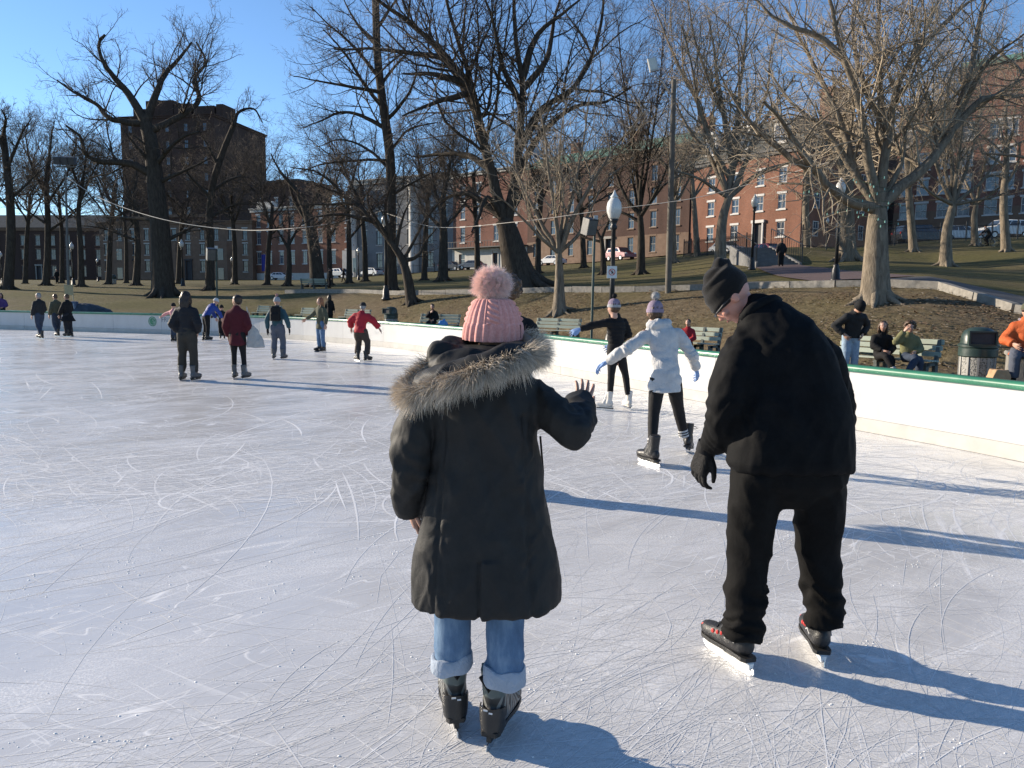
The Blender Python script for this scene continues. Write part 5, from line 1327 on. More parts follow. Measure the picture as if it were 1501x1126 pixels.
# bulbs of a light string wound through the broad tree
rs = empty('string_lights', J(1284, 330, 24.2), 'string of small unlit green bulbs wound round the broad tree on the bank', 'string lights')
P = [J(1283+26*math.sin(k*0.9)+rng.uniform(-14, 14), 330-k*3.4, 24.1+0.3*math.sin(k*1.7)) for k in range(22)]; P += [J(1240-7*k+rng.uniform(-6, 6), 292+rng.uniform(-20, 24), 24.2) for k in range(9)]
m = MB(); m.tube(P, 0.006, 4); m.build('wire', mat('wire_green', (0.03, 0.07, 0.04), 0.7), rs, origin=rs.location)
for q in P: m = MB(); m.tube([q, q-Vector((0, 0, 0.07))], [0.012, 0.018], 6); m.build('bulb', mat('bulb', (0.30, 0.55, 0.45), 0.3), rs, origin=rs.location)
# ------------------------------------------------------------------ people
def skin_mat(name, c):
    m = bpy.data.materials.new(name); t = NT(m)
    t.set(base=t.ramp(t.noise(t.coord(), 30, 4), [(0.3, tuple(x*0.9 for x in c)), (0.7, c)]), rough=0.5, sss=0.12, spec=0.4)
    t.b.inputs['Subsurface Radius'].default_value = (0.012, 0.005, 0.003)
    return m
SK_L = skin_mat('skin_light', (0.50, 0.29, 0.21)); SK_M = skin_mat('skin_mid', (0.42, 0.24, 0.16))
EYEM = mat('eye_dark', (0.03, 0.02, 0.015), 0.2); LIP = mat('lip', (0.42, 0.16, 0.14), 0.5)
def hair_mat(name, c):
    m = bpy.data.materials.new(name); t = NT(m)
    n = t.noise(t.coord(sc=(1, 1, 0.12)), 90, 3, 0.6)
    t.set(base=t.ramp(n, [(0.3, tuple(x*0.5 for x in c)), (0.7, tuple(min(1, x*1.5) for x in c))]), rough=0.45, spec=0.4, normal=t.bump(n, 0.6, 0.01)); return m
HAIR_D = hair_mat('hair_dark', (0.022, 0.014, 0.010)); HAIR_B = hair_mat('hair_brown', (0.075, 0.042, 0.022)); HAIR_R = hair_mat('hair_auburn', (0.24, 0.10, 0.045)); HAIR_G = hair_mat('hair_grey', (0.25, 0.24, 0.23))
def head_template(vox):
    m = MB()
    m.ball((0, -0.05, 0.10), (0.335, 0.41, 0.385), 24, 16)           # cranium
    m.ball((0, 0.06, -0.12), (0.27, 0.32, 0.33), 20, 14)             # face
    m.ball((0, 0.15, -0.35), (0.17, 0.17, 0.14), 16, 10)             # chin
    m.ball((0, 0.30, 0.06), (0.22, 0.10, 0.06), 14, 8)               # brow
    m.loft([[Vector((s_*w, y, z)) for s_, y in ((-1, y0), (-0.5, y1), (0.5, y1), (1, y0))] for z, w, y0, y1 in ((0.05, 0.045, 0.30, 0.38), (-0.07, 0.06, 0.31, 0.44), (-0.14, 0.085, 0.31, 0.48), (-0.175, 0.07, 0.31, 0.42))])
    m.ball((0, 0.335, -0.255), (0.10, 0.055, 0.035), 12, 8)          # mouth
    for s_ in (-1, 1):
        m.ball((s_*0.17, 0.27, -0.10), (0.10, 0.09, 0.09), 12, 8)     # cheek
        m.ball((s_*0.345, -0.05, -0.04), (0.035, 0.085, 0.13), 10, 8) # ear
    m.tube([(0, -0.08, -0.25), (0, -0.12, -0.75)], [0.22, 0.24], 16)
    V, N, F_ = remesh(m, vox, 3)
    for s_ in (-1, 1):                                              # eye sockets
        d = np.linalg.norm((V-np.array([s_*0.135, 0.37, 0.0]))*np.array([1, 1, 1.5]), axis=1); V = V-N*(0.045*np.exp(-(d/0.085)**2))[:, None]
    return V, F_
HEADS = {'fine': head_template(0.026), 'far': head_template(0.08)}
def eye_template():
    m = MB(); 
    for s_ in (-1, 1): m.ball((s_*0.135, 0.318, 0.0), (0.048, 0.03, 0.026), 8, 6)
    V1 = m.v[:]; F1 = m.f[:]
    m = MB(); m.ball((0, 0.385, -0.255), (0.085, 0.02, 0.022), 8, 6)
    return (np.array(V1), F1), (np.array(m.v), m.f)
EYES, LIPS = eye_template()
def hand_template(vox, curl=0.35, spread=0.10):
    """wrist at the origin, fingers along +y, palm towards -z, thumb on +x"""
    m = MB()
    m.loft([[Vector((c*w+ox, y, s_*t_)) for c, s_ in ((-1, -.6), (-.7, -1), (.7, -1), (1, -.6), (1, .6), (.7, 1), (-.7, 1), (-1, .6))] for y, w, t_, ox in ((-0.25, .15, .105, 0), (0, .155, .11, 0), (.15, .20, .12, 0), (.4, .225, .105, 0), (.53, .215, .085, 0))])
    for x, L_, a in ((-.175, .34, -1.4), (-.058, .43, -.4), (.06, .46, .4), (.175, .41, 1.3)):
        d = Vector((a*spread, 1, 0)).normalized(); p = Vector((x, .47, 0)); P = [p]; ang = 0
        for k, f in enumerate((.45, .32, .25)):
            ang += curl*(0.7 if k == 0 else 1.0); q = Vector((d.x, math.cos(ang)*d.y, -math.sin(ang))); p = p+q*L_*f; P.append(p)
        m.tube(P, [.056, .053, .048, .038], 8); m.ball(P[-1], .038, 8, 6)
    P = [Vector((.13, .10, -.02)), Vector((.27, .26, -.07)), Vector((.33, .42, -.10)), Vector((.34, .54, -.13))]
    m.tube(P, [.075, .066, .056, .042], 8); m.ball(P[-1], .042, 8, 6)
    V, N, F_ = remesh(m, vox, 2); return V, F_
HANDS = {'fine': hand_template(0.02, 0.22, 0.16), 'relax': hand_template(0.024, 0.5, 0.05), 'far': hand_template(0.055, 0.3, 0.24)}
def skate_template(kind):
    m = MB()
    m.tube([(0, -0.085, 0.105), (0, -0.02, 0.105), (0, 0.07, 0.098), (0, 0.14, 0.092), (0, 0.178, 0.09)], [0.040, 0.044, 0.044, 0.041, 0.03], 14)
    m.ball((0, 0.12, 0.095), (0.046, 0.085, 0.038), 14, 8); m.ball((0, -0.075, 0.115), (0.038, 0.045, 0.05), 12, 8)
    m.tube([(0, -0.04, 0.12), (0, -0.055, 0.19), (0, -0.06, 0.27), (0, -0.062, 0.30)], [0.052, 0.045, 0.05, 0.054], 14)
    m.tube([(0, 0.03, 0.12), (0, -0.005, 0.19), (0, -0.02, 0.28)], [0.045, 0.034, 0.032], 12)
    V, N, F_ = remesh(m, 0.0075, 4); V[:, 2] = np.maximum(V[:, 2], 0.066)
    b = np_mesh('skate', V, F_)
    m = MB()
    m.loft([[Vector((s_*w, y, z)) for s_, z in ((-1, 0.055), (1, 0.055), (1, 0.072), (-1, 0.072))] for y, w in ((-0.12, .028), (-0.10, .038), (0.0, .034), (0.10, .044), (0.16, .038), (0.185, .02))]); so = m.mesh('sole')
    m = MB()
    if kind == 'hockey':
        m.loft([[Vector((s_*w, y, z)) for s_, z in ((-1, 0.022), (1, 0.022), (1.7, zt), (-1.7, zt))] for y, w, zt in ((-0.125, .008, .05), (-0.11, .011, .057), (-0.045, .011, .057), (-0.02, .008, .038), (0.03, .008, .038), (0.06, .011, .057), (0.15, .011, .057), (0.172, .007, .045))])
    else:
        m.loft([[Vector((s_*w, y, z)) for s_, z in ((-1, 0.034), (1, 0.034), (1, 0.057), (-1, 0.057))] for y, w in ((-0.12, .009), (-0.05, .011), (0.05, .006), (0.10, .011), (0.15, .009))])
    ho = m.mesh('holder')
    m = MB(); P = [(-0.145, 0.012), (-0.12, 0.0), (0.14, 0.0), (0.175, 0.008), (0.19, 0.026), (0.18, 0.034), (-0.14, 0.034)]
    m.add([(s_*0.002, y, z) for s_ in (-1, 1) for y, z in P], [tuple(range(6, -1, -1)), tuple(range(7, 14))]+[(k, (k+1) % 7, 7+(k+1) % 7, 7+k) for k in range(7)]); bl = m.mesh('blade')
    m = MB()
    for k in range(6):
        f = k/5; y, z, w = 0.085-0.105*f, 0.142+0.13*f, 0.03; m.tube([(-w, y-0.012, z-0.01), (0, y+0.006, z+0.004), (w, y-0.012, z-0.01)], 0.0035, 5)
    m.tube([(0.02, 0.03, 0.27), (0.05, 0.05, 0.28), (0.075, 0.045, 0.262), (0.05, 0.035, 0.25), (0.02, 0.03, 0.27)], 0.003, 5)
    la = m.mesh('laces')
    for me in (so, ho, bl, la): smooth(me, False)
    return b, so, ho, bl, la
SKATES = {k: skate_template(k) for k in ('hockey', 'figure')}
STEEL = mat('steel_blade', (0.62, 0.63, 0.65), 0.22, 0.05, metal=1.0)
def shoe_template():
    m = MB(); m.tube([(0, -0.085, 0.05), (0, 0.0, 0.052), (0, 0.10, 0.042), (0, 0.17, 0.036)], [0.038, 0.042, 0.044, 0.03], 12); m.tube([(0, -0.06, 0.05), (0, -0.06, 0.13)], [0.042, 0.045], 10)
    V, N, F_ = remesh(m, 0.012, 3); V[:, 2] = np.maximum(V[:, 2], 0.0); return np_mesh('shoe', V, F_)
SHOE = shoe_template()
DEF = dict(pelvis=(0, 0, .53), chest=(0, 0, .74), neck=(0, -.005, .845), head=(0, .012, .925), shR=(.105, 0, .80), shL=(-.105, 0, .80), elR=(.14, -.015, .635), elL=(-.14, -.015, .635),
           wrR=(.14, .045, .495), wrL=(-.14, .045, .495), hpR=(.05, 0, .52), hpL=(-.05, 0, .52), knR=(.055, .012, .285), knL=(-.055, .012, .285), anR=(.056, -.01, .07), anL=(-.056, -.01, .07))
SEAT = dict(pelvis=(0, 0, .30), chest=(0, -.02, .50), neck=(0, -.01, .605), head=(0, .01, .69), shR=(.10, -.01, .565), shL=(-.10, -.01, .565), elR=(.135, .03, .41), elL=(-.135, .03, .41), wrR=(.06, .15, .36), wrL=(-.06, .15, .36),
            hpR=(.05, .02, .29), hpL=(-.05, .02, .29), knR=(.06, .25, .285), knL=(-.06, .25, .285), anR=(.06, .25, .05), anL=(-.06, .25, .05))
class Fig:
    def __init__(self, label, at, H_, face, pose=None, base=None, name='person', cat='person', group=None, vox=0.025, Yref=None):
        self.o = Vector(at); self.H = H_; self.vox = vox; a = math.radians(face)
        self.f = Vector((math.sin(a), math.cos(a), 0)); self.r = Vector((math.cos(a), -math.sin(a), 0)); self.face = face
        self.Y = Yref or self.o.y
        self.root = empty(name, self.o, label, cat, group)
        self.j = {k: self.loc(v) for k, v in {**DEF, **(base or {}), **(pose or {})}.items()}
    def loc(self, v):
        if isinstance(v, Vector): return v-self.o
        if v[0] == 'p': return J(v[1], v[2], self.Y+(v[3] if len(v) > 3 else 0))-self.o
        return (self.r*v[0]+self.f*v[1]+Vector((0, 0, v[2])))*self.H
    # --- pieces
    def put(self, name, V, F_, m, parent=None):
        return new_obj(name, np_mesh(name, V, F_), m, parent or self.root)
    def spine(self, t):
        j = self.j; p, c, n = j['pelvis'], j['chest'], j['neck']
        if t < 0.62: return p.lerp(c, t/0.62)
        return c.lerp(n, (t-0.62)/0.38)
    def torso_rings(self, rings, n=22):
        R_ = []; j = self.j
        rv = (j['shR']-j['shL']).normalized(); ph = (j['hpR']-j['hpL']).normalized()
        for t, rx, ry, off in rings:
            tt = max(t, 0); c = self.spine(tt); r = ph.lerp(rv, min(1, tt)).normalized()
            ax = (self.spine(min(tt+0.1, 1))-self.spine(max(tt-0.1, 0))).normalized()
            if t < 0: c = c+Vector((0, 0, t*self.H)); ax = Vector((0, 0, 1))
            fw = ax.cross(r); fw.normalize(); r = fw.cross(ax).normalized()
            fw = -fw if fw.dot(self.f) < 0 else fw
            c = c+fw*off*self.H; R_.append([c+(r*math.cos(q)*rx+fw*math.sin(q)*ry)*self.H for q in [2*math.pi*k/n for k in range(n)]])
        return R_
    def arm(self, m, s, ru, re, rw, stop=1.0):
        j = self.j; a, b, c = j['sh'+s], j['el'+s], j['wr'+s]; c = b.lerp(c, stop); H_ = self.H
        a = a-Vector((0, 0, ru*.62*H_)); cx = j['neck']-a; cx.z = 0; a = a+cx.normalized()*.014*H_
        P = [a.lerp(self.j['neck'], 0.25)+Vector((0, 0, -0.02*H_)), a, a.lerp(b, .5), b.lerp(a, .12), b.lerp(c, .12), b.lerp(c, .55), c]
        m.tube(P, [x*H_ for x in (ru*.9, ru, ru*.95, re, re, (re+rw)/2, rw)], 14); m.ball(a, ru*H_, 14, 10); m.ball(b, re*H_, 12, 8)
    def top(self, m_, hem=-0.02, flare=1.0, bulk=1.0, puff=0, wr=0.5, arms=(.045, .040, .033), stop=0.96, rings=None, name='jacket', sm=5, seed=1, collar=True, extra=None):
        m = MB(); H_ = self.H
        rg = rings or [(hem, .092*bulk*flare, .070*bulk*flare, 0), (hem*0.5, .090*bulk*(1+flare)/2, .068*bulk*(1+flare)/2, 0), (0.0, .088*bulk, .066*bulk, 0), (.3, .082*bulk, .062*bulk, 0), (.6, .095*bulk, .068*bulk, 0.0), (.8, .100*bulk, .062*bulk, -.004), (.9, .080*bulk, .050*bulk, -.004), (.97, .056, .046, 0), (1.0, .043, .040, 0)]
        m.loft(self.torso_rings(rg))
        for s in 'RL': self.arm(m, s, arms[0]*bulk, arms[1]*bulk, arms[2]*bulk, stop)
        if collar:
            n0 = self.j['neck']; m.tube([n0+Vector((0, 0, -.02*H_)), n0+Vector((0, 0, .03*H_))], [.046*H_, .042*H_], 14)
        if extra: extra(m)
        V, N, F_ = remesh(m, self.vox, sm)
        A = np.array([x+self.root.location[i] for i, x in enumerate((0, 0, 0))])
        d = 0.012*wr*H_*np.abs(vnoise(V, (5/H_*1.7, 5/H_*1.7, 8/H_*1.7), seed))*2-0.006*wr*H_
        # tight creases round the elbows
        for s in 'RL':
            q = np.linalg.norm(V-np.array(self.j['el'+s]), axis=1); ax = np.array((self.j['wr'+s]-self.j['sh'+s]).normalized())
            d = d+0.006*wr*H_*np.exp(-(q/(0.07*H_))**2)*np.sin((V @ ax)*2*math.pi/(0.034*H_)+9*vnoise(V, 12, seed+2))
        if puff:
            hz = V[:, 2]+0.01*vnoise(V, 6, seed+5); d = d*0.5+(np.abs(np.sin(math.pi*hz/puff))**0.6-0.6)*0.012
        V = V+N*d[:, None]
        return self.put(name, V, F_, m_)
    def legs(self, m_, r=(.060, .042, .034), stop=0.9, wr=0.5, seed=3, name='trousers', bunch=0.0, seat=(.086, .068), sm=4):
        m = MB(); j = self.j; H_ = self.H
        for s in 'RL':
            a, b, c = j['hp'+s], j['kn'+s], j['an'+s]; c = b.lerp(c, stop)
            m.tube([a+Vector((0, 0, .03*H_)), a.lerp(b, .35), b.lerp(a, .12), b.lerp(c, .15), b.lerp(c, .55), c], [x*H_ for x in (r[0], r[0]*.95, r[1]*1.05, r[1], (r[1]+r[2])/2*1.02, r[2])], 14)
        p = j['pelvis']; m.loft(self.torso_rings([(-.06, seat[0]*.7, seat[1]*.85, 0), (-.02, seat[0], seat[1], 0), (.12, seat[0]*.98, seat[1]*.95, 0), (.22, seat[0]*.9, seat[1]*.9, 0)]))
        V, N, F_ = remesh(m, self.vox, sm)
        d = 0.010*wr*H_*vnoise(V, (6/H_*1.7, 6/H_*1.7, 9/H_*1.7), seed)
        for s in 'RL':
            for q, amp, w in ((j['kn'+s], .5, .05), (j['kn'+s].lerp(j['an'+s], stop*.93), .3+bunch, .05+.04*bunch)):
                e = np.linalg.norm(V-np.array(q), axis=1); d = d+0.008*wr*amp*H_*np.exp(-(e/(w*H_))**2)*np.sin(V[:, 2]*2*math.pi/(0.036*H_)+9*vnoise(V, 9, seed+3))
        return self.put(name, V+N*d[:, None], F_, m_)
    def head_matrix(self, turn=0.0, down=0.0, tilt=0.0, h=None):
        h = h or 0.135*self.H*1.02
        a = math.radians(self.face+turn)
        R_ = Matrix.Rotation(-a, 3, 'Z') @ Matrix.Rotation(math.radians(-down), 3, 'X') @ Matrix.Rotation(math.radians(tilt), 3, 'Y')
        self.HM = R_; self.hh = h; self.hc = self.j['head']; return R_
    def hp(self, v): return self.hc+self.HM @ (Vector(v)*self.hh)
    def hx(self, V): return np.array(self.hc)+(np.asarray(V)*self.hh) @ np.array(self.HM).T
    def body(self, skin=None, lod='far', hand=None, hands=None, bare=True):
        skin = skin or SK_L; m = MB(); H_ = self.H; j = self.j
        m.loft(self.torso_rings([(-.02, .06, .045, 0), (.3, .06, .045, 0), (.62, .07, .05, 0), (.85, .075, .04, 0), (1.0, .035, .034, 0)], 14))
        for s in 'RL':
            m.tube([j['sh'+s], j['el'+s], j['wr'+s]], [.028*H_, .024*H_, .017*H_], 10)
            m.tube([j['hp'+s], j['kn'+s], j['an'+s]], [.04*H_, .03*H_, .02*H_], 10)
        m.tube([j['neck']-Vector((0, 0, .03*H_)), self.hp((0, -.1, -.3))], [.034*H_, .032*H_], 12)
        V, N, F_ = remesh(m, 0.028*H_, 2)
        Vs, Fs, Mi = [V], [F_], [np.zeros(len(F_), int)]; base = len(V)
        hv, hf = HEADS[lod]; Vs.append(self.hx(hv)); Fs.append(hf+base); Mi.append(np.zeros(len(hf), int)); base += len(hv)
        def poly(VV, FF, mi):
            nonlocal base
            q = np.array([list(f) if len(f) == 4 else list(f)[:3]+[list(f)[2]] for f in FF if len(f) <= 4]); Vs.append(VV); Fs.append(q+base); Mi.append(np.full(len(q), mi)); base += len(VV)
        poly(self.hx(EYES[0]), EYES[1], 1); poly(self.hx(LIPS[0]), LIPS[1], 2)
        if bare:
            for s in 'RL':
                v, f = self.hand_np(s, hand or 'far', hands); Vs.append(v); Fs.append(f+base); Mi.append(np.zeros(len(f), int)); base += len(v)
        F_ = np.concatenate(Fs); me = np_mesh('body', np.concatenate(Vs), F_)
        for q in (skin, EYEM, LIP): me.materials.append(q)
        me.polygons.foreach_set('material_index', np.concatenate(Mi).astype(np.int32))
        return new_obj('body', me, None, self.root)
    def hand_np(self, s, tpl, hands=None):
        """hands: {'R': (direction, palm normal)}"""
        V, F_ = HANDS[tpl]; V = V.copy(); j = self.j
        d = (j['wr'+s]-j['el'+s]).normalized(); nrm = None
        if hands and s in hands: d, nrm = hands[s]; d = Vector(d).normalized()
        pn = Vector(nrm) if nrm is not None else (-self.r if s == 'R' else self.r)+self.f*-.3      # palm looks inwards
        z = -(pn-d*pn.dot(d)).normalized(); x = d.cross(z)
        if s == 'L': V[:, 0] *= -1; F_ = F_[:, ::-1]
        k = 0.108*self.H*getattr(self, 'hk', 1.0)
        M_ = np.array([list(x), list(d), list(z)])
        return np.array(j['wr'+s])+(V*k) @ M_, F_
    def gloves(self, m_, tpl='far', hands=None):
        for s in 'RL':
            v, f = self.hand_np(s, tpl, hands); c = np.array(self.j['wr'+s]); self.put('glove', c+(v-c)*1.12, f, m_)
    def skate(self, s, m_, kind='figure', yaw=0.0, pitch=0.0, roll=0.0, at=None, sole=None, holder=None, lace=None, k=None):
        b, so, ho, bl, la = SKATES[kind]; k = k or self.H/1.70
        p = self.loc(at) if at is not None else Vector((self.j['an'+s].x, self.j['an'+s].y, 0))+self.f*0.015
        R_ = (Matrix.Rotation(-math.radians(self.face+yaw), 3, 'Z') @ Matrix.Rotation(math.radians(pitch), 3, 'X') @ Matrix.Rotation(math.radians(roll), 3, 'Y')).to_4x4()
        R_.translation = p
        def mk(me, mm, par, nm):
            o = new_obj(nm, me, None, par)
            if not me.materials: me.materials.append(mm)
            o.material_slots[0].link = 'OBJECT'; o.material_slots[0].material = mm
            return o
        o = mk(b, m_, self.root, 'skate'); o.matrix_local = R_ @ Matrix.Scale(k, 4)
        mk(so, sole or MATS['boot_sole'], o, 'sole'); mk(ho, holder or MATS['boot_sole'], o, 'holder'); mk(bl, STEEL, o, 'blade'); mk(la, lace or MATS['lace_black'], o, 'laces')
        return o
    def shoe(self, s, m_, yaw=0.0, pitch=0.0, at=None):
        p = self.loc(at) if at is not None else Vector((self.j['an'+s].x, self.j['an'+s].y, max(self.j['an'+s].z-0.10, 0)))
        R_ = (Matrix.Rotation(-math.radians(self.face+yaw), 3, 'Z') @ Matrix.Rotation(math.radians(pitch), 3, 'X')).to_4x4(); R_.translation = p
        o = new_obj('shoe', SHOE, None, self.root)
        if not SHOE.materials: SHOE.materials.append(m_)
        o.material_slots[0].link = 'OBJECT'; o.material_slots[0].material = m_
        o.matrix_local = R_ @ Matrix.Scale(self.H/1.7, 4)
    def hair(self, kind, m_, ln=0.7, seed=2, width=1.0):
        m = MB()
        def B(c, r, n=16, k=10): m.ball(self.hp(c), Vector(r)*self.hh, n, k, self.HM)
        B((0, -.09, .13), (.37, .41, .40)); B((0, -.16, -.05), (.35, .33, .32))
        if kind == 'bun': B((0, -.42, .25), (.15, .15, .15))
        if kind == 'long':
            P = [self.hp((0, -.2, .1)), self.hp((0, -.30, -.3)), self.hp((0, -.34, -.3))+Vector((0, 0, -.25*self.hh)), self.hp((0, -.36, -.3))+Vector((0, 0, -ln*self.hh))]
            q = self.HM @ Vector((1, 0, 0))
            for s_ in (-.24, -.08, .08, .24): m.tube([p+q*s_*self.hh*width for p in P], [x*self.hh for x in (.2, .19, .17, .07)], 10)
            for s_ in (-1, 1): m.tube([self.hp((s_*.26, .02, .22)), self.hp((s_*.36, .02, -.1)), self.hp((s_*.36, .03, -.45)), self.hp((s_*.33, .05, -.45))+Vector((0, 0, -ln*.6*self.hh))], [x*self.hh for x in (.1, .11, .11, .04)], 10)
        if kind == 'curly':
            for k in range(90):
                r_ = np.random.default_rng(seed*100+k); t_, u = r_.uniform(0, 6.28), r_.uniform(-.5, 1); v = Vector((math.cos(t_)*math.sqrt(1-u*u*.9), math.sin(t_)*math.sqrt(1-u*u*.9), u))
                if v.y > .45 and v.z < .4: continue
                B((v.x*.44, v.y*.46-.08, v.z*.44+.1), (.12, .12, .12), 7, 5)
        V, N, F_ = remesh(m, max(self.vox*.65, .008), 2 if kind == 'curly' else 4)
        L_ = (V-np.array(self.hc)) @ np.array(self.HM)      # local
        ang = np.arctan2(L_[:, 0], -L_[:, 1]-.05)
        d = self.hh*(.018*np.sin(ang*34+5*vnoise(V, 7, seed))+.03*vnoise(V, 22, seed+1)) if kind != 'curly' else self.hh*.07*vnoise(V, 40, seed)
        return self.put('hair', V+N*d[:, None], F_, m_)
    def beanie(self, m_, cuff=None, pom=None, top=.62, ribs=26, z0=.02, fat=1.0, pr=.2):
        n, rows = 54, 16; V = []
        for i in range(rows+1):
            f = i/rows; z = z0+(top-z0)*f; w = (1-f**3.2)**0.5 if f < 1 else 0.02
            w = max(w, .05); cf = 1.08 if f < .3 else 1.0
            for k in range(n):
                t_ = 2*math.pi*k/n; rr = w*cf*fat*(1+.025*math.cos(ribs*t_)); V.append((.375*rr*math.cos(t_), .43*rr*math.sin(t_)-.06, z+.10*(math.sin(t_) < -9)))
        Fq = [(i*n+k, i*n+(k+1) % n, (i+1)*n+(k+1) % n, (i+1)*n+k) for i in range(rows) for k in range(n)]
        V = self.hx(np.array(V)); o = self.put('hat', V, np.array(Fq), m_)
        if cuff:
            me = o.data; me.materials.append(cuff); me.polygons.foreach_set('material_index', [1 if i < n*5 else 0 for i in range(len(Fq))])
        if pom: self.pompom(self.hp((0, -.07, top+pr*.75)), pr*self.hh, pom, o, 320)
        return o
    def pompom(self, c, r, m_, parent, n, strand=.45, seed=3, wid=.035):
        rr = np.random.default_rng(seed); m = MB(); m.ball(c, r*.8, 14, 10); V0 = np.array(m.v); F0 = np.array([f for f in m.f if len(f) == 4])
        d = rr.normal(0, 1, (n, 3)); d /= np.linalg.norm(d, axis=1)[:, None]
        u = np.cross(d, rr.normal(0, 1, (n, 3))); u /= np.linalg.norm(u, axis=1)[:, None]
        a = np.array(c)+d*r*.7; b = a+(d+rr.normal(0, .16, (n, 3)))*r*strand*rr.uniform(.6, 1.15, (n, 1)); w = r*wid
        mid = (a+b)/2+rr.normal(0, .03, (n, 3))*r
        V = np.stack([a-u*w, a+u*w, mid+u*w*.7, mid-u*w*.7, b], 1).reshape(-1, 3)
        k = np.arange(n)[:, None]*5+len(V0)
        F_ = np.concatenate([F0, k+np.array([[0, 1, 2, 3]]), k+np.array([[3, 2, 4, 4]])])
        return self.put('pompom', np.concatenate([V0, V]), F_, m_, parent)
mat('boot_sole', (0.02, 0.02, 0.02), 0.5); mat('lace_black', (0.015, 0.015, 0.015), 0.7); mat('boot_black', (0.025, 0.024, 0.024), 0.42, 0.3, 20); mat('boot_white', (0.62, 0.58, 0.52), 0.5, 0.15, 12); mat('boot_grey', (0.085, 0.088, 0.092), 0.5, 0.3, 14); mat('lace_white', (0.6, 0.6, 0.58), 0.7)
BB, BW, BGY = MATS['boot_black'], MATS['boot_white'], MATS['boot_grey']
F_BLK = fabric('cloth_black', (0.008, 0.008, 0.009), 0.85); F_NAVY = fabric('cloth_navy', (0.011, 0.012, 0.016), 0.7); F_JEAN = fabric('cloth_denim', (0.10, 0.17, 0.28), 0.9, 0.5, 14, 0.3, var=0.3); F_DJEAN = fabric('cloth_dark_denim', (0.035, 0.048, 0.075), 0.9, 0.5)
F_OLIVE = fabric('cloth_olive', (0.085, 0.085, 0.055), 0.85); F_GREYP = fabric('cloth_slate', (0.085, 0.095, 0.12), 0.85); F_TEAL = fabric('cloth_teal', (0.025, 0.07, 0.09), 0.7); F_BURG = fabric('cloth_burgundy', (0.075, 0.012, 0.018), 0.9); F_RED = fabric('cloth_red', (0.40, 0.02, 0.03), 0.7); F_WHITE = fabric('cloth_white', (0.50, 0.495, 0.485), 0.65, 0.5)
F_BLUE = fabric('cloth_blue', (0.02, 0.05, 0.24), 0.6); F_PINK = fabric('cloth_pink', (0.55, 0.24, 0.24), 0.7); F_ORNG = fabric('cloth_orange', (0.48, 0.10, 0.027), 0.75); F_CHAR = fabric('cloth_charcoal', (0.018, 0.0185, 0.02), 0.8); F_LBLUE = fabric('cloth_light_blue', (0.22, 0.33, 0.55), 0.8); F_GREYW = fabric('cloth_wool_grey', (0.30, 0.30, 0.31), 0.95); F_LILAC = fabric('cloth_lilac', (0.24, 0.19, 0.25), 0.95); F_TIGHT = fabric('cloth_leggings', (0.010, 0.009, 0.0095), 0.75, 0.15); F_BROWN = fabric('cloth_brown', (0.06, 0.045, 0.035), 0.85); F_PURP = fabric('cloth_purple', (0.10, 0.05, 0.16), 0.8)
GSK = 'skaters on the ice'; GON = 'onlookers behind the boards'
def socks(f, m_, r=.03, lo=.55, hi=.92, stripes=None):
    for s in 'RL':
        a, b = f.j['kn'+s], f.j['an'+s]; m = MB(); m.tube([a.lerp(b, lo), a.lerp(b, (lo+hi)/2), a.lerp(b, hi)], [r*f.H]*3, 12); q = auto_smooth(m.build('sock', m_, f.root))
        if stripes:
            for t_ in (.25, .6):
                c0, c1 = a.lerp(b, lo+(hi-lo)*t_), a.lerp(b, lo+(hi-lo)*(t_+.14)); m = MB(); m.tube([c0, c1], r*1.05*f.H, 12); m.build('stripe', stripes, q)
# dark jacket woman seen from behind
f = Fig('long dark haired skater in a dark quilted jacket seen from behind, hands in pockets', (G(265, 558)+G(288, 558))/2, 1.70, 4, dict(elR=(.155, -.035, .63), elL=(-.155, -.035, .63), wrR=(.105, .035, .535), wrL=(-.105, .035, .535), anR=(.075, -.01, .09), anL=(-.072, -.01, .09), knR=(.065, .01, .29), knL=(-.065, .01, .29)), group=GSK)
f.head_matrix(0, 4); f.body(lod='far'); f.top(F_NAVY, hem=-.03, bulk=1.0, puff=.07, arms=(.048, .043, .038)); f.legs(fabric('cloth_dark_olive', (.038, .034, .028), .85), (.062, .049, .041), .98, wr=.8); f.hair('long', HAIR_D, .95)
for s in 'RL': f.skate(s, BGY, 'hockey', yaw=8 if s == 'R' else -8)
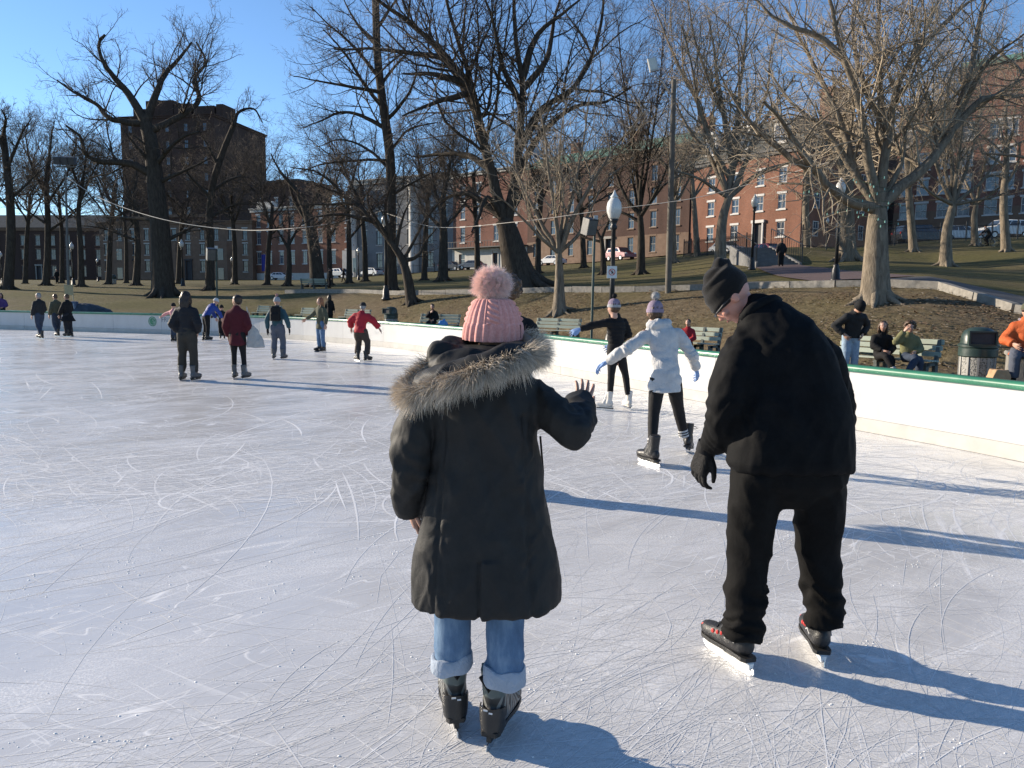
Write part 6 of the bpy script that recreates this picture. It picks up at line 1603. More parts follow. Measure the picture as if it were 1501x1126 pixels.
# burgundy coat with tote
f = Fig('skater in a long burgundy coat and black tights looking left', G(350, 556), 1.64, 2, dict(elR=(.145, -.02, .64), elL=(-.14, -.01, .63), wrR=(.12, .07, .52), wrL=(-.13, .06, .50), anR=(.08, -.01, .09), anL=(-.05, 0, .09), knR=(.06, .01, .29), knL=(-.05, .01, .29)), group=GSK)
f.head_matrix(-70, 0); f.body(SK_M, 'far'); f.top(F_BURG, hem=-.13, flare=1.12, bulk=1.03, wr=.3, arms=(.048, .042, .035), name='coat'); f.legs(F_TIGHT, (.052, .034, .026), .9, wr=.2); f.hair('bun', HAIR_D); socks(f, F_GREYW, .030, .80, 1.0)
for s in 'RL': f.skate(s, BGY, 'figure', yaw=12 if s == 'R' else -10)
def tote():
    p = J(371, 490, 14.75); o = empty('tote_bag', p, 'off white cloth tote bag hanging from the burgundy coat skater', 'bag'); m = MB()
    m.loft([[Vector((cx+w*math.cos(t_), .05*math.sin(t_)*(1.2 if z < 0 else .6), z)) for t_ in [2*math.pi*k/16 for k in range(16)]] for z, w, cx in ((-.26, .10, .02), (-.25, .18, .04), (-.1, .16, .04), (.08, .09, 0.0), (.16, .05, -.03))])
    V, N, F_ = remesh(m, .012, 3); V = V+N*(.015*vnoise(V, 14, 3))[:, None]; new_obj('sack', np_mesh('sack', V, F_), fabric('tote_cloth', (.40, .385, .36), .9), o)
    m = MB(); m.tube([(-.05, 0, .12), (-.09, 0, .35), (-.12, .03, .52), (-.10, .10, .40), (-.04, .06, .12)], .010, 6); m.build('strap', MATS['tote_cloth'], o)
tote()
# teal jacket, backpack
f = Fig('skater in a teal jacket and grey pompom hat seen from behind', G(408, 527), 1.58, 0, dict(elR=(.16, -.02, .64), elL=(-.16, -.02, .64), wrR=(.175, .03, .50), wrL=(-.17, .03, .49), anR=(.085, -.02, .09), anL=(-.075, 0, .09), knR=(.075, .03, .29), knL=(-.065, .03, .29)), group=GSK)
f.head_matrix(0, 0); f.body(bare=False); f.top(F_TEAL, bulk=1.02, arms=(.05, .043, .036)); f.legs(F_GREYP, (.064, .050, .044), 1.05, wr=.8); f.beanie(F_GREYW, pom=fabric('pom_rose', (.35, .2, .18), .9)); f.gloves(F_BLK)
for s in 'RL': f.skate(s, BGY, 'figure', yaw=15 if s == 'R' else -6)
o = empty('backpack', f.o+f.j['chest'], 'small black backpack worn over the teal jacket', 'backpack'); m = MB(); m.cbox((0, -.17, .0), (.27, .13, .38), .05); m.cbox((0, -.245, -.08), (.2, .05, .18), .02); V, N, F_ = remesh(m, .014, 4); new_obj('pack', np_mesh('pack', V, F_), F_BLK, o)
for s_ in (-1, 1): m = MB(); m.tube([(s_*.08, -.11, .16), (s_*.10, -.02, .14), (s_*.11, .10, .05), (s_*.12, .02, -.1), (s_*.1, -.11, -.16)], .016, 6); m.build('strap', F_BLK, o)
# long auburn hair
f = Fig('woman with long auburn hair, olive coat and jeans, reaching left', G(471, 516), 1.58, 215, dict(elR=(.17, .06, .66), wrR=(.24, .14, .60), elL=(-.15, 0, .64), wrL=(-.16, .03, .50)), group=GSK)
f.head_matrix(20, 0); f.body(); f.top(F_OLIVE, hem=-.11, flare=1.15, bulk=1.05, name='coat'); f.legs(F_JEAN, (.056, .042, .036), .93); f.hair('long', HAIR_R, 1.3, width=.8)
for s in 'RL': f.skate(s, BB, 'figure', yaw=10 if s == 'R' else -10)
# red jacket
f = Fig('skater in a bright red jacket and dark cap wobbling with arms held out', G(530, 529), 1.52, 12, dict(pelvis=(-.0, -.05, .50), chest=(-.01, .02, .70), neck=(-.01, .06, .80), head=(-.005, .10, .885), shR=(.11, .03, .77), shL=(-.12, .03, .77), elR=(.21, .02, .66), wrR=(.29, .06, .54), elL=(-.19, .0, .66), wrL=(-.20, .05, .54), hpR=(.05, -.04, .49), hpL=(-.05, -.04, .49), knR=(.10, .04, .30), knL=(-.06, .04, .30), anR=(.115, -.04, .11), anL=(-.07, -.02, .11)), group=GSK)
f.head_matrix(-10, 8); f.body(SK_L); f.top(F_RED, hem=-.03, bulk=1.22, wr=.9, arms=(.055, .047, .04)); f.legs(F_BROWN, (.072, .055, .046), .98, wr=.9); f.hair('short', HAIR_G); f.beanie(F_CHAR, z0=.12)
f.skate('R', BB, 'hockey', yaw=25, roll=-6); f.skate('L', BB, 'hockey', yaw=-50)
# left couple and dark coat
f = Fig('man in a dark jacket and jeans striding left with a companion behind him', G(60, 496), 1.62, -62, dict(elR=(.14, .02, .63), wrR=(.09, .08, .53), anR=(.05, .13, .09), knR=(.05, .08, .30), anL=(-.05, -.12, .09), knL=(-.05, .0, .29)), group=GSK)
f.head_matrix(-15, 5); f.body(); f.top(F_CHAR, bulk=1.1); f.legs(F_DJEAN, (.062, .048, .042), .93, wr=.8); f.hair('short', HAIR_G)
for s in 'RL': f.skate(s, BB, 'hockey')
f = Fig('companion in an olive jacket half hidden behind the man striding left', G(70, 494)+Vector((0, .6, 0)), 1.58, -62, dict(anR=(.05, .06, .09), anL=(-.05, -.1, .09)), group=GSK)
f.head_matrix(0, 5); f.body(); f.top(F_OLIVE, bulk=1.1); f.legs(F_DJEAN, (.06, .046, .04), .93); f.hair('short', HAIR_B)
for s in 'RL': f.skate(s, BB, 'hockey')
f = Fig('skater in a wide black knee length coat looking left by the far boards', G(101, 493.5), 1.58, -75, dict(elR=(.15, .03, .64), wrR=(.13, .14, .50), elL=(-.15, .03, .64), wrL=(-.12, .13, .50)), group=GSK)
f.head_matrix(-5, 5); f.body(); f.top(F_BLK, hem=-.17, flare=1.75, bulk=1.15, wr=.6, name='coat'); f.legs(F_NAVY, (.07, .055, .05), .95); f.hair('short', HAIR_B)
for s in 'RL': f.skate(s, BB, 'hockey')
# three figures half behind the dark jacket
f = Fig('child in a pink jacket and dark hat with arms spread near the far boards', G(256, 500.5), 1.30, 10, dict(elL=(-.23, .02, .73), wrL=(-.36, .03, .66), elR=(.24, .02, .72), wrR=(.38, .03, .66)), group=GSK)
f.head_matrix(0, 0, h=.2); f.body(); f.top(F_PINK, bulk=1.15); f.legs(F_DJEAN, (.066, .052, .045), .93); f.beanie(F_BLK)
for s in 'RL': f.skate(s, BB, 'hockey')
f = Fig('skater in a shiny blue jacket bending behind the dark quilted jacket', G(303, 499), 1.62, 40, dict(chest=(0, .12, .70), neck=(0, .19, .78), head=(0, .25, .84), shR=(.10, .17, .74), shL=(-.10, .17, .74), elR=(.14, .24, .60), wrR=(.13, .30, .48), elL=(-.14, .24, .60), wrL=(-.12, .30, .48)), group=GSK)
f.head_matrix(0, 25); f.body(); f.top(F_BLUE, bulk=1.15); f.legs(F_BLK, (.062, .046, .036), .9); f.beanie(F_WHITE)
for s in 'RL': f.skate(s, BB, 'hockey')
f = Fig('small dark dressed child beside the blue jacket skater', G(326, 497), 1.22, -30, dict(elL=(-.20, .05, .70), wrL=(-.30, .1, .64)), group=GSK)
f.head_matrix(0, 0, h=.2); f.body(); f.top(F_CHAR, bulk=1.15); f.legs(F_BLK, (.066, .05, .042), .9); f.beanie(F_BLK)
for s in 'RL': f.skate(s, BB, 'hockey')
# curly haired person behind the pink hat
f = Fig('tall curly haired skater in a dark puffer jacket hidden behind the pink hat', G(742, 722), 1.80, 0, dict(elR=(.13, .06, .64), wrR=(.08, .13, .56), elL=(-.13, .06, .64), wrL=(-.08, .13, .56), head=('p', 742, 428, 0)), group=GSK, vox=.015)
f.head_matrix(0, 0); f.body(); f.top(F_BLK, bulk=1.05, puff=.06); f.legs(F_BLK, (.06, .045, .038), .9); f.hair('curly', HAIR_B)
for s in 'RL': f.skate(s, BB, 'hockey')
# white jacket skater
WJ = lambda x, y, d=0: ('p', x, y, d)
f = Fig('woman in a white hooded jacket and lilac pompom hat balancing with arms out', (G(948, 683)+G(1008, 668))/2, 1.58, 14, dict(pelvis=WJ(975, 552), chest=WJ(973, 503, .12), neck=WJ(966, 474, .2), head=WJ(960, 459, .24), shR=WJ(996, 484, .16), shL=WJ(947, 485, .16), elR=WJ(1013, 518, .12), wrR=WJ(1020, 541, .28), elL=WJ(917, 513, .0), wrL=WJ(889, 531, .12),
        hpR=WJ(987, 560), hpL=WJ(964, 560), knR=WJ(995, 603, .18), knL=WJ(958, 608, -.05), anR=WJ(1003, 641, .2), anL=WJ(956, 657, -.15)), group=GSK, vox=.011)
f.head_matrix(-8, 2); f.body(lod='fine', bare=False)
f.top(F_WHITE, rings=[(-.095, .106, .084, -.005), (-.05, .104, .08, 0), (0, .10, .074, 0), (.3, .090, .064, 0), (.62, .098, .070, 0), (.8, .100, .064, -.004), (.9, .080, .052, -.004), (.97, .058, .048, 0), (1.0, .046, .044, 0)], bulk=1.0, arms=(.046, .040, .033), wr=.9, sm=4, extra=lambda m: (m.ball(f.j['neck']-f.f*.06+Vector((0, 0, -.025)), (.13, .085, .075), 16, 10), m.tube([f.j['neck']-f.r*.09+f.f*.04, f.j['neck']-f.f*.09+Vector((0, 0, .02)), f.j['neck']+f.r*.09+f.f*.04], .042, 10)))
f.legs(F_TIGHT, (.052, .037, .029), .82, wr=.25, seat=(.07, .05)); f.hair('short', HAIR_B); f.beanie(F_LILAC, pom=fabric('pom_grey', (.34, .33, .32), .95), ribs=22, pr=.24); f.gloves(F_LBLUE, 'relax')
socks(f, F_WHITE, .033, .72, .97, F_BLK)
f.skate('L', BB, 'figure', at=G(953, 682), yaw=-42, k=1.05, lace=MATS['lace_black']); f.skate('R', BB, 'figure', at=G(1008, 667)+Vector((0, 0, .02)), yaw=6, pitch=-14, k=1.05)
# striped-hat puffer skater
f = Fig('slim skater in a black puffer jacket and white skates reaching left', (G(890, 602)+G(921, 600))/2, 1.60, -35, dict(pelvis=WJ(903, 515), chest=WJ(903, 483, .02), neck=WJ(902, 463, .03), head=WJ(899, 451, .0), shR=WJ(916, 469, .12), shL=WJ(891, 469, -.05), elL=WJ(868, 477, -.05), wrL=WJ(850, 483, -.05), elR=WJ(922, 490, .1), wrR=WJ(898, 505, .22),
        hpR=WJ(909, 521), hpL=WJ(898, 521), knR=WJ(917, 550, .05), knL=WJ(896, 550, -.05), anR=WJ(921, 582), anL=WJ(894, 584)), group=GSK, vox=.014)
f.head_matrix(-10, 0); f.body(bare=False); f.top(F_BLK, hem=-.01, bulk=.92, puff=.055, arms=(.044, .038, .032)); f.legs(F_TIGHT, (.05, .034, .026), .9, wr=.2); f.hair('short', HAIR_B); f.beanie(F_LILAC, cuff=F_GREYW, pom=F_BLK, ribs=18, pr=.2); f.gloves(F_LBLUE)
f.skate('L', BW, 'figure', at=G(888, 602), yaw=-30, lace=MATS['lace_white'], sole=BW); f.skate('R', BW, 'figure', at=G(920, 600), yaw=22, lace=MATS['lace_white'], sole=BW)
# ---------------- onlookers
def ong(px, Y): x, y = XY(px, Y); return Vector((x, y, ground(x, y)))
f = Fig('man in a dark hooded jacket and pale jeans standing head bowed behind the boards', ong(1251, 15.6), 1.72, 175, dict(chest=(0, .05, .735), neck=(0, .10, .82), head=(0, .16, .88), shR=(.11, .06, .79), shL=(-.11, .06, .79), elR=(.20, -.02, .66), wrR=(.115, .05, .56), elL=(-.20, -.02, .66), wrL=(-.115, .05, .56)), group=GON, vox=.018)
f.head_matrix(-10, 40); f.body(); f.top(F_CHAR, bulk=1.15, extra=lambda m: m.ball(f.j['neck']-f.f*.05, (.12, .09, .06), 12, 8)); f.legs(fabric('cloth_pale_denim', (.26, .35, .44), .9, .5, var=.25), (.058, .046, .042), .96); f.beanie(F_BLK, z0=-.12, fat=1.08, ribs=0)
for s in 'RL': f.shoe(s, F_BLK, yaw=8 if s == 'R' else -8)
f = Fig('long haired woman in black seated at the middle of the bench, legs crossed', ong(1297, 16.1), 1.62, 190, dict(knR=(.02, .25, .33), anR=(-.07, .36, .14), elR=(.12, .06, .43), wrR=(.03, .16, .38)), base=SEAT, group=GON, vox=.018)
f.head_matrix(8, 0); f.body(); f.top(F_BLK, hem=-.01, bulk=1.1); f.legs(F_BLK, (.058, .045, .038), .8); f.hair('long', HAIR_B, .8); socks(f, F_WHITE, .034, .75, .95)
f.shoe('L', F_BLK); f.shoe('R', F_BLK, at=(-.09, .40, .09), pitch=15)
f = Fig('curly haired woman in an olive jacket on the bench, hand raised to her head', ong(1337, 15.75), 1.62, 186, dict(knR=(.0, .26, .32), anR=(.14, .38, .14), knL=(-.05, .25, .29), anL=(-.02, .28, .05), elR=(.18, .06, .50), wrR=(.10, .10, .64), wrL=(-.02, .16, .38)), base=SEAT, group=GON, vox=.018)
f.head_matrix(0, 0); f.body(); f.top(fabric('cloth_khaki', (.16, .155, .075), .85), hem=-.01, bulk=1.15); f.legs(F_DJEAN, (.06, .047, .04), .9); f.hair('curly', HAIR_B, seed=6)
m = MB(); 
for s_ in (-1, 1): m.ball(f.hp((s_*.14, .36, .0)), Vector((.10, .03, .075))*f.hh, 8, 6, f.HM)
m.tube([f.hp((-.33, 0, .02)), f.hp((-.25, .33, .02)), f.hp((.25, .33, .02)), f.hp((.33, 0, .02))], .005, 5); m.build('sunglasses', EYEM, f.root)
f.shoe('L', F_CHAR, at=(-.02, .28, 0)); f.shoe('R', fabric('shoe_grey', (.2, .19, .19), .8), at=(.16, .40, .10), yaw=30, pitch=20)
f = Fig('person in an orange jacket and olive cap at the right edge, seated behind the rail', ong(1508, 12.4), 1.72, 215, dict(wrR=(.08, .16, .38), elR=(.16, .04, .42)), base=SEAT, group=GON, vox=.018)
f.j = {k: v+Vector((0, 0, .32)) for k, v in f.j.items()}
f.head_matrix(15, 0); f.body(); f.top(F_ORNG, hem=-.03, flare=1.2, bulk=1.25, wr=.7); f.legs(F_GREYP, (.062, .05, .042), .9); f.beanie(F_OLIVE, z0=.1, ribs=0); f.hair('short', HAIR_B)
m = MB()
for s_ in (-1, 1): m.ball(f.hp((s_*.14, .37, .0)), Vector((.10, .03, .075))*f.hh, 8, 6, f.HM)
m.tube([f.hp((-.33, 0, .02)), f.hp((-.25, .34, .02)), f.hp((.25, .34, .02)), f.hp((.33, 0, .02))], .005, 5); m.build('sunglasses', EYEM, f.root)
m = MB(); m.tube([f.j['neck']+f.r*(.10*math.cos(t_))+f.f*(.09*math.sin(t_))+Vector((0, 0, .01)) for t_ in [2.6+k*.3 for k in range(14)]], .022, 8); hpn = m.build('headphones', mat('headphone_white', (.75, .74, .72), .4), f.root)
for s in 'RL': f.shoe(s, F_BLK, at=(.06 if s == 'R' else -.06, .27, .19))
def low_wall_seat():
    p = ong(1516, 12.5); o = empty('low_wall', p, 'low stone ledge under the person in orange', 'wall'); m = MB(); m.cbox((0.3, 0.1, .38), (1.0, .5, .80), .03, rz=-.5); m.build('ledge', gran, o)
    m = MB(); m.cbox((0.3, 0.1, .80), (1.06, .56, .06), .02, rz=-.5); m.build('coping', gran, o)
low_wall_seat()
p = ong(1474, 12.0); o = empty('paper_bag', J(1464, 551, 12.1), 'crumpled brown paper bag beside the person in orange', 'bag'); m = MB(); m.loft([[Vector((sx*w, sy*.09, z)) for sx, sy in ((-1, -1), (1, -1), (1, 1), (-1, 1))] for z, w in ((-.17, .14), (-.02, .15), (.10, .10))]); V, N, F_ = remesh(m, .012, 2); V = V+N*(.012*vnoise(V, 16, 2))[:, None]; new_obj('sack', np_mesh('sack', V, F_), mat('kraft_paper', (.42, .27, .15), .85, .15, 8), o)
m = MB(); m.cbox((0, .02, -.45), (.3, .22, .56), .02); m.build('stone_block', gran, empty('stone_block', J(1464, 551, 12.1), 'granite block holding the paper bag behind the rail', 'block'))
f = Fig('child in a red jacket seated on the dark bench behind the white jacket skater', ong(1010, 20.7), 1.45, 205, None, base=SEAT, group=GON, vox=.022)
f.head_matrix(0, 0, h=.2); f.body(); f.top(fabric('cloth_crimson', (.30, .015, .025), .8), bulk=1.15); f.legs(F_BLK, (.06, .048, .04), .9); f.hair('short', HAIR_D)
for s in 'RL': f.shoe(s, F_BLK, at=(.06 if s == 'R' else -.06, .27, 0))
f = Fig('dark dressed man seated on the bench above the white boards left of the pink hat', ong(634, 33.0), 1.72, 190, dict(wrR=(.02, .1, .55), elR=(.13, .05, .45)), base=SEAT, group=GON, vox=.025)
f.head_matrix(0, 10); f.body(); f.top(F_BLK, bulk=1.2); f.legs(F_BLK, (.062, .05, .042), .9); f.hair('short', HAIR_D)
for s in 'RL': f.shoe(s, F_BLK, at=(.06 if s == 'R' else -.06, .27, 0))
o = empty('plastic_bag', J(649, 476, 32.6), 'bright blue plastic bag on the bench beside the dark dressed man', 'bag'); m = MB(); m.ball((0, 0, 0), (.22, .17, .19), 14, 10); m.ball((.05, 0, .16), (.08, .06, .1), 10, 6); V, N, F_ = remesh(m, .025, 2); V = V+N*(.03*vnoise(V, 9, 2))[:, None]; new_obj('sack', np_mesh('sack', V, F_), mat('bag_blue', (.10, .30, .60), .4, .15, 6), o)
f = Fig('long dark haired person in black standing behind the boards by the auburn haired woman', ong(483, 40), 1.66, 20, None, group=GON, vox=.03)
f.head_matrix(0, 0); f.body(); f.top(F_BLK, hem=-.2, flare=1.2, bulk=1.1); f.legs(F_BLK); f.hair('long', HAIR_D, 1.0)
for s in 'RL': f.shoe(s, F_BLK)
f = Fig('person in purple sitting behind the boards at the far left edge', ong(1, 36.5), 1.7, 160, None, base=SEAT, group=GON, vox=.03)
f.j = {k: v+Vector((0, 0, .28)) for k, v in f.j.items()}
f.head_matrix(0, 0); f.body(); f.top(F_PURP, bulk=1.15); f.legs(F_BLK); f.hair('long', HAIR_D, .5)
for s in 'RL': f.shoe(s, F_BLK, at=(.06 if s == 'R' else -.06, .26, .2))
m = MB(); m.cbox((0, .12, .38), (1.2, .4, .76), .03); q = ong(1, 36.5); m.build('ledge', gran, empty('low_wall', q+Vector((0, 0, 0)), 'low stone ledge under the person in purple', 'wall'))
def walker(label, px, Y, top, bot, face, H_=1.72, hat=None, pose=None):
    f = Fig(label, ong(px, Y), H_, face, pose, group='people walking in the park', vox=.035)
    f.head_matrix(0, 0); f.body(); f.top(top, hem=-.04, bulk=1.15); f.legs(bot, (.06, .048, .042), .95); f.hair('short', HAIR_D)
    if hat: f.beanie(hat)
    for s in 'RL': f.shoe(s, F_BLK)
STR = dict(anR=(.05, .15, .06), knR=(.05, .10, .29), anL=(-.05, -.16, .09), knL=(-.05, -.02, .28), wrL=(-.13, .12, .50), wrR=(.13, -.1, .5))
walker('person in a dark blue coat walking up to the stone steps', 1142, 46.6, F_NAVY, F_BLK, 10)
walker('dark figure striding left past the far street cars', 504, 100, F_BLK, F_BLK, -80, pose=STR)
walker('dark figure standing among the far left tree trunks', 85, 92, F_BLK, F_BLK, 170)
walker('dark figure near the park bench on the far lawn', 483, 66, F_BLK, F_BLK, 60)
# cyclist on the right lawn
p = ong(1441, 56); ba = math.radians(85); fw = Vector((-math.sin(ba), -math.cos(ba)*.2, 0)).normalized()
o = empty('bicycle', p, 'dark bicycle crossing the lawn below the right fence', 'bicycle'); FR = mat('bike_frame', (.05, .05, .06), .4)
for s_ in (-.52, .52):
    m = MB(); c = fw*s_+Vector((0, 0, .34)); m.tube([c+(fw*math.cos(t_)+Vector((0, 0, math.sin(t_))))*.33 for t_ in [2*math.pi*k/20 for k in range(21)]], .02, 6); w_ = m.build('wheel', TYRE, o)
    m = MB()
    for k in range(8): t_ = math.pi*k/8; m.tube([c-(fw*math.cos(t_)+Vector((0, 0, math.sin(t_))))*.32, c+(fw*math.cos(t_)+Vector((0, 0, math.sin(t_))))*.32], .004, 4)
    m.build('spokes', STEEL, w_)
m = MB(); BBk, ST_, HD = Vector((0, 0, .3))-fw*.05, -fw*.18+Vector((0, 0, .85)), fw*.38+Vector((0, 0, .88))
for a, b in ((BBk, ST_), (BBk, HD), (ST_*.97, HD), (BBk, -fw*.52+Vector((0, 0, .34))), (ST_, -fw*.52+Vector((0, 0, .34))), (HD, fw*.52+Vector((0, 0, .34)))): m.tube([a, b], .018, 6)
m.build('frame', FR, o); m = MB(); m.tube([HD+Vector((0, .25, .12)), HD+Vector((0, 0, .1)), HD+Vector((0, -.25, .12))], .014, 6); m.build('handlebar', FR, o); m = MB(); m.ball(ST_+Vector((0, 0, .06)), (.13, .07, .04), 10, 6); m.build('saddle', TYRE, o)
f = Fig('cyclist in dark clothes riding left below the right fence', p, 1.7, -90, dict(pelvis=(0, -.10, .53), chest=(0, .03, .70), neck=(0, .08, .79), head=(0, .12, .87), shR=(.10, .06, .76), shL=(-.10, .06, .76), elR=(.12, .15, .64), elL=(-.12, .15, .64), wrR=(.12, .22, .58), wrL=(-.12, .22, .58), hpR=(.05, -.08, .52), hpL=(-.05, -.08, .52), knR=(.06, .08, .40), knL=(-.06, .08, .32), anR=(.06, -.02, .20), anL=(-.06, .0, .10)), group='people walking in the park', vox=.035)
f.head_matrix(0, 0); f.body(); f.top(F_CHAR, bulk=1.1); f.legs(F_BLK, (.06, .048, .042), .95); f.beanie(F_BLK, ribs=0)
f.shoe('R', F_BLK, at=(.06, 0, .14)); f.shoe('L', F_BLK, at=(-.06, .02, .05))
# ------------------------------------------------------------------ the two near skaters
def ring_px(py, pl, pr, Y, ry, n=40, yaw=0.0, tiltz=0.0):
    a, b = J(pl, py, Y), J(pr, py, Y); c = (a+b)/2; rx = (b-a).length/2; c.z = J((pl+pr)/2, py, Y-ry*0.9).z
    out = []
    for k in range(n):
        t = 2*math.pi*k/n; ct, st_ = math.cos(t), math.sin(t)
        x = rx*math.copysign(abs(ct)**0.85, ct); y = ry*math.copysign(abs(st_)**0.85, st_)
        out.append(c+Vector((x, y, tiltz*y)))
    return out
def strands(curve_pts, n, length, spread, dir_fn, seed, wid, segs=3):
    """hair strands rooted along a thick curve; returns V, F(quads), tip factor"""
    r = np.random.default_rng(seed); C = np.array(curve_pts); m = len(C)
    seg = np.linalg.norm(np.diff(C, axis=0), axis=1); s = np.concatenate([[0], np.cumsum(seg)]); q = r.random(n)*s[-1]
    k = np.clip(np.searchsorted(s, q)-1, 0, m-2); f = ((q-s[k])/seg[k])[:, None]
    p = C[k]*(1-f)+C[k+1]*f; tan = (C[k+1]-C[k])/seg[k][:, None]
    out = dir_fn(p, tan, q/s[-1], r)
    root = p+out*spread*0.5*r.uniform(.3, 1, (n, 1))+r.normal(0, spread*.18, (n, 3))
    d = out+r.normal(0, .28, (n, 3)); d /= np.linalg.norm(d, axis=1)[:, None]
    L_ = length*r.uniform(.55, 1.15, (n, 1)); u = np.cross(d, r.normal(0, 1, (n, 3))); u /= np.linalg.norm(u, axis=1)[:, None]
    clump = np.array([[noise.noise(Vector(x)*26), noise.noise(Vector(x)*26+Vector((9, 0, 0))), noise.noise(Vector(x)*26+Vector((0, 9, 0)))] for x in p.tolist()])
    V = []; T = []
    for i in range(segs+1):
        t = i/segs; c = root+d*L_*t+clump*L_*.55*t*t+np.array([0, 0, -1])*L_*.35*t*t
        w = wid*(1-t*.93); V += [c-u*w, c+u*w]; T += [np.full(n, t)]*2
    V = np.stack(V, 1); T = np.stack(T, 1); K = 2*(segs+1)
    F_ = np.concatenate([np.arange(n)[:, None]*K+np.array([[2*i, 2*i+1, 2*i+3, 2*i+2]]) for i in range(segs)])
    return V.reshape(-1, 3), F_, T.ravel()
def fur_mat(name, root_c, tip_c, k=0.55, vlo=0.75):
    m = bpy.data.materials.new(name); t = NT(m); a = t.N('Attribute'); a.attribute_name = 'tip'; g = t.N('NewGeometry')
    c = t.ramp(a.outputs['Fac'], [(0.0, root_c), (k, tuple((x+y)/2 for x, y in zip(root_c, tip_c))), (1.0, tip_c)])
    v = t.ramp(g.outputs['Random Per Island'], [(0, vlo), (1, 1.15)])
    t.set(base=t.mix(1.0, c, v, 'MULTIPLY'), rough=0.55, spec=0.3); return m
def woman():
    YB = 2.66
    f = Fig('woman in a long black parka with fur hood and pink pompom hat, hand raised', (G(665, 1078)+G(725, 1100))/2, 1.62, 2,
            dict(pelvis=J(712, 780, YB), chest=J(710, 640, YB), neck=J(718, 545, YB+.02), head=J(722, 490, YB+.06), shR=J(786, 588, YB), shL=J(628, 596, YB), elR=J(843, 628, YB-.07), wrR=J(850, 606, YB+.15), elL=J(601, 682, YB-.03), wrL=J(603, 742, YB+.05),
                 hpR=J(742, 800, YB), hpL=J(664, 800, YB), knR=J(741, 900, YB), knL=J(665, 895, YB+.03), anR=J(741, 1000, YB-.04), anL=J(663, 975, YB+.04)), vox=.0075, group=GSK)
    f.hk = 0.84
    f.head_matrix(2, 4, h=.19)
    f.body(SK_L, 'fine', 'fine', hands={'R': (Vector((.22, .30, .93)), Vector((-.35, .9, -.25))), 'L': (Vector((.15, .25, -1)), Vector((.9, .3, 0)))})
    # parka
    m = MB(); o3 = f.o
    prof = [(907, 606, 819, .175), (903, 605, 820, .176), (893, 605, 820, .176), (870, 606, 819, .172), (830, 610, 815, .162), (780, 617, 807, .148), (730, 627, 797, .134), (690, 633, 791, .127), (650, 632, 789, .127), (615, 626, 792, .13), (590, 622, 796, .125), (566, 634, 788, .115), (548, 655, 776, .09), (538, 680, 758, .06)]
    m.loft([[p-o3 for p in ring_px(py, a, b, YB, ry)] for py, a, b, ry in prof])
    def arm(P, R_): m.tube([p-o3 for p in catmull(P, 5)], list(np.interp(np.linspace(0, 1, (len(P)-1)*5+1), np.linspace(0, 1, len(R_)), R_)), 18)
    arm([J(652, 578, YB), J(624, 602, YB-.01), J(606, 645, YB-.03), J(600, 690, YB-.03), J(600, 728, YB+.01), J(602, 748, YB+.045)], [.055, .070, .072, .066, .058, .050])
    arm([J(765, 575, YB), J(793, 592, YB-.01), J(818, 612, YB-.05), J(840, 630, YB-.07)], [.055, .072, .070, .066])
    arm([J(838, 628, YB-.07), J(845, 620, YB-.02), J(848, 605, YB+.07), J(850, 590, YB+.15)], [.066, .064, .058, .05])
    m.ball(J(840, 630, YB-.07)-o3, .067, 16, 12)
    V, N, F_ = remesh(m, .0075, 2)
    seed = 4; d = np.zeros(len(V)); X, Yv, Z = V[:, 0]+o3.x, V[:, 1]+o3.y, V[:, 2]
    back = N[:, 1] < 0.2
    def zof(py): return J(710, py, YB).z
    def xof(px): return J(px, 700, YB).x
    # broad soft folds, long and slanting
    w1 = vnoise(np.stack([X+Z*.38, Yv*.8, Z*.22], 1), 8, seed); w2 = vnoise(np.stack([X-Z*.3, Yv*.8, Z*.3], 1), 15, seed+1); w3 = vnoise(V, 30, seed+2)
    d += .0115*np.clip(1-np.abs(w1)*2.2, 0, 1)**1.3-.005+.005*np.clip(1-np.abs(w2)*2.4, 0, 1)**1.3+.0012*w3
    # waist gathers
    g = np.exp(-((Z-zof(705))/.07)**2); d += .003*g*np.sin(X*60+9*w1)
    # princess seams, centre vent, hem stitching
    lower = (Z < zof(600))
    for px, px2 in ((655, 640), (766, 782)):
        xs = xof(px)+(xof(px2)-xof(px))*np.clip((zof(640)-Z)/(zof(640)-zof(905)), 0, 1); e = np.abs(X-xs); arm_free = (X > xof(634)) & (X < xof(800))
        d -= np.where(back & lower & arm_free, .006*np.exp(-(e/.006)**2), 0); d += np.where(back & lower & arm_free, .0025*np.exp(-((e-.016)/.012)**2)*np.sin(Z*70+9*w2), 0)
    vent = (Z < zof(800)) & back; e = X-xof(709); d += np.where(vent, .010*np.exp(-(np.clip(e, 0, 9)/.05)**2)*(e > 0)-.008*np.exp(-((e+.006)/.008)**2), 0)
    e = np.abs(Z-zof(880)); d -= np.where(Z < zof(860), .004*np.exp(-(e/.004)**2), 0)
    d += np.where(Z < zof(882), .0012*np.sin(X*150+6*w2), 0)
    # sleeve creases
    for el, ax, wd in (('elL', (0, 0, 1), .10), ('elR', (.6, 0, .8), .09)):
        c = np.array(f.j[el]); q = np.linalg.norm(V-c, axis=1); a = np.array(ax)/np.linalg.norm(ax); d += .006*np.exp(-(q/wd)**2)*np.sin((V @ a)*2*math.pi/.06+14*w1+6*w2)
    c = np.array(f.j['wrR']); q = np.linalg.norm(V-c, axis=1); d += .004*np.exp(-(q/.06)**2)*np.sin((V @ np.array([.2, .5, .8]))*2*math.pi/.03+8*w2)
    V = V+N*d[:, None]
    coat_m = fabric('parka_cloth', (.017, .017, .0165), .62, .07, 14, .10, spec=.22, var=.12, weave_scale=900)
    coat = f.put('parka', V, F_, coat_m)
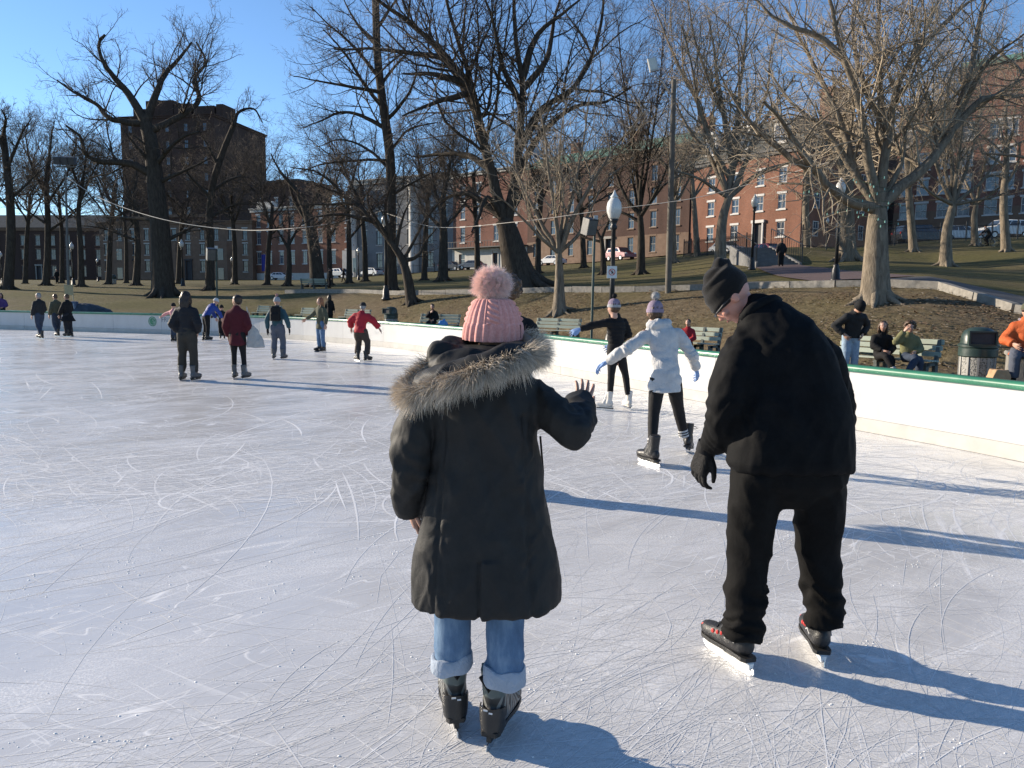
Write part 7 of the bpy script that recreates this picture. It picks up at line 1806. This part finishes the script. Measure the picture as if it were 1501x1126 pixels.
    for px, py, s_ in ((603, 750, 0), (851, 586, 1)):      # knitted inner cuffs
        c = f.j['wrL'] if s_ == 0 else f.j['wrR']; dd = (f.j['wrL']-f.j['elL']).normalized() if s_ == 0 else Vector((.1, .5, .8)).normalized()
        m = MB(); m.tube([c-dd*.03, c+dd*(.012 if s_ == 0 else .05)], [.042, .038], 16); auto_smooth(m.build('cuff', F_BLK, coat))
    m = MB(); m.tube([J(792, 640, YB+.06)-o3, J(796, 690, YB+.1)-o3, J(795, 740, YB+.1)-o3], .004, 5); m.build('drawcord', F_BLK, coat)
    # hood lying on the back
    m = MB()
    m.tube([p-o3 for p in catmull([J(636, 540, YB+.04), J(664, 524, YB+.1), J(720, 512, YB+.13), J(762, 515, YB+.1), J(778, 526, YB+.03)], 5)], .046, 14)
    m.tube([p-o3 for p in catmull([J(622, 568, YB-.10), J(660, 556, YB-.17), J(712, 543, YB-.19), J(745, 528, YB-.15), J(766, 524, YB-.06)], 5)], .05, 14)
    m.ball(J(700, 535, YB-.04)-o3, (.16, .13, .060), 22, 14); m.ball(J(650, 522, YB+.0)-o3, (.055, .06, .05), 16, 10); m.ball(J(668, 513, YB+.05)-o3, (.06, .05, .045), 16, 10)
    V, N, F_ = remesh(m, .008, 4); V = V+N*(.012*(1-2*np.abs(vnoise(V, 11, 3)))+.004*vnoise(V, 28, 5))[:, None]
    hood = f.put('hood', V, F_, coat_m)
    # fur trim
    FC = catmull([J(640, 535, YB-.02), J(612, 556, YB-.07), J(602, 574, YB-.12), J(616, 576, YB-.17), J(650, 562, YB-.21), J(698, 546, YB-.23), J(738, 530, YB-.20), J(768, 518, YB-.13), J(780, 511, YB-.05), J(772, 500, YB+.05), J(756, 493, YB+.10)], 8)
    FC = [p-o3 for p in FC]; ctr = np.array(J(712, 520, YB)-o3)
    def dfn(p, tan, t, r):
        o_ = p-ctr; o_[:, 2] = 0; o_ /= np.linalg.norm(o_, axis=1)[:, None]+1e-9
        n_ = len(p); a = r.uniform(-0.75, 1.25, n_)[:, None]                   # fan from drooping to standing
        d_ = o_*np.cos(a)+np.array([0, 0, 1.0])*np.sin(a)*.75+np.array([[0, 0, -.42]]); return d_/np.linalg.norm(d_, axis=1)[:, None]
    V, F_, T = strands(FC, 17000, .060, .045, dfn, 5, .0011, 2)
    me = np_mesh('fur_trim', V, F_); at = me.attributes.new('tip', 'FLOAT', 'POINT'); at.data.foreach_set('value', T.astype(np.float32))
    o = new_obj('fur_trim', me, fur_mat('coyote_fur', (.26, .195, .135), (.90, .78, .62), .40, .5), hood); o['kind'] = 'stuff'
    m = MB(); m.tube(FC, [.010]+[.024]*(len(FC)-2)+[.010], 10); auto_smooth(m.build('fur_base', mat('fur_base', (.30, .23, .16), .9, .3, 60, .5, 200), hood))
    # knitted hat
    n, rows = 240, 76; zb, zt = J(722, 497, YB+.05).z-o3.z, J(722, 436, YB+.05).z-o3.z; cx, cy = J(722, 470, YB+.05).x-o3.x, YB+.06-o3.y; V = []
    for i in range(rows+1):
        q = i/rows; z = zb+(zt-zb)*q; w = (1-.14*q-.34*max(0, (q-.3)/.7)**2.2) if q < .93 else (1-.14*.93-.34*(.9)**2.2)*(1-((q-.93)/.07)**2*.75)
        for k in range(n):
            t = 2*math.pi*k/n; rr = w*.101
            if q < .40:
                e = 12*t; fr = .5+.5*math.cos(2*e); dd = .0075*fr**.6+.0008*math.sin(z*2*math.pi/.0042)*fr; 
                dd += .004*math.sin(math.pi*min(1, q/.40))**.5
            else:
                u = t/(2*math.pi)*12+.5; c0 = u-math.floor(u); col_ = int(math.floor(u)) % 3
                if col_ == 0: 
                    b_ = max(0, math.sin(math.pi*c0))**.5; dd = .0125*b_*(.58+.42*math.sin(2*math.pi*(z/.019+c0*1.0)))
                else:
                    e = .5+.5*math.cos(2*math.pi*c0*2); dd = .006*e**.6+.0009*math.sin(z*2*math.pi/.0042)*e
            V.append((cx+(rr+dd)*math.cos(t)*1.0+.004*math.sin(q*3), cy+(rr*1.08+dd)*math.sin(t), z+.006*math.sin(t)*(1-q)))
    Fq = [(i*n+k, i*n+(k+1) % n, (i+1)*n+(k+1) % n, (i+1)*n+k) for i in range(rows) for k in range(n)]
    knit = bpy.data.materials.new('pink_knit'); t = NT(knit)
    t.set(base=t.ramp(t.noise(t.coord(), 120, 4, .7), [(.3, (.60, .255, .22)), (.7, (.78, .39, .34))]), rough=.95, spec=.12, sheen=.3, normal=t.bump(t.noise(t.coord(), 420, 2), .5, .002))
    hat = f.put('hat', np.array(V), np.array(Fq), knit)
    m = MB(); m.box((cx+.094, cy-.045, zb+.03), (.004, .02, .045), rz=.5); m.build('hat_label', mat('label_brown', (.12, .05, .035), .8), hat)
    # pompom
    c = J(721, 417, YB+.05)-o3; r = np.random.default_rng(9); R0 = .069; n = 20000
    d = r.normal(0, 1, (n, 3)); d /= np.linalg.norm(d, axis=1)[:, None]; u = np.cross(d, r.normal(0, 1, (n, 3))); u /= np.linalg.norm(u, axis=1)[:, None]
    part = np.where(d[:, 0] > .08, 1, -1)[:, None]*np.array([[1, 0, 0]])*np.exp(-((d[:, 0]-.08)/.12)**2)[:, None]*.12
    jit = np.array([[noise.noise(Vector(x)*5), noise.noise(Vector(x)*5+Vector((7, 0, 0))), noise.noise(Vector(x)*5+Vector((0, 7, 0)))] for x in d.tolist()])*.22
    L_ = R0*(1+.10*vnoise(d, 2.5, 2))[:, None]*r.uniform(.82, 1.08, (n, 1)); V = []; T = []
    for i in range(3):
        q = i/2; w = .0008*(1-.9*q); pnt = np.array(c)+(d+(jit+r.normal(0, .05, (n, 3)))*q*q)*L_*(.25+.75*q)*np.array([1.05, 1.05, .92]); V += [pnt-u*w, pnt+u*w]; T += [np.full(n, q)]*2
    V = np.stack(V, 1).reshape(-1, 3); T = np.stack(T, 1).ravel(); F_ = np.concatenate([np.arange(n)[:, None]*6+np.array([[2*i, 2*i+1, 2*i+3, 2*i+2]]) for i in range(2)])
    me = np_mesh('pompom', V, F_); at = me.attributes.new('tip', 'FLOAT', 'POINT'); at.data.foreach_set('value', T.astype(np.float32))
    o = new_obj('pompom', me, fur_mat('pink_fur', (.92, .50, .43), (.98, .76, .68), .5, .85), hat); o['kind'] = 'stuff'
    m = MB(); m.ball(c, R0*.78, 18, 12); auto_smooth(m.build('pompom_core', mat('pom_core', (.9, .5, .44), .95), hat))
    # rolled jeans
    m = MB()
    for kx, kpy, cpy, Yk, Yc in ((665, 880, 962, YB+.03, YB+.03), (741, 880, 985, YB, YB-.03)):
        m.tube([J(kx, kpy-60, Yk)-o3, J(kx, kpy, Yk)-o3, J(kx-1, (kpy+cpy)/2, (Yk+Yc)/2)-o3, J(kx-1, cpy, Yc)-o3], [.075, .071, .069, .068], 20)
    V, N, F_ = remesh(m, .007, 3); V = V+N*(.006*vnoise(V, (14, 14, 9), 3)+.004*np.sin(V[:, 2]*120+5*vnoise(V, 8, 7))*np.clip((.42-V[:, 2])/.15, 0, 1))[:, None]
    jean = bpy.data.materials.new('blue_jeans'); t = NT(jean); sp = t.N('TexWave', wave_type='BANDS'); sp.inputs['Scale'].default_value = 300; t.L(t.coord(rot=(.6, .4, .3)), sp.inputs['Vector'])
    n1 = t.noise(t.coord(sc=(1, 1, .35)), 16, 5, .65)
    t.set(base=t.mix(t.math('MULTIPLY', sp.outputs['Fac'], .18), t.ramp(n1, [(.3, (.045, .092, .17)), (.5, (.085, .155, .26)), (.72, (.19, .28, .39))]), (.35, .42, .5)), rough=.9, spec=.15, normal=t.bump(n1, .35, .01))
    jeans = f.put('jeans', V, F_, jean)
    cufm = fabric('jeans_inside', (.33, .38, .45), .92, .3, 20, .4)
    for (px, p0, p1, Yc, tl) in ((662, 957, 979, YB+.035, .10), (740, 974, 1000, YB-.03, -.04)):
        n = 40; R_ = []; a = J(px, p1, Yc)-o3; b = J(px, p0, Yc)-o3
        for q, rr in ((0, .066), (.0, .076), (.15, .079), (.5, .078), (.88, .077), (1.0, .073), (1.0, .064)):
            R_.append([a.lerp(b, q)+Vector((math.cos(t_)*rr*(1+.02*math.sin(3*t_+px)), math.sin(t_)*rr, tl*math.cos(t_)*.1+.004*math.sin(5*t_+px+q*3))) for t_ in [2*math.pi*k/n for k in range(n)]])
        m = MB(); m.loft(R_, cap=False); q_ = m.build('turn_up', cufm, jeans); auto_smooth(q_, 60)
    # skates: boot, heel cup, panels, blades
    bm_ = bpy.data.materials.new('skate_shell'); t = NT(bm_); sepz = t.N('SeparateXYZ'); t.L(t.coord(), sepz.inputs[0])
    wv = t.N('TexWave', wave_type='RINGS'); wv.inputs['Scale'].default_value = 14; wv.inputs['Distortion'].default_value = 1.5; t.L(t.coord(loc=(.0, -.12, -.12)), wv.inputs['Vector'])
    c1 = t.mix(t.ramp(wv.outputs['Fac'], [(.62, 0), (.7, 1)]), (.035, .035, .034), (.20, .20, .185))
    t.set(base=t.mix(t.ramp(sepz.outputs[2], [(.19, 0), (.2, 1)]), c1, (.10, .125, .12)), rough=.45, spec=.4)
    for s, px, py, yaw, pit in (('L', 664, 1079, -14, 0), ('R', 727, 1101, 16, 0)):
        o = f.skate(s, bm_, 'figure', at=G(px, py)+Vector((.01 if s == 'R' else -.01, .11, 0)), yaw=yaw, k=1.0, sole=MATS['boot_sole'])
        m = MB(); m.loft([[Vector((.052*sx*math.cos(t_), -.075-.047*math.sin(t_)*1.0, z)) for t_ in [math.pi*k/10 for k in range(11)]]+[Vector((.047*sx*math.cos(t_), -.075-.042*math.sin(t_), z)) for t_ in [math.pi*k/10 for k in range(10, -1, -1)]] for z, sx in ((.068, .86), (.10, .95), (.145, .98), (.16, .93))])
        q = auto_smooth(m.build('heel_cup', mat('heel_cup', (.03, .03, .03), .38, .2, 20), o), 50)
        m = MB(); m.tube([(-.03, -.122, .285), (0, -.120, .235), (.03, -.122, .285)], .010, 6); m.build('tongue_notch', F_BLK, o)
        m = MB(); m.box((-.012, -.1235, .158), (.016, .002, .006)); m.box((.008, -.1240, .150), (.014, .002, .006)); m.build('heel_mark', mat('mark_white', (.7, .7, .7), .5), o)
    return f
hero = woman()
def man():
    f = Fig('man in black jacket, trousers and slouchy beanie bending over his skates', Vector((G(1075, 985).x*.5+G(1211, 980).x*.5, 3.28, 0)), 1.78, -12,
            dict(pelvis=J(1152, 690, 3.28), chest=J(1150, 570, 3.40), neck=J(1105, 462, 3.50), head=J(1071, 437, 3.53), shR=J(1196, 505, 3.5), shL=J(1092, 505, 3.40), elR=J(1230, 600, 3.55), wrR=J(1215, 680, 3.72), elL=J(1064, 610, 3.33), wrL=J(1034, 662, 3.46),
                 hpR=J(1198, 715, 3.30), hpL=J(1110, 715, 3.26), knR=J(1198, 815, 3.36), knL=J(1096, 810, 3.32), anR=J(1212, 915, 3.30), anL=J(1086, 925, 3.24)), vox=.0115, group=GSK)
    o3 = f.o
    f.head_matrix(-64, 52, 0, h=.235)
    f.body(skin_mat('skin_ruddy', (.62, .30, .22)), 'fine', bare=False)
    m = MB()
    prof = [(701, 1072, 1247, 3.28, .16), (690, 1066, 1249, 3.28, .168), (660, 1070, 1248, 3.29, .17), (620, 1080, 1243, 3.31, .168), (570, 1084, 1234, 3.35, .165), (530, 1080, 1222, 3.38, .16), (495, 1078, 1204, 3.42, .15), (468, 1085, 1178, 3.46, .12), (450, 1092, 1150, 3.49, .085), (436, 1092, 1132, 3.51, .065)]
    m.loft([[p-o3 for p in ring_px(py, a, b, Y, ry, tiltz=-.25*(1 if py < 560 else .4))] for py, a, b, Y, ry in prof])
    def arm(P, R_): m.tube([p-o3 for p in catmull(P, 5)], list(np.interp(np.linspace(0, 1, (len(P)-1)*5+1), np.linspace(0, 1, len(R_)), R_)), 18)
    arm([J(1118, 492, 3.42), J(1092, 520, 3.37), J(1076, 565, 3.32), J(1066, 608, 3.31), J(1054, 635, 3.38), J(1043, 653, 3.44)], [.08, .102, .10, .088, .074, .062])
    arm([J(1176, 500, 3.48), J(1204, 530, 3.5), J(1218, 570, 3.53), J(1226, 610, 3.56), J(1222, 645, 3.66), J(1216, 668, 3.72)], [.08, .095, .09, .08, .07, .06])
    V, N, F_ = remesh(m, .0115, 4)
    X, Yv, Z = V[:, 0]+o3.x, V[:, 1]+o3.y, V[:, 2]
    w1 = vnoise(np.stack([X+Z*.3, Yv*.8, Z*.3], 1), 7, 2); w2 = vnoise(np.stack([X-Z*.25, Yv*.8, Z*.35], 1), 14, 3)
    d = .010*np.clip(1-np.abs(w1)*2.2, 0, 1)**1.3-.004+.004*np.clip(1-np.abs(w2)*2.4, 0, 1)**1.3+.0012*vnoise(V, 30, 4)
    for el, wd in (('elL', .13), ('elR', .11), ('shL', .12)):
        c = np.array(f.j[el]); q = np.linalg.norm(V-c, axis=1); d += .007*np.exp(-(q/wd)**2)*np.sin((V @ np.array([.35, 0, .93]))*2*math.pi/.08+14*w1+6*w2)
    zh = J(1150, 690, 3.28).z; d += .006*np.exp(-((Z-zh)/.03)**2)*np.sin(X*70+3*w2)
    jm = fabric('shell_cloth', (.0045, .0046, .005), .75, .06, 12, .08, spec=.10)
    jk = f.put('jacket', V+N*d[:, None], F_, jm)
    m = MB(); m.tube([p-o3 for p in catmull([J(1088, 470, 3.42), J(1104, 452, 3.40), J(1130, 440, 3.44), J(1140, 442, 3.52)], 5)], [.026]*16, 10); V, N, F_ = remesh(m, .009, 2); f.put('collar', V, F_, jm, jk)
    # trousers
    m = MB()
    for P, R_ in (([J(1115, 690, 3.27), J(1104, 750, 3.29), J(1098, 810, 3.31), J(1094, 860, 3.30), J(1090, 905, 3.27), J(1088, 938, 3.25)], [.125, .110, .094, .088, .086, .084]),
                  ([J(1196, 690, 3.30), J(1200, 750, 3.33), J(1200, 815, 3.36), J(1206, 865, 3.35), J(1210, 900, 3.33), J(1210, 918, 3.32)], [.125, .108, .094, .087, .084, .080])):
        m.tube([p-o3 for p in catmull(P, 5)], list(np.interp(np.linspace(0, 1, 26), np.linspace(0, 1, 6), R_)), 20)
    m.loft([[p-o3 for p in ring_px(py, a, b, 3.28, ry)] for py, a, b, ry in ((748, 1128, 1182, .05), (733, 1100, 1212, .10), (715, 1076, 1240, .14), (690, 1072, 1244, .15), (670, 1080, 1238, .14))])
    V, N, F_ = remesh(m, .0115, 3); X, Z = V[:, 0]+o3.x, V[:, 2]
    w1 = vnoise(np.stack([X+Z*.5, V[:, 1]*.5, Z*.6], 1), 9, 5); d = .011*np.clip(1-np.abs(w1)*2.2, 0, 1)**1.3-.003+.002*vnoise(V, 18, 6)
    for pz, amp, wd, lam in ((J(1100, 868, 3.3).z, .012, .045, .085), (J(1100, 908, 3.3).z, .013, .045, .07)):
        d += amp*np.exp(-((Z-pz)/wd)**2)*np.sin((Z+.3*(X-X.mean()))*2*math.pi/lam+10*w1)
    f.put('trousers', V+N*d[:, None], F_, fabric('trouser_cloth', (.0055, .0052, .005), .8, .08, 14, .1, spec=.10))
    # beanie with a slouched peak
    m = MB(); hm = f.HM
    def B(c, r): m.ball(f.hp(c), Vector(r)*f.hh, 24, 14, hm)
    B((0, -.07, .20), (.405, .47, .38)); B((0, -.04, .09), (.40, .485, .19)); B((0, -.10, .30), (.37, .43, .36))
    c0 = f.hp((0, -.1, .3)); m.tube([c0, J(1066, 402, 3.54)-o3, J(1056, 386, 3.55)-o3, J(1054, 379, 3.55)-o3], [.085, .068, .04, .022], 14)
    V, N, F_ = remesh(m, .007, 5); up = np.array(hm @ Vector((0, 0, 1))); h_ = (V-np.array(f.hc)) @ up
    V = V+N*(.006*np.sin(h_*2*math.pi/.05+3*vnoise(V, 9, 4))*np.clip((h_-.05)/.1, 0, 1)+.004*vnoise(V, 16, 5))[:, None]
    hm_ = bpy.data.materials.new('black_knit'); t = NT(hm_); t.set(base=t.ramp(t.noise(t.coord(), 300, 3), [(.3, (.007, .0065, .0065)), (.7, (.018, .017, .016))]), rough=.95, sheen=.15, spec=.1, normal=t.bump(t.noise(t.coord(), 380, 2), .5, .003))
    f.put('hat', V, F_, hm_)
    # short grey stubble hair at the nape, glasses
    m = MB()
    for s_ in (-1, 1): m.tube([f.hp((s_*.36, -.02, .02)), f.hp((s_*.34, .2, .03)), f.hp((s_*.28, .40, .02))], .004, 6)
    m.tube([f.hp((-.28, .41, .02)), f.hp((-.14, .45, -.02)), f.hp((0, .45, .01)), f.hp((.14, .45, -.02)), f.hp((.28, .41, .02))], .004, 6); m.build('glasses', mat('glasses_frame', (.03, .03, .03), .3), f.root)
    # gloves
    f.j['wrL'] = J(1036, 658, 3.46)-o3
    for s, d_, pn in (('L', J(1019, 705, 3.49)-J(1036, 658, 3.46), Vector((.9, .4, 0))), ('R', Vector((-.2, .3, -.9)), Vector((-.9, .3, 0)))):
        v, q = f.hand_np(s, 'relax', {s: (d_, pn)}); c = np.array(f.j['wr'+s]); v = c+(v-c)*1.22
        g = f.put('glove', v, q, fabric('glove_cloth', (.010, .0095, .0095), .8, .3, 30, .2))
        m = MB(); dn = d_.normalized(); m.tube([f.j['wr'+s]-dn*.03, f.j['wr'+s]+dn*.02], [.05, .046], 14); auto_smooth(m.build('glove_cuff', F_BLK, g))
    # skates: black boots with red flashes, white holders
    wh = mat('holder_white', (.78, .77, .74), .4); red = mat('boot_red', (.50, .035, .03), .45); sb = mat('boot_shell', (.022, .022, .023), .45, .3, 24, .3, 120)
    a, b = G(1046, 955), G(1097, 989); ang = math.degrees(math.atan2(a.x-b.x, a.y-b.y))
    sk1 = f.skate('L', sb, 'hockey', at=a.lerp(b, .5), yaw=ang-f.face, k=1.06, roll=4, holder=wh)
    sk2 = f.skate('R', sb, 'hockey', at=G(1211, 982)+Vector((.01, .15, 0)), yaw=19, k=1.04, holder=wh)
    for o in (sk1, sk2):
        for y, z, w in ((.165, .105, .020), (.085, .112, .014), (.055, .118, .012), (.028, .124, .010)):
            for s_ in (-1, 1):
                m = MB(); m.ball((s_*(.040 if y < .15 else .026), y, z), (.006, w*.8, .010), 8, 6); m.build('red_flash', red, o)
        
        for s_ in (-1, 1): m = MB(); m.tube([(s_*.046, -.06, .12), (s_*.048, -.03, .135), (s_*.046, 0, .118)], .004, 5); m.build('trim', mat('trim_silver', (.5, .5, .5), .3), o)
    return f
man()
